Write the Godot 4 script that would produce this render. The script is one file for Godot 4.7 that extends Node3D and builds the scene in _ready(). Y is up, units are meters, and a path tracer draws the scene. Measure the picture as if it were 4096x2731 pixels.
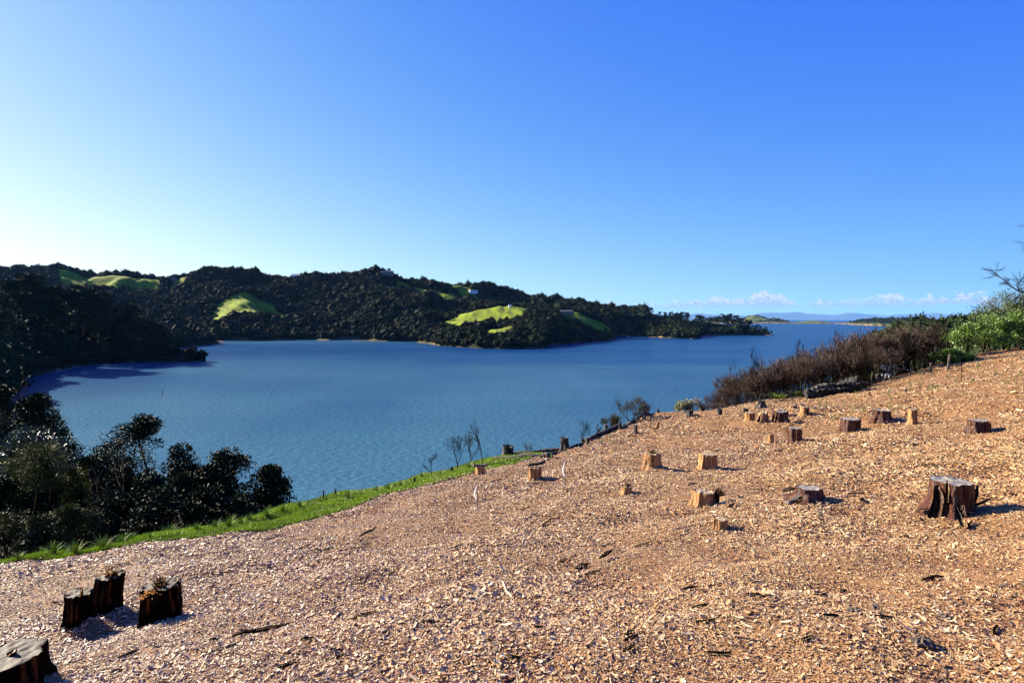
extends Node3D
# A cleared, mulched hillside with stumps above a blue bay; bush, green hills and islands beyond.
# Plan coordinates are (x, d): x metres to the right, d metres ahead (world z = -d). The sea lies at y = 0.

const EYE := 30.0          # height of the camera above the sea
const EXPO := 3.8

class MB:                  # collects triangles for one mesh
	var v := PackedVector3Array()
	var n := PackedVector3Array()
	var c := PackedColorArray()
	var i := PackedInt32Array()
	func tri(a: int, b: int, e: int) -> void:
		i.push_back(a); i.push_back(b); i.push_back(e)
	func tube(pts: PackedVector3Array, rad: PackedFloat32Array, sides: int, col: Color, jit := 0.0, rng: RandomNumberGenerator = null) -> void:
		var m := pts.size()
		var start := v.size()
		var side := Vector3(1, 0, 0)
		for k in m:
			var t := (pts[mini(k + 1, m - 1)] - pts[maxi(k - 1, 0)]).normalized()
			side = (side - t * side.dot(t))
			if side.length() < 0.05:
				side = Vector3(0, 0, 1) - t * t.z
			side = side.normalized()
			var up := t.cross(side)
			for s in sides:
				var a := TAU * s / sides
				var o := side * cos(a) + up * sin(a)
				var r := rad[k]
				if jit > 0.0:
					r *= 1.0 + rng.randf_range(-jit, jit)
				v.push_back(pts[k] + o * r); n.push_back(o); c.push_back(col)
		for k in m - 1:
			for s in sides:
				var a := start + k * sides + s
				var b := start + k * sides + (s + 1) % sides
				i.push_back(a); i.push_back(b); i.push_back(a + sides)
				i.push_back(b); i.push_back(b + sides); i.push_back(a + sides)
	func leaf(p: Vector3, along: Vector3, across: Vector3, col: Color) -> void:   # a folded, pointed leaf
		var s := v.size()
		v.push_back(p); v.push_back(p + along * 0.5 + across); v.push_back(p + along); v.push_back(p + along * 0.5 - across)
		c.push_back(col); c.push_back(col); c.push_back(col); c.push_back(col)
		i.push_back(s); i.push_back(s + 1); i.push_back(s + 2)
		i.push_back(s); i.push_back(s + 2); i.push_back(s + 3)
	func box(t: Transform3D, size: Vector3, col: Color) -> void:      # flat sided, its own corners on each face
		var h := size / 2
		for f in [[Vector3(1, 0, 0), Vector3(0, 1, 0)], [Vector3(-1, 0, 0), Vector3(0, 1, 0)], [Vector3(0, 1, 0), Vector3(0, 0, 1)], [Vector3(0, -1, 0), Vector3(0, 0, 1)], [Vector3(0, 0, 1), Vector3(1, 0, 0)], [Vector3(0, 0, -1), Vector3(1, 0, 0)]]:
			var nn: Vector3 = f[0]
			var u: Vector3 = f[1]
			var w := nn.cross(u)
			var s := v.size()
			for q in [[-1, -1], [1, -1], [1, 1], [-1, 1]]:
				v.push_back(t * ((nn + u * q[0] + w * q[1]) * h)); n.push_back((t.basis * nn).normalized()); c.push_back(col)
			i.push_back(s); i.push_back(s + 2); i.push_back(s + 1)
			i.push_back(s); i.push_back(s + 3); i.push_back(s + 2)
	func grid(rows: int, cols: int, pts: PackedVector3Array, cols_c: PackedColorArray, wrap := false, flip := false) -> void:   # a smooth sheet
		var s := v.size()
		v.append_array(pts); c.append_array(cols_c)
		for r in rows:
			for k in cols:
				var k0 := k - 1
				var k1 := k + 1
				if wrap:
					k0 = (k - 1 + cols) % cols; k1 = (k + 1) % cols
				else:
					k0 = maxi(k0, 0); k1 = mini(k1, cols - 1)
				var du := pts[r * cols + k1] - pts[r * cols + k0]
				var dv := pts[mini(r + 1, rows - 1) * cols + k] - pts[maxi(r - 1, 0) * cols + k]
				var nn := du.cross(dv)
				nn = nn.normalized() if nn.length_squared() > 1e-18 else Vector3.UP
				n.push_back(-nn if flip else nn)
		for r in rows - 1:
			for k in (cols if wrap else cols - 1):
				var a := s + r * cols + k
				var b := s + r * cols + (k + 1) % cols
				if flip:
					i.push_back(a); i.push_back(b); i.push_back(a + cols)
					i.push_back(b); i.push_back(b + cols); i.push_back(a + cols)
				else:
					i.push_back(a); i.push_back(a + cols); i.push_back(b)
					i.push_back(b); i.push_back(a + cols); i.push_back(b + cols)
	func mesh() -> ArrayMesh:
		var a := []
		a.resize(Mesh.ARRAY_MAX)
		a[Mesh.ARRAY_VERTEX] = v
		if n.size() == v.size():
			a[Mesh.ARRAY_NORMAL] = n
		a[Mesh.ARRAY_COLOR] = c
		a[Mesh.ARRAY_INDEX] = i
		var m := ArrayMesh.new()
		m.add_surface_from_arrays(Mesh.PRIMITIVE_TRIANGLES, a)
		return m

# ---------------------------------------------------------------- nodes
var taken := {}

func numbered(called: String) -> String:
	taken[called] = taken.get(called, -1) + 1
	return called if taken[called] == 0 else "%s_%03d" % [called, taken[called]]

func tag(o: Node3D, label: String, category: String, group := "", kind := "") -> Node3D:
	if label: o.set_meta("label", label)
	if category: o.set_meta("category", category)
	if group: o.set_meta("group", group)
	if kind: o.set_meta("kind", kind)
	return o

func thing(called: String, label: String, category: String, at: Vector3, turn := 0.0, group := "") -> Node3D:
	var o := Node3D.new()
	o.name = numbered(called)
	add_child(o)
	o.position = at
	o.rotation.y = turn
	return tag(o, label, category, group)

func obj(called: String, mesh: Mesh, mat: Material, parent: Node3D = null) -> MeshInstance3D:
	var o := MeshInstance3D.new()
	o.mesh = mesh
	o.material_override = mat
	if parent:
		o.name = called
		parent.add_child(o, true)
	else:
		o.name = numbered(called)
		add_child(o)
	return o

func struct(called: String, mesh: Mesh, mat: Material) -> MeshInstance3D:
	var o := obj(called, mesh, mat)
	o.set_meta("kind", "structure")
	return o

func dup(src: Node3D, at: Vector3, turn: float, size: Vector3, label: String, group: String) -> Node3D:
	var c: Node3D = src.duplicate()
	c.name = numbered(String(src.get_meta("base")))
	add_child(c)
	c.position = at
	c.rotation = Vector3(0, turn, 0)
	c.scale = size
	c.set_meta("label", label)
	c.set_meta("group", group)
	return c

func scatter(called: String, mesh: Mesh, mat: Material, where: Array, tint: PackedColorArray, label: String, category: String) -> void:
	var mm := MultiMesh.new()
	mm.transform_format = MultiMesh.TRANSFORM_3D
	mm.use_colors = true
	mm.mesh = mesh
	mm.instance_count = where.size()
	for k in where.size():
		mm.set_instance_transform(k, where[k])
		mm.set_instance_color(k, tint[k])
	var o := MultiMeshInstance3D.new()
	o.multimesh = mm
	o.material_override = mat
	o.name = numbered(called)
	add_child(o)
	tag(o, label, category, "", "stuff")

# ---------------------------------------------------------------- materials
func mat(rough := 0.85, spec := 0.5, tint := Color.WHITE) -> StandardMaterial3D:
	var m := StandardMaterial3D.new()
	m.vertex_color_use_as_albedo = true
	m.albedo_color = tint
	m.roughness = rough
	m.metallic_specular = spec
	return m

func noise(sd: int, freq: float, oct := 4, kind := FastNoiseLite.TYPE_SIMPLEX_SMOOTH) -> FastNoiseLite:
	var f := FastNoiseLite.new()
	f.seed = sd
	f.noise_type = kind
	f.frequency = freq
	f.fractal_octaves = oct
	f.fractal_type = FastNoiseLite.FRACTAL_FBM if oct > 1 else FastNoiseLite.FRACTAL_NONE
	return f

func noise_tex(f: FastNoiseLite, side: int, ramp: Array = [], normal := -1.0) -> NoiseTexture2D:
	var t := NoiseTexture2D.new()
	t.width = side
	t.height = side
	t.seamless = true
	t.seamless_blend_skirt = 0.2
	t.noise = f
	if normal > 0.0:
		t.as_normal_map = true
		t.bump_strength = normal
	if ramp:
		var g := Gradient.new()
		var off := PackedFloat32Array()
		var col := PackedColorArray()
		for r in ramp:
			off.push_back(r[0]); col.push_back(Color(r[1], r[2], r[3]).linear_to_srgb())
		g.offsets = off
		g.colors = col
		t.color_ramp = g
	return t

var M := {}

func make_materials() -> void:
	var streak := noise_tex(noise(5, 0.02, 4), 512, [[0.0, 0.22, 0.20, 0.19], [0.4, 0.6, 0.58, 0.56], [0.55, 1, 1, 1], [1.0, 0.6, 0.58, 0.56]])
	M.bark = mat(0.5, 0.38)
	M.bark.albedo_texture = streak
	M.bark.uv1_triplanar = true
	M.bark.uv1_scale = Vector3(5.0, 0.7, 5.0)
	M.bark.heightmap_enabled = true
	M.bark.heightmap_texture = noise_tex(noise(6, 0.03, 4), 512)
	M.bark.heightmap_scale = 3.5
	M.dark = mat(0.9, 0.15)
	M.dark.albedo_texture = streak
	M.dark.uv1_triplanar = true
	M.dark.uv1_scale = Vector3(5.0, 0.7, 5.0)
	M.dark.heightmap_enabled = true
	M.dark.heightmap_texture = M.bark.heightmap_texture
	M.dark.heightmap_scale = 4.0
	M.wood = mat(0.75, 0.4)
	M.wood.albedo_texture = noise_tex(noise(8, 0.02, 4), 512, [[0.0, 0.5, 0.45, 0.4], [0.4, 0.85, 0.84, 0.82], [0.6, 1, 1, 1], [1.0, 0.8, 0.76, 0.72]])
	M.wood.uv1_triplanar = true
	M.wood.uv1_scale = Vector3(5.0, 0.6, 5.0)
	M.wood.heightmap_enabled = true
	M.wood.heightmap_texture = noise_tex(noise(9, 0.03, 4), 512)
	M.wood.heightmap_scale = 1.5
	M.cut = mat(0.75, 0.4)
	M.cut.albedo_texture = noise_tex(noise(7, 0.03, 4), 512, [[0.0, 0.6, 0.58, 0.55], [0.5, 1, 1, 1], [1, 0.8, 0.8, 0.8]])
	M.cut.uv1_triplanar = true
	M.cut.uv1_scale = Vector3(3, 3, 3)
	M.char = mat(0.6, 0.35)
	M.char.heightmap_enabled = true
	M.char.heightmap_texture = M.bark.heightmap_texture
	M.char.heightmap_scale = 3.0
	M.char.uv1_triplanar = true
	M.char.uv1_scale = Vector3(4, 1.2, 4)
	M.chip = mat(0.6, 0.45)
	M.twig = mat(0.75, 0.4)
	M.leaf = mat(0.65, 0.22)
	M.leaf.backlight_enabled = true
	M.leaf.backlight = Color(0.20, 0.24, 0.08)
	M.gloss = mat(0.42, 0.4)
	M.gloss.backlight_enabled = true
	M.gloss.backlight = Color(0.25, 0.30, 0.06)
	M.blade = mat(0.5, 0.4)
	M.blade.backlight_enabled = true
	M.blade.backlight = Color(0.5, 0.6, 0.1)
	M.far_leaf = mat(0.9, 0.25)
	M.hill = mat(0.95, 0.2)
	M.hill.albedo_texture = noise_tex(noise(31, 0.02, 5), 1024, [[0.0, 0.55, 0.55, 0.5], [0.5, 0.95, 0.95, 0.95], [1, 1.0, 1.0, 0.9]])
	M.hill.uv1_triplanar = true
	M.hill.uv1_world_triplanar = true
	M.hill.uv1_scale = Vector3(0.008, 0.008, 0.008)
	M.mulch = mat(0.85, 0.4)
	M.mulch.albedo_texture = noise_tex(noise(41, 0.09, 3, FastNoiseLite.TYPE_CELLULAR), 1024, [[0.0, 0.25, 0.2, 0.16], [0.3, 0.6, 0.55, 0.5], [0.6, 0.95, 0.9, 0.85], [1, 1, 1, 1]])
	M.mulch.uv1_triplanar = true
	M.mulch.uv1_world_triplanar = true
	M.mulch.uv1_scale = Vector3(0.55, 0.55, 0.55)
	M.mulch.heightmap_enabled = true
	M.mulch.heightmap_texture = noise_tex(noise(42, 0.09, 3, FastNoiseLite.TYPE_CELLULAR), 1024)
	M.mulch.heightmap_scale = 2.0
	M.soil = mat(0.95, 0.3)
	M.soil.albedo_texture = M.hill.albedo_texture
	M.soil.uv1_triplanar = true
	M.soil.uv1_world_triplanar = true
	M.soil.uv1_scale = Vector3(0.4, 0.4, 0.4)
	M.paint = mat(0.6, 0.5)
	M.lump = mat(0.85, 0.4, Color(0.10, 0.075, 0.055).linear_to_srgb())
	M.metal = mat(0.4, 0.5)
	M.metal.metallic = 0.7
	M.glass = StandardMaterial3D.new()
	M.glass.albedo_color = Color(0.05, 0.07, 0.1)
	M.glass.roughness = 0.08
	M.foam = mat(0.9, 0.3)
	M.tape = mat(0.5, 0.4)
	M.tape.backlight_enabled = true
	M.tape.backlight = Color(0.9, 0.9, 0.9)
	M.water = mat(0.28, 0.08)
	var f := noise(71, 0.02, 5)
	f.domain_warp_enabled = true
	f.domain_warp_amplitude = 14.0
	f.domain_warp_frequency = 0.02
	M.water.normal_enabled = true
	M.water.normal_texture = noise_tex(f, 2048, [], 12.0)
	M.water.normal_scale = 0.5
	M.water.uv1_triplanar = true
	M.water.uv1_world_triplanar = true
	M.water.uv1_scale = Vector3(0.009, 0.012, 0.022)
	M.water.uv1_offset = Vector3(0.31, 0.0, 0.17)

# ---------------------------------------------------------------- the near ground
const CO := [-1.95, 0.16, -0.14]                         # the plane that the slope follows: height over the eye, per metre right, per metre ahead
var bends := PackedVector3Array([Vector3(4.86, 6.3, -0.09), Vector3(-4.07, 6.6, -0.03), Vector3(2.73, 11, 0.06), Vector3(4.26, 12, -0.18), Vector3(6.95, 14, -0.29), Vector3(1.83, 22, -0.2), Vector3(14.04, 25, -0.28), Vector3(10.45, 24, -0.08), Vector3(10.18, 12.5, -0.39), Vector3(22.89, 29.5, 0.36), Vector3(25.76, 30.5, 0.37), Vector3(27.89, 31, 0.26), Vector3(33.78, 31, -0.03), Vector3(-0.96, 16.5, -0.07), Vector3(-5.51, 12.5, 0.11), Vector3(-9.72, 10.8, 0.35), Vector3(0, 3.3, 0.29), Vector3(2.61, 2.9, 0.08), Vector3(-3.78, 4.2, 0.43), Vector3(9.6, 16, -0.59), Vector3(7.19, 29, 0.07), Vector3(9.08, 28, -0.14)])   # (x, d, how far the ground lies over that plane)
var crest := PackedVector2Array([Vector2(-40, -6), Vector2(-17, 7), Vector2(-11.21, 10.65), Vector2(-10.21, 11.35), Vector2(-8.59, 11.5), Vector2(-7.3, 12.3), Vector2(-5.99, 13.6), Vector2(-4.55, 15.8), Vector2(-2.52, 18.7), Vector2(-0.73, 20.8), Vector2(0.81, 19.65), Vector2(2.77, 20.8), Vector2(4.53, 24.25), Vector2(7.4, 29.5), Vector2(9, 28.6), Vector2(11.25, 28.05), Vector2(13.3, 27.85), Vector2(14.9, 26.9), Vector2(16.24, 26.4), Vector2(18.36, 27.15), Vector2(20.47, 27.75), Vector2(23.9, 30.2), Vector2(26.5, 31.2), Vector2(29, 31.6), Vector2(34, 32.5), Vector2(60, 36), Vector2(180, 40)])   # where the slope drops away to the sea, from left to right
var medge := PackedVector2Array([Vector2(-40, -8), Vector2(-17, 6.4), Vector2(-10.74, 10.2), Vector2(-9.81, 10.9), Vector2(-8.25, 11.05), Vector2(-6.8, 11.45), Vector2(-5.2, 11.8), Vector2(-3.73, 12.95), Vector2(-2.11, 15.7), Vector2(-0.22, 17.9), Vector2(1.5, 20.5), Vector2(3, 22), Vector2(200, 60)])   # where the mulch ends and the grass strip begins
var n_big := noise(11, 0.3, 2)
var n_small := noise(12, 1.1, 3)
var mounds: Array = []

func along(line: PackedVector2Array, x: float) -> float:
	for k in line.size() - 1:
		if x < line[k + 1].x or k == line.size() - 2:
			return lerpf(line[k].y, line[k + 1].y, (x - line[k].x) / (line[k + 1].x - line[k].x))
	return 0.0

func beyond(line: PackedVector2Array, x: float, d: float) -> float:   # distance past the line, negative on the camera's side
	var p := Vector2(x, d)
	var best := 1e9
	for k in line.size() - 1:
		best = minf(best, p.distance_squared_to(Geometry2D.get_closest_point_to_segment(p, line[k], line[k + 1])))
	return sqrt(best) * (1.0 if d > along(line, x) else -1.0)

func raw_height(x: float, d: float) -> float:
	var s := 0.0
	var w := 0.004
	for b in bends:
		var q := pow((b.x - x) * (b.x - x) + (b.y - d) * (b.y - d) + 3.0, -1.5)
		s += q * b.z
		w += q
	w = w
	var y: float = EYE + CO[0] + CO[1] * x + CO[2] * d + s / w
	var out := beyond(crest, x, d)
	if out > 0.0:
		var k := lerpf(0.62, 0.30, smoothstep(8.0, 13.0, x))
		k = lerpf(0.52, k, smoothstep(-6.0, 0.0, x))
		y -= k * (sqrt(out * out + 0.6) - 0.775)
	y += n_big.get_noise_2d(x, d) * 0.13 + n_small.get_noise_2d(x, d) * 0.06
	for m in mounds:
		var e: float = ((x - m[0]) * (x - m[0]) + (d - m[1]) * (d - m[1])) / (m[2] * m[2])
		if e < 6.0:
			y += m[3] * exp(-e)
	return y

var gx := PackedFloat32Array()
var gd := PackedFloat32Array()
var gh := PackedFloat32Array()
const FX0 := -14.0
const FD0 := -2.0
const FS := 0.25
const FNX := 201     # to x = 36
const FND := 153     # to d = 36
var fx_at := 0
var fd_at := 0

func ground(x: float, d: float) -> float:
	var a := (x - FX0) / FS
	var b := (d - FD0) / FS
	if a < 0 or b < 0 or a >= FNX - 1 or b >= FND - 1:
		return maxf(raw_height(x, d), -3.0)
	var i := int(a)
	var j := int(b)
	a -= i
	b -= j
	var o := (j + fd_at) * gx.size() + i + fx_at
	return lerpf(lerpf(gh[o], gh[o + 1], a), lerpf(gh[o + gx.size()], gh[o + gx.size() + 1], a), b)

func on(x: float, d: float, lift := 0.0) -> Vector3:
	return Vector3(x, ground(x, d) + lift, -d)

func build_ground() -> void:
	var x := -90.0
	while x < FX0 - 0.01:
		gx.push_back(x); x += 4.0
	fx_at = gx.size()
	for k in FNX: gx.push_back(FX0 + k * FS)
	x = 40.0
	while x < 180.0:
		gx.push_back(x); x += 5.0
	x = -22.0
	while x < FD0 - 0.01:
		gd.push_back(x); x += 4.0
	fd_at = gd.size()
	for k in FND: gd.push_back(FD0 + k * FS)
	x = 39.0
	while x < 170.0:
		gd.push_back(x); x += 3.0
	var pts := PackedVector3Array()
	var col := PackedColorArray()
	var isgrass := PackedByteArray()
	for d in gd:
		for xx in gx:
			var y := maxf(raw_height(xx, d), -3.0)
			gh.push_back(y)
			pts.push_back(Vector3(xx, y, -d))
			var past := beyond(medge, xx, d) + n_small.get_noise_2d(xx * 2.0, d * 2.0) * 0.25
			var out := beyond(crest, xx, d)
			var t := n_big.get_noise_2d(xx * 3.0, d * 3.0) * 0.5 + 0.5
			if past > 0.0 and xx < 0.8 or out > 0.5:
				isgrass.push_back(1)
				col.push_back(Color(0.10, 0.15, 0.015).lerp(Color(0.17, 0.22, 0.025), t) if out < 0.8 and xx < 1.5 else Color(0.035, 0.04, 0.018).lerp(Color(0.06, 0.055, 0.03), t))
			else:
				isgrass.push_back(0)
				col.push_back(Color(0.17, 0.08, 0.03).lerp(Color(0.29, 0.16, 0.065), t))
	var nx := gx.size()
	var full := MB.new()
	full.grid(gd.size(), nx, pts, col)
	var a := MB.new()
	var b := MB.new()
	a.v = full.v; a.n = full.n; a.c = full.c
	b.v = full.v; b.n = full.n; b.c = full.c
	for k in range(0, full.i.size(), 3):
		var into := b if isgrass[full.i[k]] else a
		into.tri(full.i[k], full.i[k + 1], full.i[k + 2])
	struct("mulch_slope", a.mesh(), M.mulch)
	struct("grassy_bank", b.mesh(), M.soil)

# ---------------------------------------------------------------- wood chips
func chip_mesh(rng: RandomNumberGenerator, l: float, w: float, h: float) -> ArrayMesh:   # a bent sliver with tapered ends
	var m := MB.new()
	var e1 := rng.randf_range(0.2, 0.7)
	var e2 := rng.randf_range(0.1, 0.8)
	var bend := rng.randf_range(-0.10, 0.18) * l
	var p := [Vector3(-l / 2, bend, -w / 2 * e1), Vector3(-l / 2, bend, w / 2 * e1 * 0.6), Vector3(-l * 0.1, 0, -w / 2), Vector3(0, 0, w / 2), Vector3(l / 2, bend * 0.8, -w / 2 * e2), Vector3(l / 2 * rng.randf_range(0.8, 1.0), bend * 0.8, w / 2 * e2)]
	for q in p: m.v.push_back(q + Vector3(0, h, 0))
	for q in p: m.v.push_back(q)
	for k in 12: m.c.push_back(Color.WHITE)
	for f in [[0, 2, 1], [1, 2, 3], [2, 4, 3], [3, 4, 5], [0, 6, 2], [2, 6, 8], [2, 8, 4], [4, 8, 10], [1, 3, 7], [3, 9, 7], [3, 5, 9], [5, 11, 9], [0, 1, 6], [1, 7, 6], [4, 10, 5], [5, 10, 11]]:
		m.tri(f[0], f[2], f[1])
	return m.mesh()

func chips() -> void:
	var rng := RandomNumberGenerator.new()
	rng.seed = 77
	var kinds := [chip_mesh(rng, 0.028, 0.014, 0.005), chip_mesh(rng, 0.040, 0.013, 0.005), chip_mesh(rng, 0.030, 0.020, 0.007), chip_mesh(rng, 0.075, 0.011, 0.005)]
	var tones := [Color(0.42, 0.275, 0.125), Color(0.37, 0.215, 0.085), Color(0.32, 0.16, 0.055), Color(0.50, 0.39, 0.23), Color(0.20, 0.08, 0.025), Color(0.40, 0.26, 0.12), Color(0.06, 0.03, 0.014), Color(0.33, 0.175, 0.065)]
	var where := [[], [], [], []]
	var tint := [PackedColorArray(), PackedColorArray(), PackedColorArray(), PackedColorArray()]
	var hue := noise(15, 0.12, 3)
	for band in [[0.8, 5.0, 3900, 0.56], [5.0, 8.0, 2900, 0.62], [8.0, 12.0, 1700, 0.78], [12.0, 18.0, 800, 1.0], [18.0, 37.0, 210, 1.45]]:
		var half := 1.15
		var count := int(half * (band[1] * band[1] - band[0] * band[0]) * band[2])
		for k in count:
			var r := sqrt(rng.randf_range(band[0] * band[0], band[1] * band[1]))
			var a := rng.randf_range(-half, half)
			var x := r * sin(a)
			var d := r * cos(a)
			if d > along(medge, x) + rng.randfn(0.0, 0.22) and x < 0.8 or d > along(crest, x) + rng.randf_range(-0.3, 0.25):
				continue
			var zone := hue.get_noise_2d(x * 2.0 + 50.0, d * 2.0)
			var s: float = band[3] * exp(rng.randfn(0.0, 0.36)) * (1.0 + 0.55 * zone)
			var q := rng.randf()
			var kind := 0 if q < 0.40 else 1 if q < 0.72 else 2 if q < 0.93 else 3
			var turn := Basis(Vector3.UP, rng.randf() * TAU) * Basis(Vector3.RIGHT, rng.randfn(0.0, 0.34)) * Basis(Vector3.BACK, rng.randfn(0.0, 0.26))
			where[kind].push_back(Transform3D(turn.scaled_local(Vector3(s * rng.randf_range(0.7, 1.35), s, s)), on(x, d, rng.randf_range(-0.004, 0.012) * s)))
			var h := hue.get_noise_2d(x, d)
			var pick := clampi(int(absf(rng.randfn(0.0, 2.9)) + maxf(0.0, h * 5.0 + 0.3)), 0, 7)
			if n_small.get_noise_2d(x, d) + 0.6 * n_big.get_noise_2d(x, d) < -0.34 and rng.randf() < 0.55: pick = [4, 6, 7][rng.randi() % 3]
			var t: Color = tones[pick]
			t = t * rng.randf_range(0.75, 1.15)
			t = t.lerp(Color(0.44, 0.37, 0.31), clampf(0.25 - x * 0.035, 0.0, 0.5) * rng.randf())
			tint[kind].push_back(Color(t.r, t.g, t.b))
	var names := ["wood_chips", "wood_shavings", "wood_flakes", "wood_splinters"]
	for k in 4:
		scatter(names[k], kinds[k], M.chip, where[k], tint[k], ["short pale wood chips spread all over the slope", "narrow orange wood shavings mixed through the mulch", "broad flat wood flakes mixed through the mulch", "long thin wood splinters mixed through the mulch"][k], "mulch")

# ---------------------------------------------------------------- stumps
func pale(rng: RandomNumberGenerator) -> Color:
	return Color(0.52, 0.29, 0.12).lerp(Color(0.62, 0.42, 0.22), rng.randf())

# kind: peeled (bare orange wood), bark (red brown bark), dark (almost black bark with orange gashes), burnt (charred)
func stump(label: String, kind: String, x: float, d: float, r: float, h: float, sd: int, flare := 0.25, lean := 0.0, tilt := 0.0, jag := 0.06, called := "tree_stump", group := "stumps left standing on the mulched slope") -> Node3D:
	var rng := RandomNumberGenerator.new()
	rng.seed = 1000 + sd
	var at := on(x, d)
	var o := thing(called, label, "stump" if called == "tree_stump" else "post", at, 0.0, group)
	var f := noise(2000 + sd, 1.0, 3)
	var rows := 16
	var cols := 56 if r * 1307 / d > 12 else 28
	var pts := PackedVector3Array()
	var col := PackedColorArray()
	var lobes := rng.randi_range(4, 7)
	var ph := rng.randf() * TAU
	var leandir := Vector3(lean, 0, 0)
	var tops := PackedVector3Array()
	var deep := 0.25
	for j in rows:
		var q := float(j) / (rows - 1)
		var y := lerpf(-deep, h, q)
		for k in cols:
			var a := TAU * k / cols
			var ca := cos(a)
			var sa := sin(a)
			var yy := y
			if j >= rows - 1:
				yy += (f.get_noise_2d(ca * 1.3 + 9, sa * 1.3) * jag * 2.2 + f.get_noise_2d(ca * 7 + 5, sa * 7) * maxf(jag - 0.03, 0.0) * 2.0 + f.get_noise_2d(ca * 16 + 5, sa * 16) * 0.02) * h + tilt * ca * r
			var up := maxf(yy, 0.0) / maxf(h, 0.01)
			var g := 1.0 + f.get_noise_3d(ca * 1.4, sa * 1.4, yy * 1.2) * 0.26 + f.get_noise_3d(ca * 3.4, sa * 3.4, yy * 1.3) * 0.17 + f.get_noise_3d(ca * 9.0, sa * 9.0, yy * 2.5) * 0.10 + f.get_noise_3d(ca * 20.0, sa * 20.0, yy * 5.0) * 0.05
			g += (flare + 0.10) * exp(-up * 4.0) * (0.75 + 0.6 * cos(lobes * a + ph + f.get_noise_1d(a) * 2.0))
			if yy < 0.0:
				g += flare * 0.4 * (-yy / deep)
			var p := Vector3(ca * r * g, yy, sa * r * g) + leandir * up * h
			pts.push_back(p)
			var streak := f.get_noise_3d(ca * 4.0, sa * 4.0, yy * 0.9)
			var fine := f.get_noise_3d(ca * 13.0, sa * 13.0, yy * 2.0) * 0.5 + 0.5
			var t: Color
			match kind:
				"peeled":
					t = Color(0.26, 0.105, 0.028).lerp(Color(0.46, 0.27, 0.11), clampf(fine * 1.2 - 0.15 + streak * 1.1, 0.0, 1.0))
					if streak < -0.34: t = Color(0.12, 0.055, 0.025)
				"bark":
					t = Color(0.026, 0.008, 0.005).lerp(Color(0.17, 0.050, 0.024), clampf(fine * 1.2 - 0.1 + streak * 0.7, 0.0, 1.0))
					if streak > 0.22: t = Color(0.26, 0.13, 0.055).lerp(Color(0.17, 0.06, 0.025), fine)
					if streak < -0.30: t = Color(0.22, 0.17, 0.155).lerp(Color(0.07, 0.03, 0.022), fine)
				"dark":
					t = Color(0.003, 0.002, 0.0015).lerp(Color(0.014, 0.006, 0.003), clampf(fine * 0.8 + streak * 0.5, 0.0, 1.0))
					if streak > 0.24 and up > 0.3: t = Color(0.24, 0.085, 0.025).lerp(Color(0.05, 0.02, 0.01), fine)
				"grey":
					t = Color(0.06, 0.05, 0.04).lerp(Color(0.21, 0.175, 0.14), clampf(fine + streak * 0.5, 0.0, 1.0))
					if streak < -0.2: t = Color(0.03, 0.025, 0.02)
				_:
					t = Color(0.008, 0.007, 0.007).lerp(Color(0.05, 0.045, 0.042), clampf(fine * 0.9 + streak * 0.5, 0.0, 1.0))
					if streak > 0.36 and up < 0.5: t = Color(0.28, 0.22, 0.17)
			col.push_back(t)
			if j == rows - 1: tops.push_back(p)
	var m := MB.new()
	m.grid(rows, cols, pts, col, true, true)
	obj("bark" if kind != "peeled" else "trunk", m.mesh(), M.char if kind == "burnt" else M.wood if kind == "peeled" else M.dark if kind == "dark" else M.bark, o)
	# the sawn top: rings of slightly uneven end grain, a few millimetres inside the rim
	var cp := PackedVector3Array()
	var cc := PackedColorArray()
	var mid := Vector3.ZERO
	for p in tops: mid += p
	mid /= cols
	var rings := 16 if cols > 30 else 8
	var low := (0.10 if kind == "burnt" else 0.0) * h
	for j in rings:
		var q := 1.0 - float(j) / (rings - 1)
		for k in cols:
			var p := mid.lerp(tops[k], q * 0.985)
			p.y = lerpf(mid.y + tilt * (p.x - mid.x) * 0.9, tops[k].y, pow(q, 5.0)) + f.get_noise_2d(p.x * 9.0, p.z * 9.0) * 0.012 - low * (1.0 - q * q) - 0.002
			cp.push_back(p)
			var ring := 0.5 + 0.5 * sin(q * r * 160.0 + f.get_noise_2d(p.x * 4.0, p.z * 4.0) * 3.0)
			var t := Color(0.27, 0.18, 0.09).lerp(Color(0.38, 0.30, 0.20), ring)
			if kind == "bark" or kind == "grey": t = Color(0.20, 0.17, 0.135).lerp(Color(0.31, 0.28, 0.24), ring)
			if kind == "dark": t = Color(0.045, 0.03, 0.02).lerp(Color(0.10, 0.07, 0.045), ring)
			if kind == "burnt": t = Color(0.02, 0.018, 0.016).lerp(Color(0.09, 0.075, 0.06), ring)
			if f.get_noise_2d(p.x * 6.0 + 3.0, p.z * 6.0) < -0.25: t = t * 0.5
			if q > 0.12 and f.get_noise_2d(k * 60.0 / cols, 7.0) > 0.34: t = t * 0.4
			cc.push_back(Color(t.r, t.g, t.b))
	var cm := MB.new()
	cm.grid(rings, cols, cp, cc, true, true)
	obj("cut_top", cm.mesh(), M.char if kind == "burnt" else M.cut, o)
	return o

func shard(o: Node3D, called: String, foot: Vector3, tip: Vector3, w: float, col: Color, m: Material = null) -> void:   # a torn splinter of wood
	var b := MB.new()
	var mid := foot.lerp(tip, 0.5) + Vector3(w * 0.3, 0, w * 0.2)
	b.tube(PackedVector3Array([foot - (tip - foot) * 0.1, mid, foot.lerp(tip, 0.85), tip]), PackedFloat32Array([w, w * 0.8, w * 0.45, w * 0.05]), 5, col)
	obj(called, b.mesh(), m if m else M.bark, o)

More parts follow.
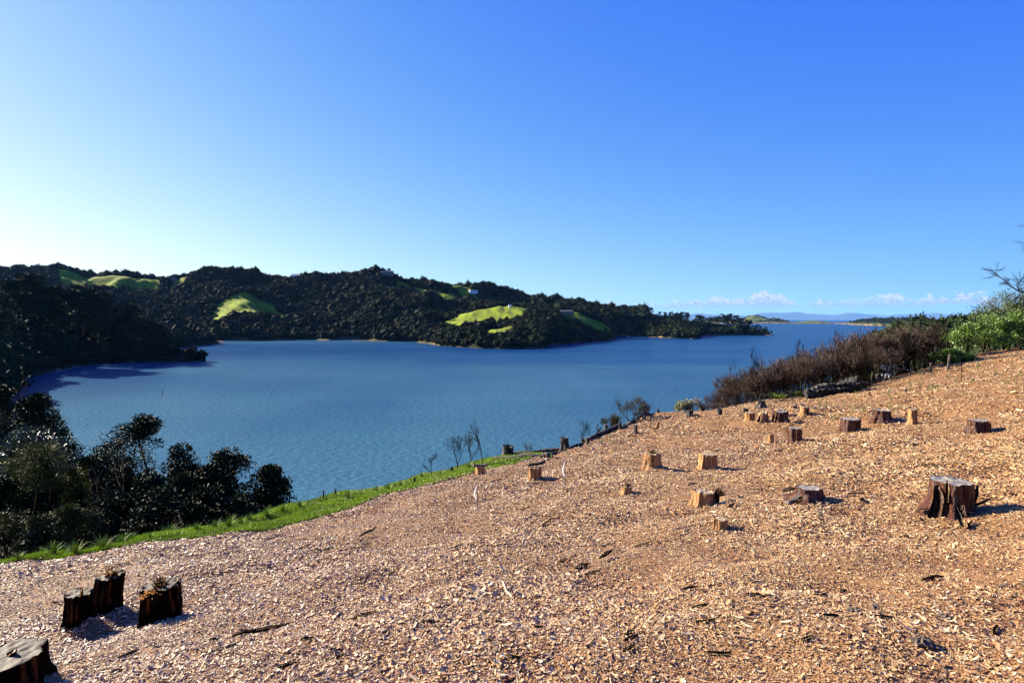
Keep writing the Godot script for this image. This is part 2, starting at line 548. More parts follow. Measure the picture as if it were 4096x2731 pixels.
func spray(o: Node3D, at: Vector3, count: int, l: float, sd: int, col: Color, lean := Vector3.ZERO) -> void:   # a tuft of torn fibres, one part
	var rng := RandomNumberGenerator.new()
	rng.seed = sd
	var b := MB.new()
	for k in count:
		var dir := (Vector3(rng.randfn(0, 0.6), rng.randf_range(0.1, 1.0), rng.randfn(0, 0.6)) + lean).normalized() * l * rng.randf_range(0.4, 1.1)
		var p := at + Vector3(rng.randfn(0, 0.25) * l, 0, rng.randfn(0, 0.25) * l)
		b.tube(PackedVector3Array([p, p + dir * 0.5, p + dir]), PackedFloat32Array([0.012, 0.008, 0.002]), 4, col * rng.randf_range(0.6, 1.2))
	obj("torn_fibres", b.mesh(), M.twig, o)

# ---------------------------------------------------------------- logs and sticks
func fallen(called: String, label: String, a: Vector3, b: Vector3, r0: float, r1: float, sd: int, burnt := true, cat := "log", sawn := true, knob := 0.1) -> Node3D:
	var rng := RandomNumberGenerator.new()
	rng.seed = 4000 + sd
	var o := thing(called, label, cat, a)
	var f := noise(4100 + sd, 1.0, 3)
	var dir := (b - a)
	var t := dir.normalized()
	var side := t.cross(Vector3.UP).normalized()
	var up := side.cross(t)
	var rows := 44
	var cols := 30
	var pts := PackedVector3Array()
	var col := PackedColorArray()
	for j in rows:
		var q := float(j) / (rows - 1)
		var rr := lerpf(r0, r1, q)
		var c := dir * q + up * (f.get_noise_1d(q * 0.7 * dir.length()) * knob * 0.7)
		for k in cols:
			var w := TAU * k / cols
			var p := c + (side * cos(w) + up * sin(w)) * rr * (1.0 + f.get_noise_3d(cos(w) * 1.2, sin(w) * 1.2, q * dir.length() * 0.45) * knob * 2.2 + f.get_noise_3d(cos(w + q * 2.5) * 3.2, sin(w + q * 2.5) * 3.2, q * dir.length() * 0.28) * knob * 3.0 + f.get_noise_3d(cos(w + q * 2.5) * 8, sin(w + q * 2.5) * 8, q * dir.length() * 0.5) * knob * 1.2)
			pts.push_back(p)
			var fine := f.get_noise_3d(cos(w + q * 2.0) * 7, sin(w + q * 2.0) * 7, q * dir.length() * 0.8) * 0.5 + 0.5
			var tt := Color(0.007, 0.0065, 0.006).lerp(Color(0.055, 0.05, 0.047), clampf(fine * 1.3 - 0.25, 0.0, 1.0)) if burnt else (Color(0.20, 0.17, 0.13).lerp(Color(0.42, 0.38, 0.31), fine) if cat == "slab" else Color(0.06, 0.045, 0.032).lerp(Color(0.20, 0.16, 0.12), fine))
			if burnt and fine > 0.74: tt = Color(0.13, 0.12, 0.115)
			col.push_back(tt)
	var m := MB.new()
	m.grid(rows, cols, pts, col, true, false)
	obj("bark", m.mesh(), M.char if burnt else M.bark, o)
	for e in 2:
		var cp := PackedVector3Array()
		var cc := PackedColorArray()
		var first := 0 if e == 0 else (rows - 1) * cols
		var mid := Vector3.ZERO
		for k in cols: mid += pts[first + k] / cols
		for j in 5:
			for k in cols:
				cp.push_back(mid.lerp(pts[first + k], 1.0 - j / 4.0) + t * (-0.004 if e == 0 else 0.004))
				cc.push_back((Color(0.55, 0.42, 0.27) if j != 2 else Color(0.42, 0.28, 0.15)) if sawn and e == 0 else Color(0.02, 0.018, 0.017))
		var em := MB.new()
		em.grid(5, cols, cp, cc, true, e == 0)
		obj("cut_end", em.mesh(), M.cut, o)
	return o

func stick(called: String, label: String, x: float, d: float, l: float, turn: float, r: float, col: Color, sd: int, group := "", lift := 0.01, pitch := 0.0) -> void:
	var rng := RandomNumberGenerator.new()
	rng.seed = sd
	var b := MB.new()
	var pts := PackedVector3Array()
	var rad := PackedFloat32Array()
	var at := on(x, d, lift)
	for k in 6:
		var q := k / 5.0 - 0.5
		var w := on(x + cos(turn) * l * q, d + sin(turn) * l * q, lift + r * 0.4)
		w.y += (q + 0.5) * l * pitch
		pts.push_back(w - at + Vector3(rng.randfn(0, 0.02), rng.randfn(0, 0.012), rng.randfn(0, 0.02)) * l)
		rad.push_back(r * (1.0 - absf(q) * 1.3) + 0.003)
	b.tube(pts, rad, 6, col, 0.15, rng)
	var o := obj(called, b.mesh(), M.bark)
	o.position = at
	tag(o, label, "stick", group)

# ---------------------------------------------------------------- plants
func grow(b: MB, p: Vector3, dir: Vector3, l: float, r: float, depth: int, q: Dictionary, rng: RandomNumberGenerator, tips: Array) -> void:
	var pts := PackedVector3Array([p])
	var rad := PackedFloat32Array([r])
	var segs := 4 if depth > 0 else 3
	var dd := dir
	var at := p
	var starts := []
	for k in segs:
		dd = (dd + Vector3(rng.randfn(0, q.wob), rng.randfn(0, q.wob) + q.rise, rng.randfn(0, q.wob)) + q.get("wind", Vector3.ZERO)).normalized()
		at += dd * l / segs
		pts.push_back(at)
		rad.push_back(maxf(r * (1.0 - (k + 1.0) / segs * (1.0 - q.taper)), q.thin))
		starts.push_back([at, dd])
	var tone: Color = q.col
	b.tube(pts, rad, 6 if r > 0.03 else 3, tone * rng.randf_range(0.75, 1.2) if r > 0.03 else (q.twig as Color) * rng.randf_range(0.7, 1.25))
	if depth <= q.leafdepth:
		for k in range(1, segs): tips.push_back(starts[k])
	if depth == 0:
		return
	var kids: int = q.kids + (1 if rng.randf() < 0.4 else 0)
	for k in kids:
		var s: Array = starts[clampi(segs - 1 - k * segs / (kids + 1), 0 if depth < q.levels else int(q.get("clear", 1)), segs - 1)] if k > 0 else starts[segs - 1]
		var side := Vector3(rng.randfn(0, 1), rng.randfn(0, 0.6), rng.randfn(0, 1))
		side = (side - (s[1] as Vector3) * side.dot(s[1])).normalized()
		var spread: float = q.spread * rng.randf_range(0.6, 1.3) * (0.45 if k == 0 else 1.0)
		grow(b, s[0], ((s[1] as Vector3) * cos(spread) + side * sin(spread)).normalized(), l * q.short * rng.randf_range(0.75, 1.15), maxf(rad[segs] * (0.95 if k == 0 else 0.75), q.thin), depth - 1, q, rng, tips)

func foliage(tips: Array, per: int, reach: float, ll: float, lw: float, cols: Array, rng: RandomNumberGenerator, up := 0.3) -> MB:
	var b := MB.new()
	for t in tips:
		var tone: Color = cols[rng.randi() % cols.size()]
		var centre: Vector3 = t[0]
		for k in per:
			var off := Vector3(rng.randfn(0, 1), rng.randfn(0, 0.75), rng.randfn(0, 1)) * reach
			var a := (off * 0.8 / reach + Vector3(rng.randfn(0, 0.7), rng.randfn(0, 0.5) + up, rng.randfn(0, 0.7))).normalized()
			var c := a.cross(Vector3(rng.randfn(0, 1), rng.randfn(0, 1), rng.randfn(0, 1))).normalized()
			var s := rng.randf_range(0.7, 1.3)
			b.leaf(centre + off, a * ll * s, c * lw * s, tone * rng.randf_range(0.65, 1.3))
	return b

func shrub(called: String, label: String, cat: String, at: Vector3, q: Dictionary, h: float, wide: float, sd: int, leaves: Array = [], m: Material = null, group := "", stems := 1) -> Node3D:
	var rng := RandomNumberGenerator.new()
	rng.seed = 6000 + sd
	var o := thing(called, label, cat, at, rng.randf() * 0.8 if not q.has("lean") else 0.0, group)
	o.set_meta("base", called)
	var tips := []
	var b := MB.new()
	for s in stems:
		var lean: Vector3 = Vector3(rng.randfn(0, 1), 0, rng.randfn(0, 1)) * (q.get("splay", 0.45) if stems > 1 else 0.05) + q.get("lean", Vector3.ZERO)
		var foot := Vector3(rng.randfn(0, 0.15), 0, rng.randfn(0, 0.15)) * wide * (1.0 if stems > 1 else 0.0)
		grow(b, foot, (Vector3.UP + lean).normalized(), h * q.trunk * rng.randf_range(0.85, 1.1), q.r, q.levels, q, rng, tips)
	var top := 0.01
	var reach := 0.01
	for t in tips:
		top = maxf(top, t[0].y)
		reach += Vector2(t[0].x, t[0].z).length() / tips.size()
	var sy: float = h / (top + (leaves[1] * 0.8 if leaves else 0.0))
	var sx := clampf(wide / (reach * 1.75), sy * 0.45, sy * 2.2) if wide > 0.0 else sy
	obj(q.get("wood", "trunk"), b.mesh(), M.twig, o)
	if leaves:
		var k: float = 2.0 / (sx + sy)
		var f := foliage(tips, leaves[0], leaves[1] * k, leaves[2] * k, leaves[3] * k, leaves[4], rng, leaves[5])
		obj("crown", f.mesh(), m, o)
	o.scale = Vector3(sx, sy, sx)
	return o

func blade_tuft(rng: RandomNumberGenerator, count: int, l: float, w: float, cols: Array, stiff: float) -> ArrayMesh:
	var b := MB.new()
	for k in count:
		var a := rng.randf() * TAU
		var out := Vector3(cos(a), 0, sin(a))
		var ll := l * rng.randf_range(0.55, 1.1)
		var tilt := rng.randf_range(0.15, 1.0) * (1.0 - stiff)
		var tone: Color = (cols[rng.randi() % cols.size()] as Color) * rng.randf_range(0.75, 1.25)
		var across := Vector3(-out.z, 0, out.x) * w
		var p := out * rng.randf() * l * 0.08
		var s := b.v.size()
		for j in 5:
			var q := j / 4.0
			var e := p + Vector3(0, ll * q * (1.0 - 0.45 * tilt * q), 0) + out * ll * (tilt * q * 0.5 + tilt * q * q * 0.6)
			var ww := across * (1.0 - q * q) * (0.6 + 0.8 * q if q < 0.5 else 1.0) + across * 0.05
			b.v.push_back(e - ww); b.v.push_back(e + ww)
			b.c.push_back(tone); b.c.push_back(tone)
		for j in 4:
			var o := s + j * 2
			b.tri(o, o + 1, o + 2); b.tri(o + 1, o + 3, o + 2)
	return b.mesh()

func blob(sd: int, flat: float, rough: float, sub := 2) -> ArrayMesh:   # a billowing crown of a distant tree
	var f := noise(sd, 1.0, 3)
	var rng := RandomNumberGenerator.new()
	rng.seed = sd
	var b := MB.new()
	var rows := 10
	var cols := 16
	var id := {}
	var pts := PackedVector3Array()
	for j in rows + 1:
		var th := PI * j / rows
		for k in cols:
			var ph := TAU * (k + 0.5 * (j % 2)) / cols
			var p := Vector3(sin(th) * cos(ph), cos(th), sin(th) * sin(ph))
			var g := 1.0 + f.get_noise_3d(p.x * 1.3, p.y * 1.3, p.z * 1.3) * rough * 1.5 + f.get_noise_3d(p.x * 4.0, p.y * 4.0, p.z * 4.0) * rough + rng.randf_range(-0.08, 0.08)
			p *= g
			p.y *= flat if p.y > 0 else flat * 0.7
			pts.push_back(p)
	for j in rows + 1:
		for k in cols:
			b.v.push_back(pts[j * cols + k])
			var t := rng.randf_range(0.75, 1.25)
			b.c.push_back(Color(t, t, t))
	for j in rows:
		for k in cols:
			var a := j * cols + k
			var e := j * cols + (k + 1) % cols
			if j % 2:
				b.tri(a, e, e + cols); b.tri(a, e + cols, a + cols)
			else:
				b.tri(a, e, a + cols); b.tri(e, e + cols, a + cols)
	return b.mesh()

func leafy(sd: int, flat: float, count: int, size: float) -> ArrayMesh:   # the same billowing crown clothed in leaf sprays
	var core := blob(sd, flat, 0.24)
	var a: Array = core.surface_get_arrays(0)
	var src: PackedVector3Array = a[Mesh.ARRAY_VERTEX]
	var rng := RandomNumberGenerator.new()
	rng.seed = sd + 9
	var b := MB.new()
	for q in src:
		b.v.push_back(q * 0.86)
		b.c.push_back(Color(0.5, 0.5, 0.5))
	b.i = a[Mesh.ARRAY_INDEX]
	for k in count:
		var p := src[rng.randi() % src.size()] * rng.randf_range(0.8, 1.08)
		if p.y < -0.45: continue
		var dir := (p.normalized() * 0.7 + Vector3(rng.randfn(0, 0.6), rng.randfn(0.35, 0.45), rng.randfn(0, 0.6))).normalized()
		var side := dir.cross(Vector3(rng.randfn(0, 1), rng.randfn(0, 1), rng.randfn(0, 1))).normalized()
		var t := rng.randf_range(0.6, 1.35)
		b.leaf(p - dir * size * 0.4, dir * size * rng.randf_range(0.7, 1.3), side * size * 0.34, Color(t, t, t))
	return b.mesh()

# ---------------------------------------------------------------- far land: sheets stretched through curves given as (bearing, distance, height)
func at_bearing(curve: Array, t: float) -> Vector2:
	for k in curve.size() - 1:
		if t <= curve[k + 1][0] or k == curve.size() - 2:
			var w := clampf((t - curve[k][0]) / (curve[k + 1][0] - curve[k][0]), 0.0, 1.0)
			return Vector2(lerpf(curve[k][1], curve[k + 1][1], w), lerpf(curve[k][2], curve[k + 1][2], w))
	return Vector2.ZERO

func loft(curves: Array, t0: float, t1: float, cols: int, sub: int, rough: float, wave: float, sd: int) -> Dictionary:
	var f := noise(sd, 1.0 / wave, 4)
	var rows := (curves.size() - 1) * sub + 1
	var pts := PackedVector3Array()
	pts.resize(rows * cols)
	for k in cols:
		var t := lerpf(t0, t1, float(k) / (cols - 1))
		var c := []
		for q in curves: c.push_back(at_bearing(q, t))
		for r in rows:
			var s := mini(r / sub, curves.size() - 2)
			var w := float(r - s * sub) / sub
			var p: Vector2 = (c[s] as Vector2).cubic_interpolate(c[s + 1], c[maxi(s - 1, 0)], c[mini(s + 2, curves.size() - 1)], w)
			var soft := smoothstep(0.0, 1.0, float(r) / sub) * (1.0 - smoothstep(0.72, 0.93, float(r) / (rows - 1)) * 0.85)
			var x := t * p.x
			pts[r * cols + k] = Vector3(x, p.y + f.get_noise_2d(x, p.x) * rough * soft, -p.x)
	return {"pts": pts, "rows": rows, "cols": cols}

func perch(l: Dictionary, x: float, d: float) -> Vector3:      # the point of such land straight below (x, d)
	var pts: PackedVector3Array = l.pts
	var t := x / d
	var t0: float = pts[0].x / -pts[0].z
	var t1: float = pts[l.cols - 1].x / -pts[l.cols - 1].z
	var k := clampi(int((t - t0) / (t1 - t0) * (l.cols - 1)), 0, l.cols - 2)
	for r in int(l.rows) - 1:
		var a := pts[r * l.cols + k]
		var b := pts[(r + 1) * l.cols + k]
		if d >= -a.z and d <= -b.z:
			return Vector3(x, lerpf(a.y, b.y, (d + a.z) / (a.z - b.z)), -d)
	return Vector3(x, 0.0, -d)

func inside(polys: Array, x: float, d: float) -> bool:
	for p in polys:
		if Geometry2D.is_point_in_polygon(Vector2(x, d), p): return true
	return false

func land(called: String, l: Dictionary, fields: Array, green: Color, floor_col: Color, shore: Color, sd: int, shore_top := 2.2) -> void:
	var f := noise(sd, 0.02, 4)
	var col := PackedColorArray()
	for k in (l.pts as PackedVector3Array).size():
		var p: Vector3 = l.pts[k]
		var w := f.get_noise_2d(p.x, p.z) * 0.5 + 0.5
		var t := floor_col * (0.7 + 0.6 * w)
		if inside(fields, p.x + f.get_noise_2d(p.z * 2.0, p.x * 2.0) * 9.0, -p.z):
			t = green * (0.45 + 0.9 * w)
			t = t.lerp(Color(0.10, 0.10, 0.025), clampf(f.get_noise_2d(p.x * 4.0, p.z * 4.0) * 1.6, 0.0, 0.7))
		if p.y < shore_top * maxf(0.10, (w - 0.5) * 5.0) and shore.a > 0.5: t = shore * (0.8 + 0.4 * w)
		t.a = 1.0
		col.push_back(t)
	var b := MB.new()
	b.grid(l.rows, l.cols, l.pts, col, false, false)
	struct(called, b.mesh(), M.hill)

func wood(called: String, label: String, l: Dictionary, fields: Array, each: float, size: float, meshes: Array, tones: Array, sd: int, low := 2.0, skip := 0.0, clear := 15.0) -> void:
	var rng := RandomNumberGenerator.new()
	rng.seed = sd
	var f := noise(sd + 5, 0.012, 3)
	var where := []
	var tint := []
	for q in meshes:
		where.push_back([]); tint.push_back(PackedColorArray())
	var pts: PackedVector3Array = l.pts
	for r in int(l.rows) - 1:
		for k in int(l.cols) - 1:
			var a := pts[r * l.cols + k]
			var b := pts[r * l.cols + k + 1]
			var c := pts[(r + 1) * l.cols + k]
			var want := (b - a).cross(c - a).length() / each
			var count := int(want) + (1 if rng.randf() < want - int(want) else 0)
			for j in count:
				var p := a + (b - a) * rng.randf() + (c - a) * rng.randf()
				if p.y < low or inside(fields, p.x, -p.z) or inside(fields, p.x * (1.0 + clear / -p.z), -p.z + clear): continue
				if skip > 0.0 and f.get_noise_2d(p.x * 2.0, p.z * 2.0) > skip: continue
				var s := size * exp(rng.randfn(0, 0.28)) * (1.0 + 0.35 * f.get_noise_2d(p.x, p.z))
				var m := rng.randi() % meshes.size()
				where[m].push_back(Transform3D(Basis(Vector3.UP, rng.randf() * TAU).scaled_local(Vector3(s, s * rng.randf_range(0.8, 1.25), s)), p + Vector3(0, s * 0.5, 0)))
				var w := clampf(f.get_noise_2d(p.x * 1.5 + 900, p.z * 1.5) * 1.3 + 0.45 + rng.randfn(0, 0.25), 0.0, 0.999)
				var t: Color = tones[int(w * tones.size())]
				t = t * rng.randf_range(0.75, 1.25)
				tint[m].push_back(Color(t.r, t.g, t.b))
	for m in meshes.size():
		if where[m].size():
			scatter(called, meshes[m], M.far_leaf, where[m], tint[m], label, "forest")

func pine(called: String, label: String, at: Vector3, h: float, sd: int, group: String, detail := 1) -> Node3D:   # an open old pine: bare lower trunk, layered clumps of needles
	var rng := RandomNumberGenerator.new()
	rng.seed = 8000 + sd
	var o := thing(called, label, "tree", at, 0.0, group)
	o.set_meta("base", called)
	var b := MB.new()
	var pts := PackedVector3Array()
	var rad := PackedFloat32Array()
	var p := Vector3(0, -0.06, 0)
	for k in 8:
		pts.push_back(p); rad.push_back(0.028 * (1.0 - k / 8.5))
		p += Vector3(rng.randfn(0, 0.012), 0.14, rng.randfn(0, 0.012))
	b.tube(pts, rad, 6, Color(0.045, 0.035, 0.028))
	var f := MB.new()
	var low := rng.randf_range(0.25, 0.5)
	for k in 15 + 5 * detail:
		var q := lerpf(low, 1.0, pow(rng.randf(), 0.8))
		var ang := rng.randf() * TAU
		var reach := (0.05 + 0.26 * pow(1.0 - absf(q - low - 0.15) / (1.05 - low), 1.2)) * rng.randf_range(0.5, 1.2)
		var base := pts[clampi(int(q * 7), 0, 7)]
		base.y = q * 0.98 - 0.04
		var tip := base + Vector3(cos(ang) * reach, rng.randf_range(0.0, 0.09), sin(ang) * reach)
		b.tube(PackedVector3Array([base, base.lerp(tip, 0.6), tip]), PackedFloat32Array([0.008, 0.006, 0.002]), 4, Color(0.045, 0.035, 0.028))
		var cr := rng.randf_range(0.05, 0.10)
		var tone := Color(0.022, 0.032, 0.014) * rng.randf_range(0.7, 1.6)
		for j in 34 * detail:
			var off := Vector3(rng.randfn(0, 0.6), rng.randfn(0, 0.32), rng.randfn(0, 0.6)) * cr
			var a := (off / cr + Vector3(0, 0.5, 0)).normalized() * (0.05 if detail > 1 else 0.075)
			f.leaf(tip + off, a, a.cross(Vector3(rng.randfn(0, 1), rng.randfn(0, 1), rng.randfn(0, 1))).normalized() * (0.013 if detail > 1 else 0.03), tone * rng.randf_range(0.7, 1.3))
	obj("trunk", b.mesh(), M.twig, o)
	obj("crown", f.mesh(), M.far_leaf, o)
	o.scale = Vector3(h, h, h)
	return o

func house(called: String, label: String, at: Vector3, turn: float, w: float, dp: float, h: float, wall: Color, roof: Color, flat: bool, wins: int) -> void:
	var o := thing(called, label, "house", at, turn)
	var b := MB.new()
	b.box(Transform3D(Basis(), Vector3(0, h / 2 - 1.0, 0)), Vector3(w, h + 2.0, dp), wall)
	obj("wall", b.mesh(), M.paint, o)
	var r := MB.new()
	if flat:
		r.box(Transform3D(Basis(), Vector3(0, h + 0.2, 0)), Vector3(w + 1.2, 0.4, dp + 1.2), roof)
	else:
		for s in [-1, 1]:
			r.box(Transform3D(Basis(Vector3.RIGHT, s * 0.5), Vector3(0, h + dp * 0.13, s * dp * 0.26)), Vector3(w + 0.8, 0.2, dp * 0.66), roof)
		for s in [-1, 1]:
			r.box(Transform3D(Basis(), Vector3(s * (w / 2 - 0.15), h + dp * 0.09, 0)), Vector3(0.25, dp * 0.18, dp * 0.5), wall)
	obj("roof", r.mesh(), M.paint, o)
	for k in wins:
		var wm := MB.new()
		var wx := (k + 0.5) / wins * w - w / 2
		wm.box(Transform3D(Basis(), Vector3(wx, h * 0.62, dp / 2 + 0.02)), Vector3(w / wins * 0.7, h * 0.36, 0.1), wall)
		var fr := obj("window", wm.mesh(), M.paint, o)
		var pm := MB.new()
		pm.box(Transform3D(Basis(), Vector3(wx, h * 0.62, dp / 2 + 0.05)), Vector3(w / wins * 0.6, h * 0.29, 0.1), Color.WHITE)
		obj("pane", pm.mesh(), M.glass, fr)

# ---------------------------------------------------------------- the sky: air and clouds
func sky_image() -> Image:
	var wide := 512
	var im := Image.create_empty(wide, wide / 2, false, Image.FORMAT_RGBAF)
	for j in wide / 2:
		var el := (0.5 - (j + 0.5) / (wide / 2)) * PI
		for k in wide:
			im.set_pixel(k, j, air(el, wrapf((k + 0.5) / wide * TAU, -PI, PI)))
	im.resize(4096, 2048, Image.INTERPOLATE_BILINEAR)
	var f := noise(91, 1.0, 5)
	var g := noise(92, 1.0, 3)
	for j in range(940, 1025):
		var el := (0.5 - (j + 0.5) / 2048.0) * PI
		for k in 4096:
			var az := wrapf((k + 0.5) / 4096.0 * TAU, -PI, PI)
			var deg := rad_to_deg(az)
			var e := rad_to_deg(el)
			# a low bank of small cumulus with flat bases; it thins out where the bearing shows clear air
			var bank := smoothstep(4.0, 12.0, deg) * (1.0 - smoothstep(46.0, 60.0, deg)) + smoothstep(70.0, 90.0, absf(deg)) * 0.8
			if bank < 0.01: continue
			var lump := f.get_noise_2d(deg * 0.55, e * 1.1 + 40.0)
			var fine := f.get_noise_2d(deg * 2.2 + 77.0, e * 3.2)
			var size := g.get_noise_1d(deg * 0.10 + 3.0) * 0.25 + 0.2
			for u in [[23.8, 0.95, 2.2], [19.3, 0.55, 2.6], [33.5, 0.5, 3.0], [38.8, 0.6, 2.4], [8.5, 0.4, 2.2], [30.0, 0.34, 2.4], [36.2, 0.38, 2.4], [16.2, 0.36, 2.4]]:
				size = maxf(size, u[1] * exp(-pow((deg - u[0]) / u[2], 2.0)))
			var top := 1.42 + size * 1.3 + lump * 0.55 + fine * 0.2
			var thick := smoothstep(0.0, 0.25, top - e) * smoothstep(1.05 + fine * 0.15, 1.3, e) * bank * clampf(0.66 + lump * 1.5 + size * 0.6, 0.0, 1.0)
			var wisp := smoothstep(0.05, 0.5, g.get_noise_2d(deg * 0.5, e * 5.0 + 7.0)) * smoothstep(0.4, 0.6, e) * (1.0 - smoothstep(0.9, 1.1, e)) * bank * 0.4
			thick = clampf(thick + wisp, 0.0, 1.0) * 0.85
			if thick < 0.004: continue
			var lit := clampf((e - 1.2) / maxf(top - 1.2, 0.2) + fine * 1.4 - 0.1, 0.0, 1.0)
			var tone := Color(0.42, 0.56, 0.90).lerp(Color(0.86, 0.92, 1.0), lit * lit * (3.0 - 2.0 * lit))
			var was := im.get_pixel(k, j)
			var now := was.lerp(Color(tone.r / EXPO, tone.g / EXPO, tone.b / EXPO), thick)
			im.set_pixel(k, j, Color(now.r, now.g, now.b, 1.0))
	return im

const SUN := Vector3(-0.7912, 0.4067, -0.4568)    # towards the sun
const GLOW := Vector3(-0.7647, 0.4695, -0.4415)   # the middle of the bright part of the sky

func air(el: float, az: float) -> Color:      # az: to the right of straight ahead
	var dir := Vector3(sin(az) * cos(el), sin(el), -cos(az) * cos(el))
	var g := acos(clampf(dir.dot(GLOW), -1.0, 1.0))
	var hz := exp(-maxf(el, 0.0) / 0.5)
	var sg := exp(-g / 1.3)
	var r := minf(exp(-5.918 + 3.911 * hz + 4.022 * sg), 2.2)
	var gr := minf(exp(-3.300 + 2.440 * hz + 2.207 * sg), 2.0)
	var bl := maxf(1.02 * pow(gr, 0.06), gr)
	return Color(r / EXPO, gr / EXPO, bl / EXPO)

# ---------------------------------------------------------------- the scene
func _ready() -> void:
	var cam := Camera3D.new()
	cam.name = "camera"
	cam.projection = Camera3D.PROJECTION_FRUSTUM
	cam.near = 0.1
	cam.far = 120000.0
	cam.size = 0.1 * 1566.0 / 1307.0
	cam.frustum_offset = Vector2(0, -0.1 * 50.0 / 1307.0)
	cam.position = Vector3(0, EYE, 0)
	add_child(cam)
	cam.current = true
	var env := Environment.new()
	env.background_mode = Environment.BG_SKY
	env.sky = Sky.new()
	var ps := PanoramaSkyMaterial.new()
	ps.panorama = ImageTexture.create_from_image(sky_image())
	env.sky.sky_material = ps
	env.tonemap_mode = Environment.TONE_MAPPER_LINEAR
	env.tonemap_exposure = EXPO
	env.fog_enabled = true
	env.fog_density = 0.000012
	env.fog_light_color = Color(0.50, 0.72, 1.0)
	env.sdfgi_enabled = true
	env.ssao_enabled = true
	env.ssil_enabled = true
	var we := WorldEnvironment.new()
	we.name = "world_environment"
	we.environment = env
	add_child(we)
	var sun := DirectionalLight3D.new()
	sun.name = "sun"
	sun.light_energy = 1.6
	sun.light_color = Color(1.0, 0.95, 0.86)
	sun.light_angular_distance = 0.5
	sun.shadow_enabled = true
	add_child(sun)
	sun.look_at_from_position(SUN * 100.0, Vector3.ZERO)
	make_materials()
	mounds.append([-3.84, 4.33, 0.38, 0.04])
	mounds.append([-5.04, 6.74, 0.18, 0.13])
	mounds.append([-5.19, 6.83, 0.24, 0.06])
	mounds.append([-5.2, 7.29, 0.25, 0.06])
	mounds.append([-3.89, 6.31, 0.3, 0.06])
	mounds.append([3.06, 11.53, 0.21, 0.05])
	mounds.append([2.88, 11.65, 0.27, 0.05])
	mounds.append([3.89, 11.29, 0.27, 0.04])
	mounds.append([1.95, 9.7, 0.14, 0.02])
	mounds.append([2.78, 8.23, 0.23, 0.03])
	mounds.append([2.49, 6.8, 0.14, 0.02])
	mounds.append([4.11, 7.49, 0.18, 0.05])
	mounds.append([3.96, 7.58, 0.23, 0.02])
	mounds.append([7.04, 13.73, 0.2, 0.03])
	mounds.append([6.88, 13.84, 0.26, 0.05])
	mounds.append([6.75, 14.84, 0.12, 0.04])
	mounds.append([9.39, 15.23, 0.29, 0.17])
	mounds.append([9.15, 15.39, 0.38, 0.05])
	mounds.append([8.52, 20.39, 0.27, 0.04])
	mounds.append([8.6, 19.49, 0.26, 0.04])
	mounds.append([9.07, 19.28, 0.37, 0.05])
	mounds.append([9.66, 20.51, 0.31, 0.03])
	mounds.append([10.52, 21.32, 0.2, 0.02])
	mounds.append([10.25, 19.93, 0.24, 0.04])
	mounds.append([10.5, 23.93, 0.21, 0.04])
	mounds.append([9.49, 23.11, 0.17, 0.03])
	mounds.append([8.65, 23.34, 0.13, 0.13])
	mounds.append([8.54, 23.41, 0.17, 0.04])
	mounds.append([7.91, 24.69, 0.17, 0.13])
	mounds.append([7.76, 24.78, 0.22, 0.04])
	mounds.append([9.32, 27.93, 0.23, 0.04])
	mounds.append([7.62, 29.65, 0.14, 0.03])
	mounds.append([5.48, 21.59, 0.1, 0.05])
	mounds.append([4.62, 21.29, 0.11, 0.05])
	mounds.append([11.02, 16.48, 0.27, 0.09])
	mounds.append([10.79, 16.63, 0.36, 0.05])
	mounds.append([10.89, 15.47, 0.19, 0.06])
	mounds.append([10.16, 12.41, 0.32, 0.04])
	mounds.append([4.95, 6.42, 0.35, 0.05])
	mounds.append([-0.92, 16.52, 0.21, 0.04])
	mounds.append([0.7, 13.39, 0.18, 0.05])
	mounds.append([0.55, 13.48, 0.24, 0.04])
	mounds.append([-0.14, 20.31, 0.31, 0.05])
	mounds.append([1.87, 20.24, 0.24, 0.06])
	mounds.append([0.88, 20.87, 0.06, 0.04])
	mounds.append([1.58, 20.97, 0.06, 0.05])
	mounds.append([-1.82, 17.27, 0.06, 0.03])
	mounds.append([-2.74, 15.97, 0.06, 0.03])
	mounds.append([4.19, 25.45, 0.14, 0.07])
	mounds.append([4.37, 25.48, 0.09, 0.04])
	mounds.append([4.73, 24.93, 0.09, 0.05])
	mounds.append([3.58, 24.74, 0.12, 0.04])
	mounds.append([2.88, 23.24, 0.12, 0.05])
	mounds.append([2.75, 20.64, 0.12, 0.04])
	mounds.append([-4.91, 14.81, 0.03, 0.04])
	mounds.append([-4.69, 15.11, 0.03, 0.03])
	mounds.append([20.05, 26.18, 0.08, 0.07])
	mounds.append([19.62, 26.68, 0.08, 0.06])
	build_ground()
	far_land()
	chips()
	stumps()
	logs()
	edge_plants()
	scrub()
	left_bush()
	small_things()

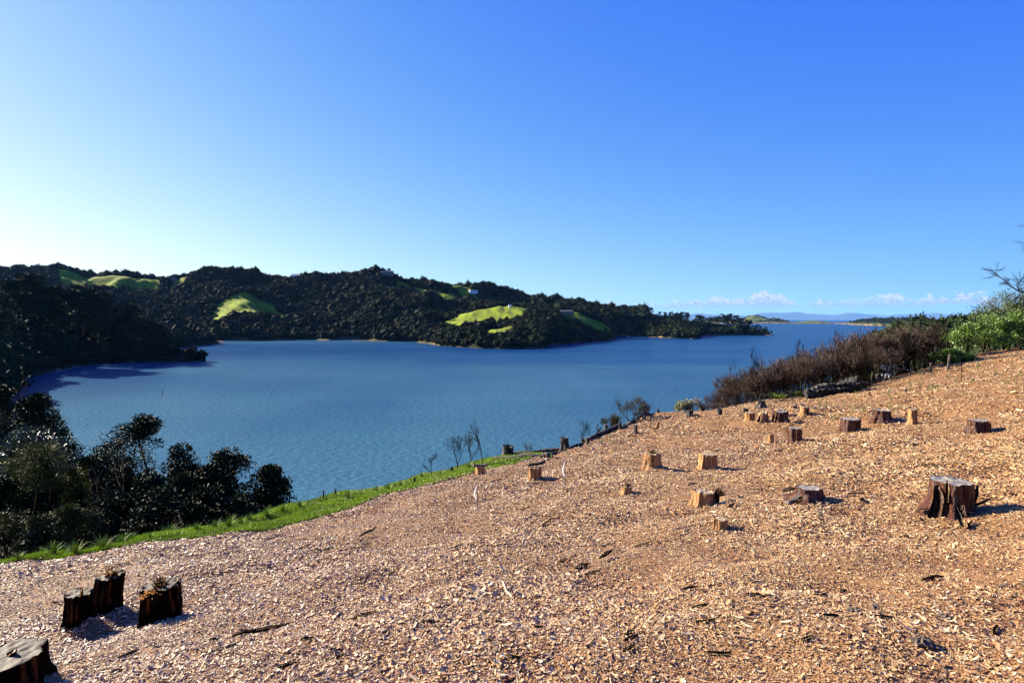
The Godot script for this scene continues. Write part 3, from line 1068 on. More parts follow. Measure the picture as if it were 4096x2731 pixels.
func far_land() -> void:
	var sea := MB.new()
	var pts := PackedVector3Array()
	var tone := PackedColorArray()
	var f := noise(61, 0.004, 4)
	var steps := []
	var s := 20.0
	while s < 95000.0:
		steps.push_back(s); s *= 1.06
	for d in steps:
		for k in 161:
			var t := lerpf(-2.6, 2.6, k / 160.0)
			var x: float = t * d
			pts.push_back(Vector3(x, 0, -d))
			var shallow := clampf(1.0 - (d - 130.0) / 420.0, 0.0, 1.0) * (0.75 + 0.5 * f.get_noise_2d(x * 1.5, d)) + clampf(0.5 * f.get_noise_2d(x * 0.35 + 300.0, d * 1.6), -0.1, 0.3) * clampf(1.0 - d / 2500.0, 0.0, 1.0)
			shallow += 0.5 * smoothstep(560.0, 800.0, d) * (1.0 - smoothstep(800.0, 900.0, d)) * (1.0 - smoothstep(-0.12, 0.05, t))
			tone.push_back(Color(0.004, 0.032, 0.104).lerp(Color(0.042, 0.110, 0.158), clampf(shallow, 0.0, 1.0)))
	sea.grid(steps.size(), 161, pts, tone, false, false)
	struct("sea", sea.mesh(), M.water)
	var mountains := loft([[[0.171, 55500, -20.0], [0.936, 55500, -20.0]],
		[[0.171, 58275, 119.2], [0.352, 58275, 163.8], [0.505, 58275, 252.9], [0.574, 57350, 183.6], [0.676, 58275, 208.3], [0.936, 58275, 119.2]],
		[[0.171, 62900, 126.3], [0.279, 62900, 222.5], [0.305, 62900, 386.1], [0.352, 62900, 530.5], [0.391, 62900, 559.4], [0.413, 62900, 386.1], [0.432, 62900, 511.3], [0.454, 62900, 694.1], [0.483, 62900, 655.6], [0.494, 62900, 723.0], [0.505, 62900, 800.0], [0.518, 62900, 751.9], [0.531, 62900, 800.0], [0.546, 62900, 703.8], [0.563, 62900, 559.4], [0.593, 62900, 621.9], [0.623, 62900, 511.3], [0.641, 62900, 530.5], [0.660, 62900, 415.0], [0.679, 62900, 655.6], [0.692, 62900, 607.5], [0.716, 62900, 636.4], [0.738, 62900, 511.3], [0.761, 62900, 366.9], [0.822, 62900, 78.1], [0.936, 62900, -18.1]],
		[[0.171, 77700, -267.2], [0.936, 77700, -267.2]]], 0.171, 0.936, 160, 5, 420.0, 9000.0, 1)
	land("mountains", mountains, [], Color.BLACK, Color(0.045, 0.06, 0.035), Color(0, 0, 0, 0), 1)
	var isle_hill := loft([[[0.317, 4507, -3.0], [0.491, 4507, -3.0]],
		[[0.317, 4720, 4.0], [0.401, 4720, 8.0], [0.477, 4720, 18.0], [0.487, 4720, 14.0], [0.491, 4720, 0.0]],
		[[0.317, 5200, 14.1], [0.355, 5200, 30.0], [0.393, 5200, 26.0], [0.436, 5200, 22.0], [0.451, 5100, 18.3], [0.477, 5000, 16.6], [0.491, 4800, 0.6]],
		[[0.317, 5700, 21.3], [0.340, 5700, 38.7], [0.361, 5700, 45.3], [0.378, 5600, 34.3], [0.396, 5600, 12.9], [0.417, 5600, 61.7], [0.425, 5600, 71.6], [0.436, 5600, 61.7], [0.451, 5400, 34.1], [0.458, 5300, 38.1], [0.480, 5100, 22.2], [0.491, 4900, -1.9]],
		[[0.317, 6500, 5.1], [0.425, 6500, 15.1], [0.491, 5200, -1.8]]], 0.317, 0.491, 110, 6, 7.0, 160.0, 2)
	var isle_low := loft([[[0.487, 4262, -3.0], [0.566, 4262, -3.0]],
		[[0.487, 4400, 1.0], [0.523, 4400, 6.0], [0.566, 4400, 1.0]],
		[[0.487, 4700, 2.7], [0.510, 4700, 13.5], [0.522, 4700, 20.7], [0.548, 4700, 16.0], [0.563, 4700, 3.0], [0.566, 4700, 1.2]],
		[[0.487, 5200, -1.8], [0.566, 5200, -1.8]]], 0.487, 0.566, 60, 6, 4.0, 120.0, 3)
	var isle_long := loft([[[0.563, 4500, -3.0], [0.604, 3200, -3.0], [0.646, 2700, -3.0], [0.679, 2480, -3.0], [0.715, 2400, -3.0], [0.829, 2300, -3.0]],
		[[0.563, 4520, 0.0], [0.604, 3240, 4.0], [0.646, 2740, 14.0], [0.679, 2520, 8.0], [0.715, 2450, 8.0], [0.829, 2350, 8.0]],
		[[0.563, 4600, -1.7], [0.604, 3700, 10.2], [0.646, 3300, 19.9], [0.693, 3100, 22.9], [0.829, 3000, 18.5]],
		[[0.563, 4800, -3.1], [0.604, 4300, 13.6], [0.632, 4100, 32.2], [0.660, 4000, 33.1], [0.693, 3900, 35.4], [0.712, 3800, 27.1], [0.745, 3700, 10.2], [0.829, 3700, 4.5]],
		[[0.563, 5600, -12.8], [0.693, 5600, -8.6], [0.829, 5600, -8.6]]], 0.563, 0.829, 120, 6, 9.0, 160.0, 4)
	var fe: Array = [PackedVector2Array([Vector2(1934, 4823), Vector2(2235, 5449), Vector2(2367, 5574), Vector2(2379, 5464), Vector2(2372, 5237), Vector2(2117, 4905)])]
	var fl: Array = [PackedVector2Array([Vector2(2254, 4540), Vector2(2415, 4684), Vector2(2604, 4700), Vector2(2510, 4470), Vector2(2226, 4382)])]
	land("island", isle_hill, fe, Color(0.10, 0.13, 0.025), Color(0.038, 0.046, 0.016), Color(0.30, 0.19, 0.10), 2, 16.0)
	land("low_island", isle_low, fl, Color(0.10, 0.13, 0.025), Color(0.038, 0.046, 0.016), Color(0.30, 0.19, 0.10), 3, 5.0)
	land("long_island", isle_long, [], Color(0.12, 0.16, 0.03), Color(0.038, 0.046, 0.016), Color(0.24, 0.15, 0.08), 4, 8.0)
	var main := loft([[[-1.282, 900, -1.5], [-0.670, 850, -1.5], [-0.502, 800, -1.5], [-0.364, 795, -1.5], [-0.265, 785, -1.5], [-0.150, 762, -1.5], [-0.058, 850, -1.5], [0.057, 900, -1.5], [0.233, 1000, -1.5]],
		[[-1.282, 935, 1.6], [-0.670, 885, 1.6], [-0.502, 835, 1.6], [-0.364, 830, 1.6], [-0.265, 820, 1.6], [-0.150, 797, 1.6], [-0.058, 885, 1.6], [0.057, 935, 1.6], [0.233, 1035, 1.6]],
		[[-1.282, 1000, 55.2], [-0.670, 960, 54.2], [-0.533, 920, 30.0], [-0.441, 910, 28.6], [-0.364, 900, 23.8], [-0.288, 890, 18.4], [-0.211, 870, 17.4], [-0.150, 850, 24.1], [-0.058, 930, 28.6], [0.057, 980, 32.2], [0.233, 1060, 20.3]],
		[[-1.282, 1080, 65.5], [-0.900, 1080, 65.5], [-0.747, 1080, 73.8], [-0.670, 1060, 64.9], [-0.594, 1050, 56.5], [-0.533, 1040, 59.4], [-0.464, 1040, 56.3], [-0.387, 1020, 38.6], [-0.318, 1020, 44.0], [-0.249, 1000, 55.2], [-0.173, 1000, 61.4], [-0.096, 1030, 52.1], [-0.020, 1060, 42.2], [0.057, 1080, 45.7], [0.233, 1120, 32.6]],
		[[-1.282, 1200, 115.4], [-0.900, 1200, 106.2], [-0.800, 1200, 110.8], [-0.708, 1200, 99.8], [-0.594, 1190, 94.6], [-0.517, 1180, 100.4], [-0.441, 1180, 95.9], [-0.364, 1170, 91.8], [-0.288, 1160, 100.1], [-0.242, 1150, 101.3], [-0.204, 1150, 94.2], [-0.135, 1160, 75.3], [-0.070, 1170, 68.5], [-0.020, 1180, 67.0], [0.034, 1190, 58.2], [0.233, 1220, 40.3]],
		[[-1.282, 1320, 164.3], [-0.900, 1320, 143.1], [-0.854, 1320, 141.1], [-0.816, 1320, 137.1], [-0.800, 1320, 139.1], [-0.747, 1320, 130.0], [-0.670, 1310, 123.2], [-0.617, 1310, 120.2], [-0.578, 1300, 124.5], [-0.540, 1290, 129.7], [-0.502, 1290, 132.6], [-0.441, 1280, 124.0], [-0.379, 1280, 119.1], [-0.349, 1270, 117.5], [-0.318, 1270, 121.3], [-0.265, 1260, 128.3], [-0.234, 1260, 126.4], [-0.204, 1260, 119.7], [-0.165, 1270, 109.7], [-0.112, 1280, 100.5], [-0.070, 1290, 98.1], [-0.047, 1290, 102.1], [-0.008, 1290, 94.2], [0.023, 1290, 81.3], [0.057, 1290, 62.6], [0.118, 1290, 55.7], [0.187, 1290, 44.8], [0.233, 1290, 35.9]],
		[[-1.282, 1700, 98.9], [-0.594, 1700, 72.9], [-0.211, 1650, 71.7], [0.018, 1600, 33.7], [0.233, 1500, 10.5]]], -1.282, 0.233, 330, 9, 24.0, 170.0, 5)
	var nearpoint := loft([[[-1.359, 120, -1.0], [-0.976, 150, -1.0], [-0.907, 175, -1.0], [-0.886, 205, -1.0], [-0.871, 245, -1.0], [-0.854, 284, -1.0], [-0.818, 312, -1.0], [-0.735, 377, -1.0], [-0.693, 393, -1.0], [-0.633, 397, -1.0], [-0.563, 402, -1.0], [-0.538, 409, -1.0]],
		[[-1.359, 140, 6.0], [-0.976, 170, 6.0], [-0.907, 195, 6.0], [-0.886, 225, 6.0], [-0.871, 264, 5.0], [-0.854, 304, 5.0], [-0.735, 392, 4.0], [-0.633, 406, 8.0], [-0.578, 409, 6.0], [-0.538, 412, 0.0]],
		[[-1.359, 360, 39.1], [-0.900, 370, 22.4], [-0.823, 370, 18.1], [-0.762, 420, 10.1], [-0.701, 424, 5.7], [-0.647, 424, 2.4], [-0.594, 422, 0.6], [-0.563, 418, -0.1], [-0.538, 414, -1.4]],
		[[-1.359, 480, 56.8], [-0.900, 460, 33.9], [-0.823, 450, 26.9], [-0.762, 446, 18.1], [-0.701, 440, 10.1], [-0.647, 434, 5.1], [-0.594, 428, 1.5], [-0.563, 422, -0.4], [-0.538, 416, -1.8]],
		[[-1.359, 600, 36.0], [-0.900, 560, 14.1], [-0.762, 500, 4.4], [-0.647, 460, -2.4], [-0.563, 432, -3.4], [-0.538, 419, -3.0]]], -1.359, -0.538, 150, 8, 4.0, 50.0, 6)
	var farpoint := loft([[[-1.359, 560, -1.0], [-0.670, 565, -1.0], [-0.585, 603, -1.0], [-0.520, 700, -1.0], [-0.503, 742, -1.0]],
		[[-1.359, 580, 6.0], [-0.670, 585, 6.0], [-0.585, 622, 7.0], [-0.520, 712, 3.0], [-0.503, 747, 0.0]],
		[[-1.359, 660, 56.8], [-0.900, 650, 46.4], [-0.756, 645, 36.4], [-0.669, 645, 22.6], [-0.602, 680, 12.8], [-0.571, 700, 10.2], [-0.533, 730, 3.2], [-0.503, 752, -0.5]],
		[[-1.359, 760, 78.3], [-0.900, 740, 58.9], [-0.756, 730, 47.3], [-0.669, 725, 27.8], [-0.602, 740, 15.3], [-0.571, 755, 10.9], [-0.533, 765, 2.5], [-0.503, 768, -1.1]],
		[[-1.359, 860, 38.6], [-0.670, 830, 9.7], [-0.571, 800, 1.2], [-0.503, 775, -2.0]]], -1.359, -0.503, 120, 8, 5.0, 60.0, 7)
	var headland := loft([[[-0.169, 745, -1.0], [-0.154, 713, -1.0], [-0.127, 655, -1.0], [-0.089, 620, -1.0], [-0.058, 596, -1.0], [-0.012, 580, -1.0], [0.054, 592, -1.0], [0.066, 660, -1.0], [0.118, 735, -1.0], [0.172, 800, -1.0], [0.181, 815, -1.0]],
		[[-0.169, 757, 0.5], [-0.154, 725, 0.5], [-0.127, 667, 6.0], [-0.089, 632, 6.0], [-0.058, 608, 6.0], [-0.012, 592, 6.0], [0.054, 604, 6.0], [0.066, 672, 6.0], [0.118, 747, 6.0], [0.172, 812, 0.5], [0.181, 827, 0.5]],
		[[-0.169, 770, -0.0], [-0.154, 740, 4.5], [-0.127, 720, 8.5], [-0.058, 680, 11.8], [-0.012, 668, 13.6], [0.054, 680, 16.0], [0.118, 780, 10.3], [0.172, 830, 2.7], [0.181, 840, -0.2]],
		[[-0.169, 820, -0.7], [-0.127, 790, 14.9], [-0.073, 770, 18.8], [-0.028, 765, 21.8], [0.011, 770, 27.1], [0.049, 780, 31.2], [0.076, 800, 28.2], [0.095, 820, 23.1], [0.125, 850, 17.6], [0.156, 860, 7.6], [0.181, 865, 0.2]],
		[[-0.169, 880, -1.6], [-0.127, 900, 26.6], [-0.089, 900, 38.3], [-0.058, 900, 45.1], [-0.023, 905, 52.9], [0.012, 910, 48.8], [0.064, 920, 42.0], [0.095, 930, 43.5], [0.118, 930, 41.4], [0.164, 920, 23.7], [0.181, 900, 1.1]],
		[[-0.169, 980, -9.0], [-0.058, 1020, 20.6], [0.012, 1040, 24.4], [0.118, 1040, 20.5], [0.181, 960, -3.1]]], -0.169, 0.181, 150, 8, 5.0, 60.0, 8)
	var pinepoint := loft([[[0.164, 1040, -1.0], [0.233, 1035, -1.0], [0.240, 985, -1.0], [0.279, 925, -1.0], [0.317, 890, -1.0], [0.323, 892, -1.0], [0.329, 1090, -1.0], [0.401, 1090, -1.0], [0.461, 1080, -1.0]],
		[[0.164, 1050, 5.0], [0.233, 1045, 5.0], [0.240, 995, 5.0], [0.279, 935, 5.0], [0.317, 900, 5.0], [0.323, 902, 5.0], [0.329, 1100, 5.0], [0.401, 1100, 5.0], [0.461, 1090, 0.0]],
		[[0.164, 1080, 20.1], [0.233, 1085, 15.9], [0.279, 1040, 10.9], [0.317, 950, 3.1], [0.324, 960, 1.4], [0.331, 1120, 6.9], [0.401, 1115, 5.3], [0.461, 1086, 0.1]],
		[[0.164, 1190, 40.0], [0.209, 1200, 44.7], [0.233, 1200, 40.1], [0.271, 1190, 27.3], [0.309, 1180, 18.3], [0.340, 1170, 13.9], [0.386, 1150, 10.6], [0.416, 1130, 6.7], [0.445, 1105, 2.1], [0.461, 1090, -0.3]],
		[[0.164, 1380, 12.1], [0.309, 1300, -1.8], [0.401, 1200, -2.1], [0.461, 1095, -1.0]]], 0.164, 0.461, 130, 8, 4.0, 60.0, 9)
	var woodhill := loft([[[0.600, 45, 20.8], [0.783, 48, 21.7], [1.166, 48, 23.1]],
		[[0.600, 75, 20.1], [0.652, 80, 21.6], [0.751, 80, 23.5], [0.832, 80, 24.1], [1.166, 80, 25.3]],
		[[0.600, 120, 19.3], [0.652, 125, 23.9], [0.699, 130, 25.8], [0.751, 132, 26.9], [0.832, 135, 27.6], [0.975, 140, 28.4], [1.166, 150, 28.0]],
		[[0.600, 200, 13.6], [0.652, 210, 16.0], [0.832, 220, 22.9], [1.166, 230, 27.0]],
		[[0.600, 420, -3.0], [1.166, 450, -3.0]]], 0.600, 1.166, 60, 6, 3.0, 30.0, 10)
	var fa: Array = [PackedVector2Array([Vector2(-1005, 1256), Vector2(-945, 1266), Vector2(-843, 1257), Vector2(-780, 1268), Vector2(-742, 1206), Vector2(-811, 1210), Vector2(-848, 1184), Vector2(-845, 1120), Vector2(-918, 1170), Vector2(-962, 1205)]), PackedVector2Array([Vector2(-745, 1247), Vector2(-710, 1261), Vector2(-692, 1213), Vector2(-700, 1179), Vector2(-733, 1212)]), PackedVector2Array([Vector2(-512, 966), Vector2(-535, 1035), Vector2(-509, 1081), Vector2(-459, 1079), Vector2(-385, 1014), Vector2(-373, 926), Vector2(-413, 937), Vector2(-444, 941), Vector2(-458, 912), Vector2(-478, 907)]), PackedVector2Array([Vector2(-790, 1072), Vector2(-720, 1013), Vector2(-687, 959), Vector2(-709, 964)]), PackedVector2Array([Vector2(-250, 1204), Vector2(-235, 1223), Vector2(-197, 1193), Vector2(-160, 1185), Vector2(-103, 1156), Vector2(-71, 1079), Vector2(-83, 1025), Vector2(-128, 1069), Vector2(-171, 1110), Vector2(-206, 1142), Vector2(-233, 1155)]), PackedVector2Array([Vector2(-159, 1251), Vector2(-111, 1247), Vector2(-80, 1211), Vector2(-60, 1179), Vector2(-89, 1153), Vector2(-125, 1203)])]
	var fc: Array = [PackedVector2Array([Vector2(-129, 883), Vector2(-110, 891), Vector2(-79, 895), Vector2(-52, 900), Vector2(-21, 899), Vector2(15, 905), Vector2(28, 873), Vector2(14, 782), Vector2(-15, 776), Vector2(-52, 783), Vector2(-77, 768)]), PackedVector2Array([Vector2(-50, 676), Vector2(-32, 749), Vector2(-15, 747), Vector2(0, 728), Vector2(8, 680), Vector2(-13, 637)]), PackedVector2Array([Vector2(60, 910), Vector2(88, 925), Vector2(123, 927), Vector2(151, 920), Vector2(157, 909), Vector2(141, 864), Vector2(119, 847), Vector2(104, 855), Vector2(72, 825)])]
	var ground_dark := Color(0.018, 0.022, 0.010)
	land("far_hills", main, fa, Color(0.19, 0.255, 0.014), ground_dark, Color(0.10, 0.08, 0.04), 5, 6.0)
	land("near_point", nearpoint, [], Color(0.19, 0.255, 0.014), ground_dark, Color(0.17, 0.13, 0.10), 6, 1.5)
	land("far_point", farpoint, [], Color(0.19, 0.255, 0.014), ground_dark, Color(0.10, 0.08, 0.05), 7, 1.5)
	land("headland", headland, fc, Color(0.19, 0.255, 0.014), ground_dark, Color(0.08, 0.06, 0.035), 8, 4.0)
	land("pine_point", pinepoint, [], Color(0.19, 0.255, 0.014), ground_dark, Color(0.24, 0.15, 0.085), 9, 5.0)
	land("forest_hill", woodhill, [], Color(0.19, 0.255, 0.014), Color(0.03, 0.035, 0.015), Color(0, 0, 0, 0), 10)
	var blobs := [leafy(301, 0.85, 260, 0.22), leafy(302, 0.7, 260, 0.24), leafy(303, 0.95, 260, 0.2), leafy(304, 0.75, 260, 0.26)]
	var hill_blobs := [leafy(311, 0.8, 700, 0.15), leafy(312, 0.75, 700, 0.15), leafy(313, 0.9, 700, 0.14)]
	var greens := [Color(0.010, 0.019, 0.005), Color(0.014, 0.026, 0.007), Color(0.020, 0.034, 0.009), Color(0.034, 0.046, 0.014), Color(0.016, 0.029, 0.010)]
	wood("hill_forest", "dark native bush covering the far hills behind the bay", main, fa, 38.0, 5.0, blobs, greens, 21, 3.0)
	wood("near_point_forest", "dark bush on the near left point", nearpoint, [], 18.0, 3.6, blobs, greens, 22, 2.5)
	wood("far_point_forest", "dark bush on the second left point", farpoint, [], 20.0, 3.9, blobs, greens, 23, 3.0)
	wood("headland_forest", "rounded dark trees covering the headland in the middle of the bay", headland, fc, 18.0, 3.7, blobs, greens, 24, 2.0, 0.0, 3.0)
	wood("pine_point_forest", "dark bush under the pines of the long point", pinepoint, [], 20.0, 4.2, blobs, greens, 25, 1.6)
	wood("island_bush", "scrubby bush on the far island with the green hill", isle_hill, fe, 900.0, 5.5, blobs, greens, 26, 12.0)
	wood("long_island_bush", "scrubby bush on the long low island", isle_long, [], 420.0, 5.0, blobs, greens, 27, 12.0)
	wood("forest_hill_trees", "dense green trees over the hill at the right", woodhill, [], 3.4, 1.7, hill_blobs, [Color(0.035, 0.055, 0.016), Color(0.05, 0.07, 0.02), Color(0.028, 0.045, 0.015)], 28, 0.0)
	var p: Node3D
	p = pine("pine_tree", "tallest pine standing alone above the long point", perch(pinepoint, 287.3, 1178.8), 17.31, 0, "old pines on the long point")
	p = pine("pine_tree", "pine just right of the tallest one", perch(pinepoint, 304.2, 1174.2), 15.05, 1, "old pines on the long point")
	p = pine("pine_tree", "pine in the open row on the long point", perch(pinepoint, 315.1, 1171.1), 16.48, 2, "old pines on the long point")
	p = pine("pine_tree", "pine in the open row on the long point", perch(pinepoint, 325.9, 1168.1), 18.08, 3, "old pines on the long point")
	p = pine("pine_tree", "pine in the open row on the long point", perch(pinepoint, 336.3, 1163.8), 21.32, 4, "old pines on the long point")
	p = pine("pine_tree", "pine at the right end of the open row", perch(pinepoint, 345.8, 1159.8), 23.49, 5, "old pines on the long point")
	p = pine("pine_tree", "narrow pine standing apart left of the gap to the sea", perch(pinepoint, 355.2, 1155.9), 24.77, 6, "old pines on the long point")
	p = pine("pine_tree", "broad pine right of the gap to the sea", perch(pinepoint, 377.7, 1154.2), 23.42, 7, "old pines on the long point")
	p = pine("pine_tree", "pine leaning on the broad one by the sea gap", perch(pinepoint, 387.9, 1160.9), 21.44, 8, "old pines on the long point")
	p = pine("pine_tree", "pine of the first pair right of the broad one", perch(pinepoint, 416.5, 1151.2), 21.98, 9, "old pines on the long point")
	p = pine("pine_tree", "taller pine in the middle of the long point", perch(pinepoint, 427.3, 1147.2), 28.87, 10, "old pines on the long point")
	p = pine("pine_tree", "pine beside the taller one in the middle of the long point", perch(pinepoint, 437.3, 1143.5), 28.66, 11, "old pines on the long point")
	p = pine("pine_tree", "thin pine toward the tip of the long point", perch(pinepoint, 448.2, 1137.6), 27.25, 12, "old pines on the long point")
	p = pine("pine_tree", "thin pine toward the tip of the long point", perch(pinepoint, 456.5, 1132.2), 24.06, 13, "old pines on the long point")
	p = pine("pine_tree", "small pine toward the tip of the long point", perch(pinepoint, 469.9, 1122.9), 21.83, 14, "old pines on the long point")
	p = pine("pine_tree", "small pine near the tip of the long point", perch(pinepoint, 479.6, 1113.3), 16.97, 15, "old pines on the long point")
	p = pine("pine_tree", "small pine near the tip of the long point", perch(pinepoint, 484.9, 1107.9), 14.72, 16, "old pines on the long point")
	p = pine("pine_tree", "last tall pine before the tip of the long point", perch(pinepoint, 491.3, 1101.2), 13.6, 17, "old pines on the long point")
	p = pine("pine_tree", "tiny pine on the very tip of the long point", perch(pinepoint, 498.1, 1092.2), 7.76, 18, "old pines on the long point")
	p = pine("pine_tree", "short pine right of the broad pair", perch(pinepoint, 404.0, 1155.8), 18.48, 19, "old pines on the long point")
	p = pine("pine_tree", "short pine between the thin ones near the tip", perch(pinepoint, 463.3, 1127.7), 21.62, 20, "old pines on the long point")
	p = pine("pine_tree", "tall dark pine high at the left edge", perch(nearpoint, -316.3, 360.8), 32.74, 40, "tall old pines on the near left point", 3)
	p = pine("pine_tree", "tallest dark pine of the near left point", perch(nearpoint, -314.2, 373.0), 38.1, 41, "tall old pines on the near left point", 3)
	p = pine("pine_tree", "dark pine between the two tall ones at the left", perch(nearpoint, -296.1, 344.4), 27.35, 42, "tall old pines on the near left point", 3)
	p = pine("pine_tree", "dark pine right of the tallest one", perch(nearpoint, -304.9, 373.8), 35.32, 43, "tall old pines on the near left point", 3)
	p = pine("pine_tree", "pine with a bare trunk on the near left point", perch(nearpoint, -318.1, 409.3), 37.95, 44, "tall old pines on the near left point", 3)
	p = pine("pine_tree", "broad layered pine on the near left point", perch(nearpoint, -318.5, 424.3), 42.88, 45, "tall old pines on the near left point", 3)
	p = pine("pine_tree", "pine right against the broad layered one", perch(nearpoint, -310.9, 422.8), 39.82, 46, "tall old pines on the near left point", 3)
	p = pine("pine_tree", "lower pine between the bare trunk and the tall ones", perch(nearpoint, -295.8, 369.6), 29.28, 47, "tall old pines on the near left point", 3)
	p = pine("pine_tree", "pine above the middle of the near left point", perch(nearpoint, -302.8, 429.8), 28.95, 48, "tall old pines on the near left point", 3)
	p = pine("pine_tree", "pointed pine right of the middle of the near left point", perch(nearpoint, -288.6, 430.5), 32.95, 49, "tall old pines on the near left point", 3)
	p = pine("pine_tree", "smaller pine on the near left point's slope", perch(nearpoint, -260.8, 400.5), 26.13, 50, "tall old pines on the near left point", 3)
	p = pine("pine_tree", "small pine low on the near left point", perch(nearpoint, -249.2, 401.6), 21.28, 51, "tall old pines on the near left point", 3)
	p = pine("pine_tree", "bushy pine low on the near left point", perch(nearpoint, -241.3, 402.3), 17.01, 52, "tall old pines on the near left point", 3)
	p = pine("pine_tree", "small pine beside the low slope on the near left point", perch(nearpoint, -255.1, 401.2), 22.49, 53, "tall old pines on the near left point", 3)
	p = pine("pine_tree", "stubby pine on the tip of the near left point", perch(nearpoint, -226.2, 406.1), 7.84, 54, "tall old pines on the near left point", 3)
	p = pine("pine_tree", "bushy small pine just before the tip", perch(nearpoint, -230.9, 403.4), 5.94, 55, "tall old pines on the near left point", 3)
	p = pine("pine_tree", "tiny pine on the very tip of the near left point", perch(nearpoint, -222.2, 407.9), 5.99, 56, "tall old pines on the near left point", 3)
	p = pine("pine_tree", "short pine in front of the pointed one", perch(nearpoint, -293.3, 427.9), 24.9, 57, "tall old pines on the near left point", 3)
	p = pine("pine_tree", "dark low pine at the left edge", perch(nearpoint, -270.3, 301.7), 19.46, 58, "tall old pines on the near left point", 3)
	p = pine("pine_tree", "short pine under the broad layered one", perch(nearpoint, -308.4, 426.0), 20.56, 59, "tall old pines on the near left point", 3)
	p = pine("ridge_tree", "rounded tree standing highest above the left ridge", perch(main, -611.1, 1267.7), 15.13, 70, "trees standing up from the far ridge")
	p = pine("ridge_tree", "bushy tree left of the highest ridge tree", perch(main, -629.6, 1269.9), 8.51, 71, "trees standing up from the far ridge")
	p = pine("ridge_tree", "rounded tree group on the left ridge", perch(main, -652.4, 1270.8), 10.51, 72, "trees standing up from the far ridge")
	p = pine("ridge_tree", "lone tree above the dark roofed ridge house", perch(main, -267.8, 1241.1), 15.44, 73, "trees standing up from the far ridge")
	p = pine("ridge_tree", "small lone tree on the right of the ridge house", perch(main, -242.6, 1243.5), 11.1, 74, "trees standing up from the far ridge")
	p = pine("ridge_tree", "tallest tree on the right part of the ridge", perch(main, -67.2, 1273.0), 13.38, 75, "trees standing up from the far ridge")
	p = pine("ridge_tree", "wide tree on the right part of the ridge", perch(main, -46.8, 1273.3), 11.6, 76, "trees standing up from the far ridge")
	p = pine("ridge_tree", "tree right against the wide ridge tree", perch(main, -38.0, 1273.4), 10.99, 77, "trees standing up from the far ridge")
	p = pine("ridge_tree", "tree right of the wide ridge tree", perch(main, -22.4, 1273.6), 10.48, 78, "trees standing up from the far ridge")
	p = pine("ridge_tree", "slim tree on the descending ridge", perch(main, -15.6, 1273.7), 9.62, 79, "trees standing up from the far ridge")
	p = pine("ridge_tree", "small tree low on the descending ridge", perch(main, 9.7, 1274.0), 8.16, 80, "trees standing up from the far ridge")
	p = pine("ridge_tree", "tree left of the gap where the ridge meets the sky", perch(main, 93.7, 1275.6), 11.44, 81, "trees standing up from the far ridge")
	p = pine("ridge_tree", "tree right of the gap where the ridge meets the sky", perch(main, 103.5, 1275.7), 11.33, 82, "trees standing up from the far ridge")
	p = pine("ridge_tree", "dark tree in the long row on the low ridge behind the headland", perch(main, 120.0, 1264.5), 9, 90, "row of trees on the low ridge")
	p = pine("ridge_tree", "dark tree in the long row on the low ridge behind the headland", perch(main, 129.2, 1264.8), 9, 91, "row of trees on the low ridge")
	p = pine("ridge_tree", "dark tree in the long row on the low ridge behind the headland", perch(main, 138.4, 1265.1), 9, 92, "row of trees on the low ridge")
	p = pine("ridge_tree", "dark tree in the long row on the low ridge behind the headland", perch(main, 147.7, 1265.4), 9, 93, "row of trees on the low ridge")
	p = pine("ridge_tree", "dark tree in the long row on the low ridge behind the headland", perch(main, 156.9, 1265.8), 9, 94, "row of trees on the low ridge")
	p = pine("ridge_tree", "dark tree in the long row on the low ridge behind the headland", perch(main, 166.1, 1266.1), 9, 95, "row of trees on the low ridge")
	p = pine("ridge_tree", "dark tree in the long row on the low ridge behind the headland", perch(main, 175.4, 1266.4), 9, 96, "row of trees on the low ridge")
	p = pine("ridge_tree", "dark tree in the long row on the low ridge behind the headland", perch(main, 184.6, 1266.7), 9, 97, "row of trees on the low ridge")
	p = pine("ridge_tree", "dark tree in the long row on the low ridge behind the headland", perch(main, 193.9, 1267.1), 9, 98, "row of trees on the low ridge")
	p = pine("ridge_tree", "dark tree in the long row on the low ridge behind the headland", perch(main, 203.1, 1267.4), 9, 99, "row of trees on the low ridge")
	p = pine("ridge_tree", "dark tree in the long row on the low ridge behind the headland", perch(main, 212.4, 1267.7), 9, 100, "row of trees on the low ridge")
	p = pine("ridge_tree", "dark tree in the long row on the low ridge behind the headland", perch(main, 221.7, 1268.0), 9, 101, "row of trees on the low ridge")
	p = pine("ridge_tree", "dark tree in the long row on the low ridge behind the headland", perch(main, 231.0, 1268.3), 9, 102, "row of trees on the low ridge")
	p = pine("ridge_tree", "dark tree in the long row on the low ridge behind the headland", perch(main, 240.2, 1268.7), 9, 103, "row of trees on the low ridge")
	house("modern_house", "white flat roofed house on the hillside under the right ridge", perch(main, -81.7, 1199.6) + Vector3(0, 3.0, 0), 0.35, 17, 9, 5.5, Color(0.8, 0.8, 0.8), Color(0.05, 0.05, 0.055), true, 4)
	house("ridge_house", "dark roofed house on the ridge top", perch(main, -261.3, 1189.9) + Vector3(0, 5.0, 0), 0.1, 26, 10, 6, Color(0.12, 0.11, 0.1), Color(0.06, 0.06, 0.07), false, 5)
	house("ridge_house", "white house with a wide roof on the left ridge", perch(main, -460.7, 1213.9) + Vector3(0, 6.0, 0), 0.0, 18, 10, 6, Color(0.8, 0.8, 0.8), Color(0.3, 0.3, 0.32), false, 4)
	house("ridge_house", "low grey house peeking over the far left ridge", perch(main, -745.7, 1243.1) + Vector3(0, 3.0, 0), 0.0, 24, 9, 5, Color(0.25, 0.24, 0.23), Color(0.12, 0.12, 0.13), true, 5)
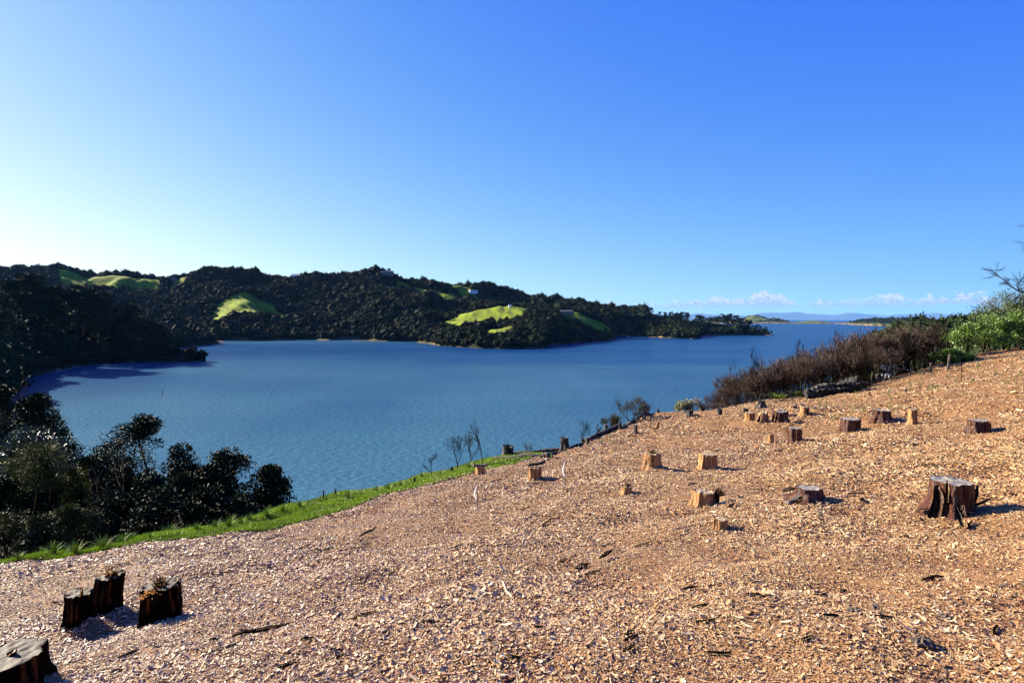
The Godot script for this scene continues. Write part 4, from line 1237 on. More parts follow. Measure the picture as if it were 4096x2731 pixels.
	house("farm_house", "dark low house on the headland above the lit field", perch(headland, 84.4, 882.7) + Vector3(0, 1.0, 0), -0.1, 20, 8, 4, Color(0.16, 0.13, 0.11), Color(0.09, 0.085, 0.08), false, 6)
	house("farm_shed", "small white shed beside the trees of the headland field", perch(headland, -3.3, 866.6) + Vector3(0, 1.0, 0), 0.2, 3.5, 3, 2.4, Color(0.8, 0.8, 0.8), Color(0.4, 0.42, 0.45), false, 2)
	house("beach_house", "grey gabled beach house behind the little beach", perch(pinepoint, 192.3, 1043.1) + Vector3(0, 1.5, 0), 0.9, 8, 11, 8, Color(0.33, 0.35, 0.38), Color(0.42, 0.46, 0.5), false, 2)
	pole("left one of two power poles on the low ridge", perch(pinepoint, 239.7, 1160.2), 20.75)
	pole("right one of two power poles on the low ridge", perch(pinepoint, 245.6, 1160.9), 19.88)
	pole("power pole on the ridge at the far left", perch(main, -1096.8, 1260.7), 21.33)
	far_bare("pale bare tree above the rocky spit", perch(pinepoint, 304.4, 1036.1), 20.0, 0)
	far_bare("pale bare tree right beside the other above the spit", perch(pinepoint, 306.9, 1023.2), 18.0, 1)
	far_bare("brownish bare tree left on the spit", perch(pinepoint, 267.6, 1016.8), 14.0, 2)
	far_bare("pale bare poplar at the head of the bay, leftmost", perch(main, -548.5, 910.9), 13.0, 5)
	far_bare("pale bare poplar behind the second left point", perch(main, -477.1, 877.1), 15.0, 6)
	far_bare("pale bare poplar among the dark trees of the bay", perch(main, -377.5, 859.5), 16.0, 7)

func stumps() -> void:
	var o: Node3D
	o = stump("big dark stump cut off by the bottom left corner, orange gash in its bark", "dark", -3.84, 4.33, 0.22, 0.24, 1, 0.12, 0, 0, 0.02)
	shard(o, "torn_bark", Vector3(0.22172915072685503*0.1, 0.24422341239479683*0.98, 0.0), Vector3(0.22172915072685503*0.25, 0.24422341239479683*1.12, -0.02), 0.03, Color(0.25,0.12,0.05))
	o = stump("left low block of the dark twin stump, flat sawn top with one upright splinter", "dark", -5.19, 6.83, 0.14, 0.37, 3, 0.1, 0, 0, 0.03)
	shard(o, "splinter", Vector3(0.14016449885233326*0.5, 0.3718439173680175*0.95, 0.14016449885233326*0.5), Vector3(0.14016449885233326*0.55, 0.3718439173680175*1.25, 0.14016449885233326*0.4), 0.022, Color(0.42,0.2,0.08))
	o = stump("tall leaning block of the dark twin stump with a torn orange face", "dark", -5.2, 7.29, 0.15, 0.43, 5, 0.1, 0.12, 0.1, 0.05)
	spray(o, Vector3(0.14697475133894378*0.5, 0.4296863045141535, 0), 26, 0.13, 51, Color(0.3,0.15,0.07))
	shard(o, "torn_wood", Vector3(0.14697475133894378*0.35, 0.4296863045141535*0.35, 0.14697475133894378*0.95), Vector3(0.14697475133894378*0.55, 0.4296863045141535*1.0, 0.14697475133894378*0.9), 0.05, Color(0.46,0.2,0.07))
	o = stump("dark upright stump right of the twin stump, frayed orange fibres hanging over its rim", "dark", -3.89, 6.31, 0.18, 0.39, 8, 0.08, 0, 0, 0.03)
	spray(o, Vector3(0.17674980872226434*0.1, 0.3889824024483541*0.97, 0.17674980872226434*0.85), 46, 0.15, 52, Color(0.42,0.2,0.08), Vector3(0,-0.5,0.9))
	spray(o, Vector3(0, 0.3889824024483541, 0), 30, 0.12, 53, Color(0.2,0.12,0.07))
	shard(o, "bare_twig", Vector3(0.17674980872226434*0.8, 0.3889824024483541*0.97, 0), Vector3(0.17674980872226434*1.25, 0.3889824024483541*1.2, 0), 0.012, Color(0.06,0.04,0.03))
	o = stump("peeled orange stump in mid slope, taller of the two bare neighbours, frayed top", "peeled", 2.88, 11.65, 0.16, 0.32, 12, 0.22, 0, 0, 0.06)
	spray(o, Vector3(0, 0.3181331293037498, 0), 26, 0.1, 54, Color(0.35,0.19,0.08))
	stump("peeled orange stump with a clean grey sawn top right of the frayed one", "peeled", 3.89, 11.29, 0.16, 0.29, 14, 0.15, 0, 0, 0.02)
	o = stump("tiny shredded stump alone in the middle of the slope", "peeled", 1.95, 9.7, 0.08, 0.12, 15, 0.3, 0, 0, 0.12)
	spray(o, Vector3(0, 0.11813312930374907*0.8, 0), 40, 0.1, 55, Color(0.4,0.22,0.09))
	o = stump("broad pale split stump with dark torn bark piled at its right", "peeled", 2.78, 8.23, 0.14, 0.19, 17, 0.2, 0, 0, 0.06)
	spray(o, Vector3(0.1376832440703899*1.0, 0.19330527926549304*0.7, 0), 60, 0.16, 56, Color(0.12,0.075,0.045), Vector3(0.9,0,0.3))
	shard(o, "torn_bark", Vector3(0.1376832440703899*0.7, 0, 0.1376832440703899*0.5), Vector3(0.1376832440703899*1.5, 0.19330527926549304*0.9, 0.1376832440703899*0.1), 0.05, Color(0.06,0.035,0.02))
	stump("small low round stump nearest the bottom centre of the slope", "peeled", 2.49, 6.8, 0.08, 0.11, 20, 0.12, 0, 0, 0.02)
	o = stump("flared red bark stump with a wide grey plate on top", "bark", 3.96, 7.58, 0.14, 0.16, 21, 0.95, 0, 0, 0.04)
	shard(o, "root", Vector3(-0.13726090283091014*0.6, 0.1606732976281557*0.3, 0.13726090283091014*0.3), Vector3(-0.13726090283091014*1.5, 0.02, 0.13726090283091014*0.7), 0.05, Color(0.1,0.04,0.025))
	stump("red bark stump with sawn top right of the little split one", "bark", 6.88, 13.84, 0.15, 0.35, 23, 0.15, 0, 0, 0.02)
	stump("small thin split stump left of the red bark one", "peeled", 6.75, 14.84, 0.07, 0.24, 24, 0.2, 0, 0, 0.08)
	stump("glossy dark red stump beside a heaped mulch mound", "bark", 9.15, 15.39, 0.23, 0.34, 25, 0.1, 0, 0, 0.02)
	stump("pale stump with vertical ribs, leftmost of the clustered group", "peeled", 8.52, 20.39, 0.16, 0.28, 26, 0.25, 0, 0, 0.05)
	o = stump("rotten hollow stump shell in the clustered group", "peeled", 8.6, 19.49, 0.15, 0.28, 27, 0.35, 0, 0, 0.3)
	shard(o, "shell", Vector3(-0.1502127008416231*1.2, 0, 0.1502127008416231*0.6), Vector3(-0.1502127008416231*0.9, 0.28201989288447027*0.8, 0.1502127008416231*0.4), 0.09, Color(0.5,0.3,0.14))
	o = stump("wide red brown stump with a torn left side, front of the clustered group", "bark", 9.07, 19.28, 0.22, 0.34, 29, 0.2, 0, 0, 0.12)
	shard(o, "torn_wood", Vector3(-0.21567559296098088*1.2, 0, 0.21567559296098088*0.5), Vector3(-0.21567559296098088*0.95, 0.33699311400153265*1.05, 0.21567559296098088*0.3), 0.05, Color(0.45,0.22,0.08))
	stump("orange stump half hidden behind the wide torn one", "peeled", 9.66, 20.51, 0.18, 0.22, 31, 0.1, 0, 0, 0.05)
	stump("very low splintered stump farthest back in the clustered group", "peeled", 10.52, 21.32, 0.12, 0.13, 32, 0.3, 0, 0, 0.2)
	o = stump("pale stump with a black burnt stripe right of the clustered group", "peeled", 10.25, 19.93, 0.14, 0.29, 33, 0.3, 0, 0, 0.04)
	shard(o, "burnt_stripe", Vector3(0.1397245600612099*0.05, 0, 0.1397245600612099*1.0), Vector3(0.1397245600612099*0.0, 0.2885615914307596*0.98, 0.1397245600612099*0.9), 0.045, Color(0.015,0.012,0.01))
	shard(o, "root", Vector3(0.1397245600612099*0.5, 0.2885615914307596*0.3, 0.1397245600612099*0.4), Vector3(0.1397245600612099*1.5, 0.03, 0.1397245600612099*0.5), 0.06, Color(0.5,0.3,0.14))
	stump("black flared stump with a pale sawn top near the brown scrub", "burnt", 10.5, 23.93, 0.13, 0.29, 36, 1, 0, 0, 0.02)
	stump("small black stump lying low left of the flared black one", "burnt", 9.49, 23.11, 0.1, 0.18, 37, 0.3, 0, -0.3, 0.05)
	stump("black stump beside a long dark mulch shadow near the scrub", "burnt", 8.54, 23.41, 0.1, 0.27, 38, 0.2, 0, 0, 0.05)
	stump("half burnt stump beside a mulch mound near the slope edge", "burnt", 7.76, 24.78, 0.13, 0.26, 39, 0.25, 0, 0, 0.05)
	stump("jagged black hollow stump at the foot of the scrub", "burnt", 9.32, 27.93, 0.14, 0.23, 40, 0.4, 0, 0, 0.4)
	stump("lone black stump on the skyline of the slope edge", "burnt", 7.62, 29.65, 0.08, 0.2, 41, 0.3, 0, 0, 0.2)
	o = stump("thin leaning pale stump with a forked root near the long sticks", "peeled", 5.48, 21.59, 0.06, 0.31, 42, 0.5, 0.25, 0, 0.05)
	shard(o, "root", Vector3(-0.06067635807192091, 0.31327467482785254*0.2, 0.06067635807192091), Vector3(-0.06067635807192091*3.5, 0.02, 0.06067635807192091*1.2), 0.06, Color(0.55,0.36,0.19))
	stump("narrow grey post-like stump left of the leaning pale one", "grey", 4.62, 21.29, 0.07, 0.33, 44, 0.1, 0, 0, 0.05)
	stump("red bark stump with a crumbled mulchy left shoulder", "bark", 10.79, 16.63, 0.21, 0.3, 45, 0.35, 0, 0, 0.1)
	stump("tall narrow pale peeled stump standing alone on the right slope", "peeled", 10.89, 15.47, 0.11, 0.4, 46, 0.12, 0, 0, 0.03)
	o = stump("split dark stump at the right edge with an upright side splinter", "bark", 10.16, 12.41, 0.19, 0.25, 47, 0.15, 0, 0, 0.04)
	shard(o, "splinter", Vector3(0.19047589900535639*1.2, -0.02, 0), Vector3(0.19047589900535639*1.45, 0.2540933435348134*0.8, 0), 0.03, Color(0.3,0.17,0.09))
	o = stump("biggest stump, glossy red bark and grey sawn top, right foreground", "bark", 4.95, 6.42, 0.2, 0.35, 49, 0.2, 0, 0, 0.02)
	shard(o, "torn_bark", Vector3(-0.20399081866870653*1.15, -0.05, 0.20399081866870653*0.35), Vector3(-0.20399081866870653*0.85, 0.351874521805661*0.98, 0.20399081866870653*0.2), 0.075, Color(0.2,0.1,0.06))
	shard(o, "splinter", Vector3(-0.20399081866870653*0.75, 0.351874521805661*0.5, 0.20399081866870653*0.7), Vector3(-0.20399081866870653*0.62, 0.351874521805661*1.12, 0.20399081866870653*0.55), 0.022, Color(0.46,0.28,0.13))
	shard(o, "torn_bark", Vector3(0.20399081866870653*0.95, 0.351874521805661*0.25, 0.05), Vector3(0.20399081866870653*1.45, 0.351874521805661*0.9, 0.02), 0.03, Color(0.1,0.05,0.03))
	shard(o, "splinter", Vector3(0.20399081866870653*1.0, 0.351874521805661*0.3, 0.1), Vector3(0.20399081866870653*1.9, 0.351874521805661*0.55, 0.1), 0.016, Color(0.05,0.03,0.02))
	shard(o, "root", Vector3(-0.20399081866870653*0.25, 0.351874521805661*0.3, 0.20399081866870653*0.85), Vector3(-0.20399081866870653*0.2, -0.08, 0.20399081866870653*1.15), 0.07, Color(0.12,0.05,0.035))
	stump("orange stump on the grass edge carrying a bleached slab", "peeled", -0.92, 16.52, 0.12, 0.24, 55, 0.12, 0, 0, 0.05)
	stump("pale stump carrying a curled bark slab, lower middle of the slope", "peeled", 0.55, 13.48, 0.14, 0.27, 56, 0.12, 0, 0, 0.05)
	stump("large charred stump with a slanted hollow top at the log barrier", "burnt", -0.14, 20.31, 0.18, 0.36, 57, 0.3, 0, -0.2, 0.15)
	stump("upright charred stump with pale cracked foot behind the barrier", "burnt", 1.87, 20.24, 0.14, 0.4, 58, 0.3, 0, 0, 0.06)
	stump("thin charred post behind the left end of the lower log", "burnt", 0.88, 20.87, 0.03, 0.27, 59, 0.08, 0.03, 0, 0.05, "wooden_post", "old posts along the edge of the slope")
	stump("charred post just left of the upright charred stump", "burnt", 1.58, 20.97, 0.04, 0.3, 60, 0.08, 0.03, 0, 0.05, "wooden_post", "old posts along the edge of the slope")
	stump("short black post on the grass edge behind the saplings", "burnt", -1.82, 17.27, 0.04, 0.2, 61, 0.08, 0.03, 0, 0.05, "wooden_post", "old posts along the edge of the slope")
	stump("pointed black stub on the grass edge", "burnt", -2.74, 15.97, 0.03, 0.17, 62, 0.08, 0.03, 0, 0.05, "wooden_post", "old posts along the edge of the slope")
	stump("tall grey post behind the upper log", "grey", 4.19, 25.45, 0.08, 0.47, 63, 0.08, 0.03, 0, 0.05, "wooden_post", "old posts along the edge of the slope")
	stump("short grey post right beside the tall one", "grey", 4.37, 25.48, 0.05, 0.23, 64, 0.08, 0.03, 0, 0.05, "wooden_post", "old posts along the edge of the slope")
	stump("black post against the upper log", "burnt", 4.73, 24.93, 0.05, 0.32, 65, 0.08, 0.03, 0, 0.05, "wooden_post", "old posts along the edge of the slope")
	stump("wide black post behind the upper log's middle", "burnt", 3.58, 24.74, 0.07, 0.28, 66, 0.08, 0.03, 0, 0.05, "wooden_post", "old posts along the edge of the slope")
	stump("black post at the cut end of the upper log", "burnt", 2.88, 23.24, 0.07, 0.34, 67, 0.08, 0.03, 0, 0.05, "wooden_post", "old posts along the edge of the slope")
	stump("cracked grey stub in front of the upper log's cut end", "grey", 2.75, 20.64, 0.07, 0.25, 68, 0.08, 0.03, 0, 0.05, "wooden_post", "old posts along the edge of the slope")
	stump("left one of two thin black stakes on the grass edge", "burnt", -4.91, 14.81, 0.02, 0.25, 69, 0.08, 0.03, 0, 0.05, "wooden_post", "old posts along the edge of the slope")
	stump("right one of two thin black stakes on the grass edge", "burnt", -4.69, 15.11, 0.02, 0.21, 70, 0.08, 0.03, 0, 0.05, "wooden_post", "old posts along the edge of the slope")
	stump("leaning wooden post under the green shrubs", "grey", 20.05, 26.18, 0.05, 0.66, 71, 0.08, 0.12, 0, 0.05, "wooden_post", "old posts along the edge of the slope")
	stump("short wooden post below the bare round tree", "grey", 19.62, 26.68, 0.05, 0.41, 72, 0.08, 0.03, 0, 0.05, "wooden_post", "old posts along the edge of the slope")

func logs() -> void:
	fallen("burnt_log", "big charred log lying at the foot of the brown scrub", on(13.67, 26.5, 0.24), on(15.87, 26.05, 0.3), 0.27, 0.3, 1, true, "log", false, 0.22)
	fallen("barrier_log", "lower long charred log of the barrier on the slope edge", on(-0.69, 20.15, 0.03), on(1.08, 19.1, 0.05), 0.06, 0.07, 2, true, "log", true, 0.16)
	fallen("barrier_log", "charred log lying right of the long lower one", on(1.17, 19.15, 0.05), on(2.51, 20.25, 0.05), 0.06, 0.09, 3, true, "log", false, 0.2)
	fallen("barrier_log", "shorter log with a pale cut face lying on the lower long one", on(-0.32, 21.1, 0.16), on(1.97, 20.8, 0.12), 0.09, 0.06, 4, true, "log", true, 0.08)
	fallen("barrier_log", "straight upper barrier log with a round pale cut face", on(3.05, 23.85, 0.2), on(4.8, 25.5, 0.2), 0.12, 0.09, 5, true, "log", true, 0.08)
	fallen("barrier_log", "middle charred log joining the two ends of the barrier", on(2.14, 21.5, 0.08), on(3.08, 23.4, 0.1), 0.11, 0.09, 6, true, "log", false, 0.12)
	fallen("barrier_log", "far charred log climbing along the edge to the skyline stump", on(4.81, 24.75, 0.05), on(6, 27.05, 0.12), 0.07, 0.05, 7, true, "log", false, 0.2)
	fallen("barrier_log", "last thin charred log before the skyline stump", on(6.36, 28.1, 0.06), on(7.27, 28.95, 0.04), 0.05, 0.06, 8, true, "log", false, 0.25)
	fallen("dead_branch", "forked driftwood grey branch piled on the far barrier log", on(5.96, 26.85, 0.12), on(6.79, 28.1, 0.35), 0.05, 0.03, 9, false, "branch", false, 0.2)
	fallen("dead_branch", "grey broken branch leaning over the barrier", on(1.28, 21.15, 0.05), on(1.66, 22.6, 0.22), 0.03, 0.02, 10, false, "branch", false, 0.2)
	fallen("dead_branch", "short pale branch stub poking up from the lower log", on(1.73, 21.1, 0.05), on(1.91, 21.95, 0.25), 0.03, 0.02, 11, false, "branch", false, 0.1)
	fallen("barrier_log", "thin charred pole lying in front of the middle log", on(2.08, 20.3, 0.03), on(3.62, 22.65, 0.04), 0.03, 0.02, 12, true, "log", false, 0.15)
	fallen("dead_branch", "grey forked branch sticking up behind the long lower log", on(1.39, 21.15, 0.02), on(1.92, 23.7, 0.3), 0.03, 0.01, 13, false, "branch", false, 0.2)
	fallen("dead_branch", "grey stick crossing over the far barrier log", on(5.21, 25.8, 0.05), on(6.08, 26.65, 0.28), 0.03, 0.01, 14, false, "branch", false, 0.2)
	fallen("dead_branch", "thick grey root end on the far barrier log", on(6.22, 26.9, 0.1), on(7.02, 29.2, 0.3), 0.06, 0.03, 15, false, "branch", false, 0.3)
	fallen("dead_branch", "short charred stick lying below the long lower log", on(0.35, 18.85, 0.02), on(1.07, 18.9, 0.04), 0.03, 0.02, 16, true, "branch", false, 0.2)
	fallen("burnt_stub", "flat black stub behind the left end of the big charred log", on(15.4, 30.35, 0.2), on(15.54, 30, 0.2), 0.1, 0.1, 17, true, "log", false, 0.2)
	fallen("weathered_slab", "bleached wood slab lying on the orange stump by the grass", on(-1.12, 16.47, 0.29), on(-0.72, 16.54, 0.27), 0.04, 0.03, 18, false, "slab", true, 0.2)
	fallen("bark_slab", "curled dark bark slab lying on the pale lower middle stump", on(0.39, 13.53, 0.33), on(0.79, 13.48, 0.39), 0.03, 0.04, 19, true, "slab", false, 0.2)

func edge_plants() -> void:
	var rng := RandomNumberGenerator.new()
	rng.seed = 31
	grass()
	var tufts := []
	for k in 4:
		tufts.append(tuft(k))
	put_tuft(tufts, 0, on(-9.49, 11.5), 0.22, "medium arching green flax tuft at the left end of the grass strip")
	put_tuft(tufts, 1, on(-9.1, 11.3), 0.34, "large arching green flax tuft at the left end of the grass strip")
	put_tuft(tufts, 2, on(-8.52, 11.1), 0.34, "large arching green flax tuft at the left end of the grass strip")
	put_tuft(tufts, 3, on(-8.47, 11.45), 0.2, "small arching green flax tuft at the left end of the grass strip")
	put_tuft(tufts, 4, on(-8.12, 11.3), 0.34, "large arching green flax tuft at the left end of the grass strip")
	put_tuft(tufts, 5, on(-8, 11.65), 0.28, "medium arching green flax tuft on the grass strip below the dark trees")
	put_tuft(tufts, 6, on(-8.02, 12), 0.25, "medium arching green flax tuft on the grass strip below the dark trees")
	put_tuft(tufts, 7, on(-7.44, 11.7), 0.17, "small arching green flax tuft on the grass strip below the dark trees")
	put_tuft(tufts, 8, on(-7.5, 12.5), 0.28, "medium arching green flax tuft on the grass strip below the dark trees")
	put_tuft(tufts, 9, on(-6.94, 11.85), 0.17, "small arching green flax tuft on the grass strip below the dark trees")
	put_tuft(tufts, 10, on(-6.93, 12.5), 0.25, "medium arching green flax tuft on the grass strip below the dark trees")
	put_tuft(tufts, 11, on(-6.48, 12), 0.14, "small arching green flax tuft on the grass strip below the dark trees")
	put_tuft(tufts, 12, on(-6.67, 12.8), 0.28, "medium arching green flax tuft on the grass strip below the dark trees")
	put_tuft(tufts, 13, on(-6.41, 12.9), 0.34, "large arching green flax tuft on the grass strip below the dark trees")
	put_tuft(tufts, 14, on(-6.21, 13.05), 0.28, "medium arching green flax tuft on the grass strip below the dark trees")
	put_tuft(tufts, 15, on(-6.13, 13.3), 0.25, "medium arching green flax tuft on the grass strip below the dark trees")
	put_tuft(tufts, 16, on(-5.84, 12.6), 0.17, "small arching green flax tuft on the grass strip below the dark trees")
	put_tuft(tufts, 17, on(-5.8, 13.45), 0.31, "large arching green flax tuft on the grass strip below the dark trees")
	put_tuft(tufts, 18, on(-5.55, 13.8), 0.25, "medium arching green flax tuft on the middle of the grass strip above the water")
	put_tuft(tufts, 19, on(-5.21, 14), 0.28, "medium arching green flax tuft on the middle of the grass strip above the water")
	put_tuft(tufts, 20, on(-4.88, 13.4), 0.17, "small arching green flax tuft on the middle of the grass strip above the water")
	put_tuft(tufts, 21, on(-4.66, 14.3), 0.2, "small arching green flax tuft on the middle of the grass strip above the water")
	put_tuft(tufts, 22, on(-4.17, 14.5), 0.28, "medium arching green flax tuft on the middle of the grass strip above the water")
	put_tuft(tufts, 23, on(-3.93, 14.85), 0.17, "small arching green flax tuft on the middle of the grass strip above the water")
	put_tuft(tufts, 24, on(-3.72, 15.6), 0.28, "medium arching green flax tuft on the middle of the grass strip above the water")
	put_tuft(tufts, 25, on(-3.5, 16.15), 0.25, "medium arching green flax tuft on the middle of the grass strip above the water")
	put_tuft(tufts, 26, on(-3.19, 16.4), 0.25, "medium arching green flax tuft on the middle of the grass strip above the water")
	put_tuft(tufts, 27, on(-2.73, 17.25), 0.25, "medium arching green flax tuft on the far right end of the grass strip")
	put_tuft(tufts, 28, on(-2.2, 17.65), 0.22, "medium arching green flax tuft on the far right end of the grass strip")
	put_tuft(tufts, 29, on(-1.91, 17.95), 0.25, "medium arching green flax tuft on the far right end of the grass strip")
	put_tuft(tufts, 30, on(-1.39, 18.5), 0.34, "large arching green flax tuft on the far right end of the grass strip")
	put_tuft(tufts, 31, on(-1.16, 17.7), 0.22, "medium arching green flax tuft on the far right end of the grass strip")
	put_tuft(tufts, 32, on(-9.56, 11), 0.2, "small arching green flax tuft at the left end of the grass strip")
	put_tuft(tufts, 33, on(-9.15, 11.65), 0.2, "small arching green flax tuft at the left end of the grass strip")
	put_tuft(tufts, 34, on(-7.99, 12.35), 0.2, "small arching green flax tuft on the grass strip below the dark trees")
	put_tuft(tufts, 35, on(-7.25, 12.7), 0.17, "small arching green flax tuft on the grass strip below the dark trees")
	bare_sapling("thin bare sapling leftmost above the water", -2.51, 17.65, 0.89, 0)
	bare_sapling("bare sapling with wide grey twigs, left of the tall pair", -1.86, 19.3, 1.29, 1)
	bare_sapling("slim bare sapling just left of the tallest one", -1.36, 19.15, 1.33, 2)
	bare_sapling("tallest bare sapling at the end of the grass strip", -1.02, 19.55, 1.59, 3)
	bare_sapling("bare reddish sapling behind the lower log", 0.75, 21.2, 0.98, 4)
	bare_sapling("small bare twiggy top behind the charred stump", 2.09, 24, 0.81, 5)
	bare_sapling("bare crooked sapling behind the cut log end", 3.01, 24.75, 1.44, 6)
	bare_sapling("scraggly leaning bare sapling behind the posts", 4, 26.65, 0.95, 7)

func scrub() -> void:
	var kinds := scrub_kinds()
	put_scrub(kinds, 0, 10.07, 28.43, 0.9, "short bare brown tree, front row, at the left tip of the scrub", "bare trees of the brown scrub")
	put_scrub(kinds, 1, 10.46, 28.67, 1.17, "short bare brown tree, front row, at the left tip of the scrub", "bare trees of the brown scrub")
	put_scrub(kinds, 2, 10.73, 28.55, 1.4, "short bare brown tree, front row, beside the grey twiggy shrub", "bare trees of the brown scrub")
	put_scrub(kinds, 3, 11.16, 28.91, 1.41, "short bare brown tree, front row, beside the grey twiggy shrub", "bare trees of the brown scrub")
	put_scrub(kinds, 4, 11.32, 28.45, 1.54, "short bare brown tree, front row, beside the grey twiggy shrub", "bare trees of the brown scrub")
	put_scrub(kinds, 5, 11.78, 28.96, 1.09, "short bare brown tree, front row, beside the grey twiggy shrub", "bare trees of the brown scrub")
	put_scrub(kinds, 6, 12.24, 29.26, 1.58, "short bare brown tree, front row, behind the black stumps", "bare trees of the brown scrub")
	put_scrub(kinds, 7, 12.21, 28.33, 1.47, "short bare brown tree, front row, behind the black stumps", "bare trees of the brown scrub")
	put_scrub(kinds, 8, 12.93, 29.14, 1.65, "short bare brown tree, front row, behind the black stumps", "bare trees of the brown scrub")
	put_scrub(kinds, 9, 12.92, 28.55, 1.79, "short bare brown tree, front row, behind the black stumps", "bare trees of the brown scrub")
	put_scrub(kinds, 10, 13.52, 29.2, 2.05, "short bare brown tree, front row, behind the palm like plants", "bare trees of the brown scrub")
	put_scrub(kinds, 11, 13.97, 29.29, 2.3, "mid height bare brown tree, front row, behind the palm like plants", "bare trees of the brown scrub")
	put_scrub(kinds, 12, 14, 28.69, 2.3, "mid height bare brown tree, front row, behind the palm like plants", "bare trees of the brown scrub")
	put_scrub(kinds, 13, 14.53, 29.08, 2.47, "mid height bare brown tree, front row, behind the palm like plants", "bare trees of the brown scrub")
	put_scrub(kinds, 14, 14.3, 27.91, 1.98, "short bare brown tree, front row, behind the left half of the charred log", "bare trees of the brown scrub")
	put_scrub(kinds, 15, 14.67, 27.81, 2.38, "mid height bare brown tree, front row, behind the left half of the charred log", "bare trees of the brown scrub")
	put_scrub(kinds, 16, 15.12, 28.15, 2.43, "mid height bare brown tree, front row, behind the left half of the charred log", "bare trees of the brown scrub")
	put_scrub(kinds, 17, 15.29, 27.95, 1.74, "short bare brown tree, front row, behind the left half of the charred log", "bare trees of the brown scrub")
	put_scrub(kinds, 18, 15.47, 27.67, 1.97, "short bare brown tree, front row, behind the left half of the charred log", "bare trees of the brown scrub")
	put_scrub(kinds, 19, 15.86, 27.85, 2.39, "mid height bare brown tree, front row, behind the right half of the charred log", "bare trees of the brown scrub")
	put_scrub(kinds, 20, 16.47, 28.25, 2.62, "mid height bare brown tree, front row, behind the right half of the charred log", "bare trees of the brown scrub")
	put_scrub(kinds, 21, 16.52, 27.69, 2.5, "mid height bare brown tree, front row, behind the right half of the charred log", "bare trees of the brown scrub")
	put_scrub(kinds, 22, 17.08, 28.09, 1.89, "short bare brown tree, front row, behind the right half of the charred log", "bare trees of the brown scrub")
	put_scrub(kinds, 23, 17.12, 27.67, 1.82, "short bare brown tree, front row, behind the right half of the charred log", "bare trees of the brown scrub")
	put_scrub(kinds, 24, 17.49, 27.74, 2.38, "mid height bare brown tree, front row, between the charred log and the iron shed", "bare trees of the brown scrub")
	put_scrub(kinds, 25, 18.03, 28.03, 1.86, "short bare brown tree, front row, between the charred log and the iron shed", "bare trees of the brown scrub")
	put_scrub(kinds, 26, 18.07, 27.41, 1.78, "short bare brown tree, front row, between the charred log and the iron shed", "bare trees of the brown scrub")
	put_scrub(kinds, 27, 19.06, 28.21, 1.6, "short bare brown tree, front row, between the charred log and the iron shed", "bare trees of the brown scrub")
	put_scrub(kinds, 28, 19.84, 28.78, 1.52, "short bare brown tree, front row, in front of the forest hill", "bare trees of the brown scrub")
	put_scrub(kinds, 29, 20.01, 28.59, 1.62, "short bare brown tree, front row, in front of the forest hill", "bare trees of the brown scrub")
	put_scrub(kinds, 30, 19.94, 27.93, 1.4, "short bare brown tree, front row, in front of the forest hill", "bare trees of the brown scrub")
	put_scrub(kinds, 31, 20.22, 27.82, 1.23, "short bare brown tree, front row, in front of the forest hill", "bare trees of the brown scrub")
	put_scrub(kinds, 32, 21.33, 28.87, 1.71, "short bare brown tree, front row, in front of the forest hill", "bare trees of the brown scrub")
	put_scrub(kinds, 33, 22.15, 29.3, 0.75, "short bare brown tree, front row, in front of the forest hill", "bare trees of the brown scrub")
	put_scrub(kinds, 34, 10.34, 29.57, 0.62, "short bare brown tree, second row, at the left tip of the scrub", "bare trees of the brown scrub")
	put_scrub(kinds, 35, 10.56, 29.35, 0.74, "short bare brown tree, second row, at the left tip of the scrub", "bare trees of the brown scrub")
	put_scrub(kinds, 36, 11.01, 29.78, 1.15, "short bare brown tree, second row, at the left tip of the scrub", "bare trees of the brown scrub")
	put_scrub(kinds, 37, 11.55, 30.42, 2.07, "short bare brown tree, second row, beside the grey twiggy shrub", "bare trees of the brown scrub")
	put_scrub(kinds, 38, 11.85, 30.19, 2.24, "mid height bare brown tree, second row, beside the grey twiggy shrub", "bare trees of the brown scrub")
	put_scrub(kinds, 39, 12.28, 30.22, 1.57, "short bare brown tree, second row, beside the grey twiggy shrub", "bare trees of the brown scrub")
	put_scrub(kinds, 40, 12.91, 30.74, 2.41, "mid height bare brown tree, second row, behind the black stumps", "bare trees of the brown scrub")
	put_scrub(kinds, 41, 12.94, 30.17, 2.01, "short bare brown tree, second row, behind the black stumps", "bare trees of the brown scrub")
	put_scrub(kinds, 42, 13.73, 31.16, 2.38, "mid height bare brown tree, second row, behind the black stumps", "bare trees of the brown scrub")
	put_scrub(kinds, 43, 13.79, 30.63, 2.51, "mid height bare brown tree, second row, behind the black stumps", "bare trees of the brown scrub")
	put_scrub(kinds, 44, 14.04, 30.57, 2.17, "short bare brown tree, second row, behind the palm like plants", "bare trees of the brown scrub")
	put_scrub(kinds, 45, 14.25, 30.44, 2.24, "mid height bare brown tree, second row, behind the palm like plants", "bare trees of the brown scrub")
	put_scrub(kinds, 46, 14.59, 30.3, 2.17, "short bare brown tree, second row, behind the palm like plants", "bare trees of the brown scrub")
	put_scrub(kinds, 47, 15.06, 30.63, 2.46, "mid height bare brown tree, second row, behind the palm like plants", "bare trees of the brown scrub")
	put_scrub(kinds, 48, 15.28, 30.19, 3, "mid height bare brown tree, second row, behind the palm like plants", "bare trees of the brown scrub")
	put_scrub(kinds, 49, 15.51, 30.09, 2.96, "mid height bare brown tree, second row, behind the left half of the charred log", "bare trees of the brown scrub")
	put_scrub(kinds, 50, 15.52, 29.36, 2.35, "mid height bare brown tree, second row, behind the left half of the charred log", "bare trees of the brown scrub")
	put_scrub(kinds, 51, 15.7, 29.12, 2.77, "mid height bare brown tree, second row, behind the left half of the charred log", "bare trees of the brown scrub")
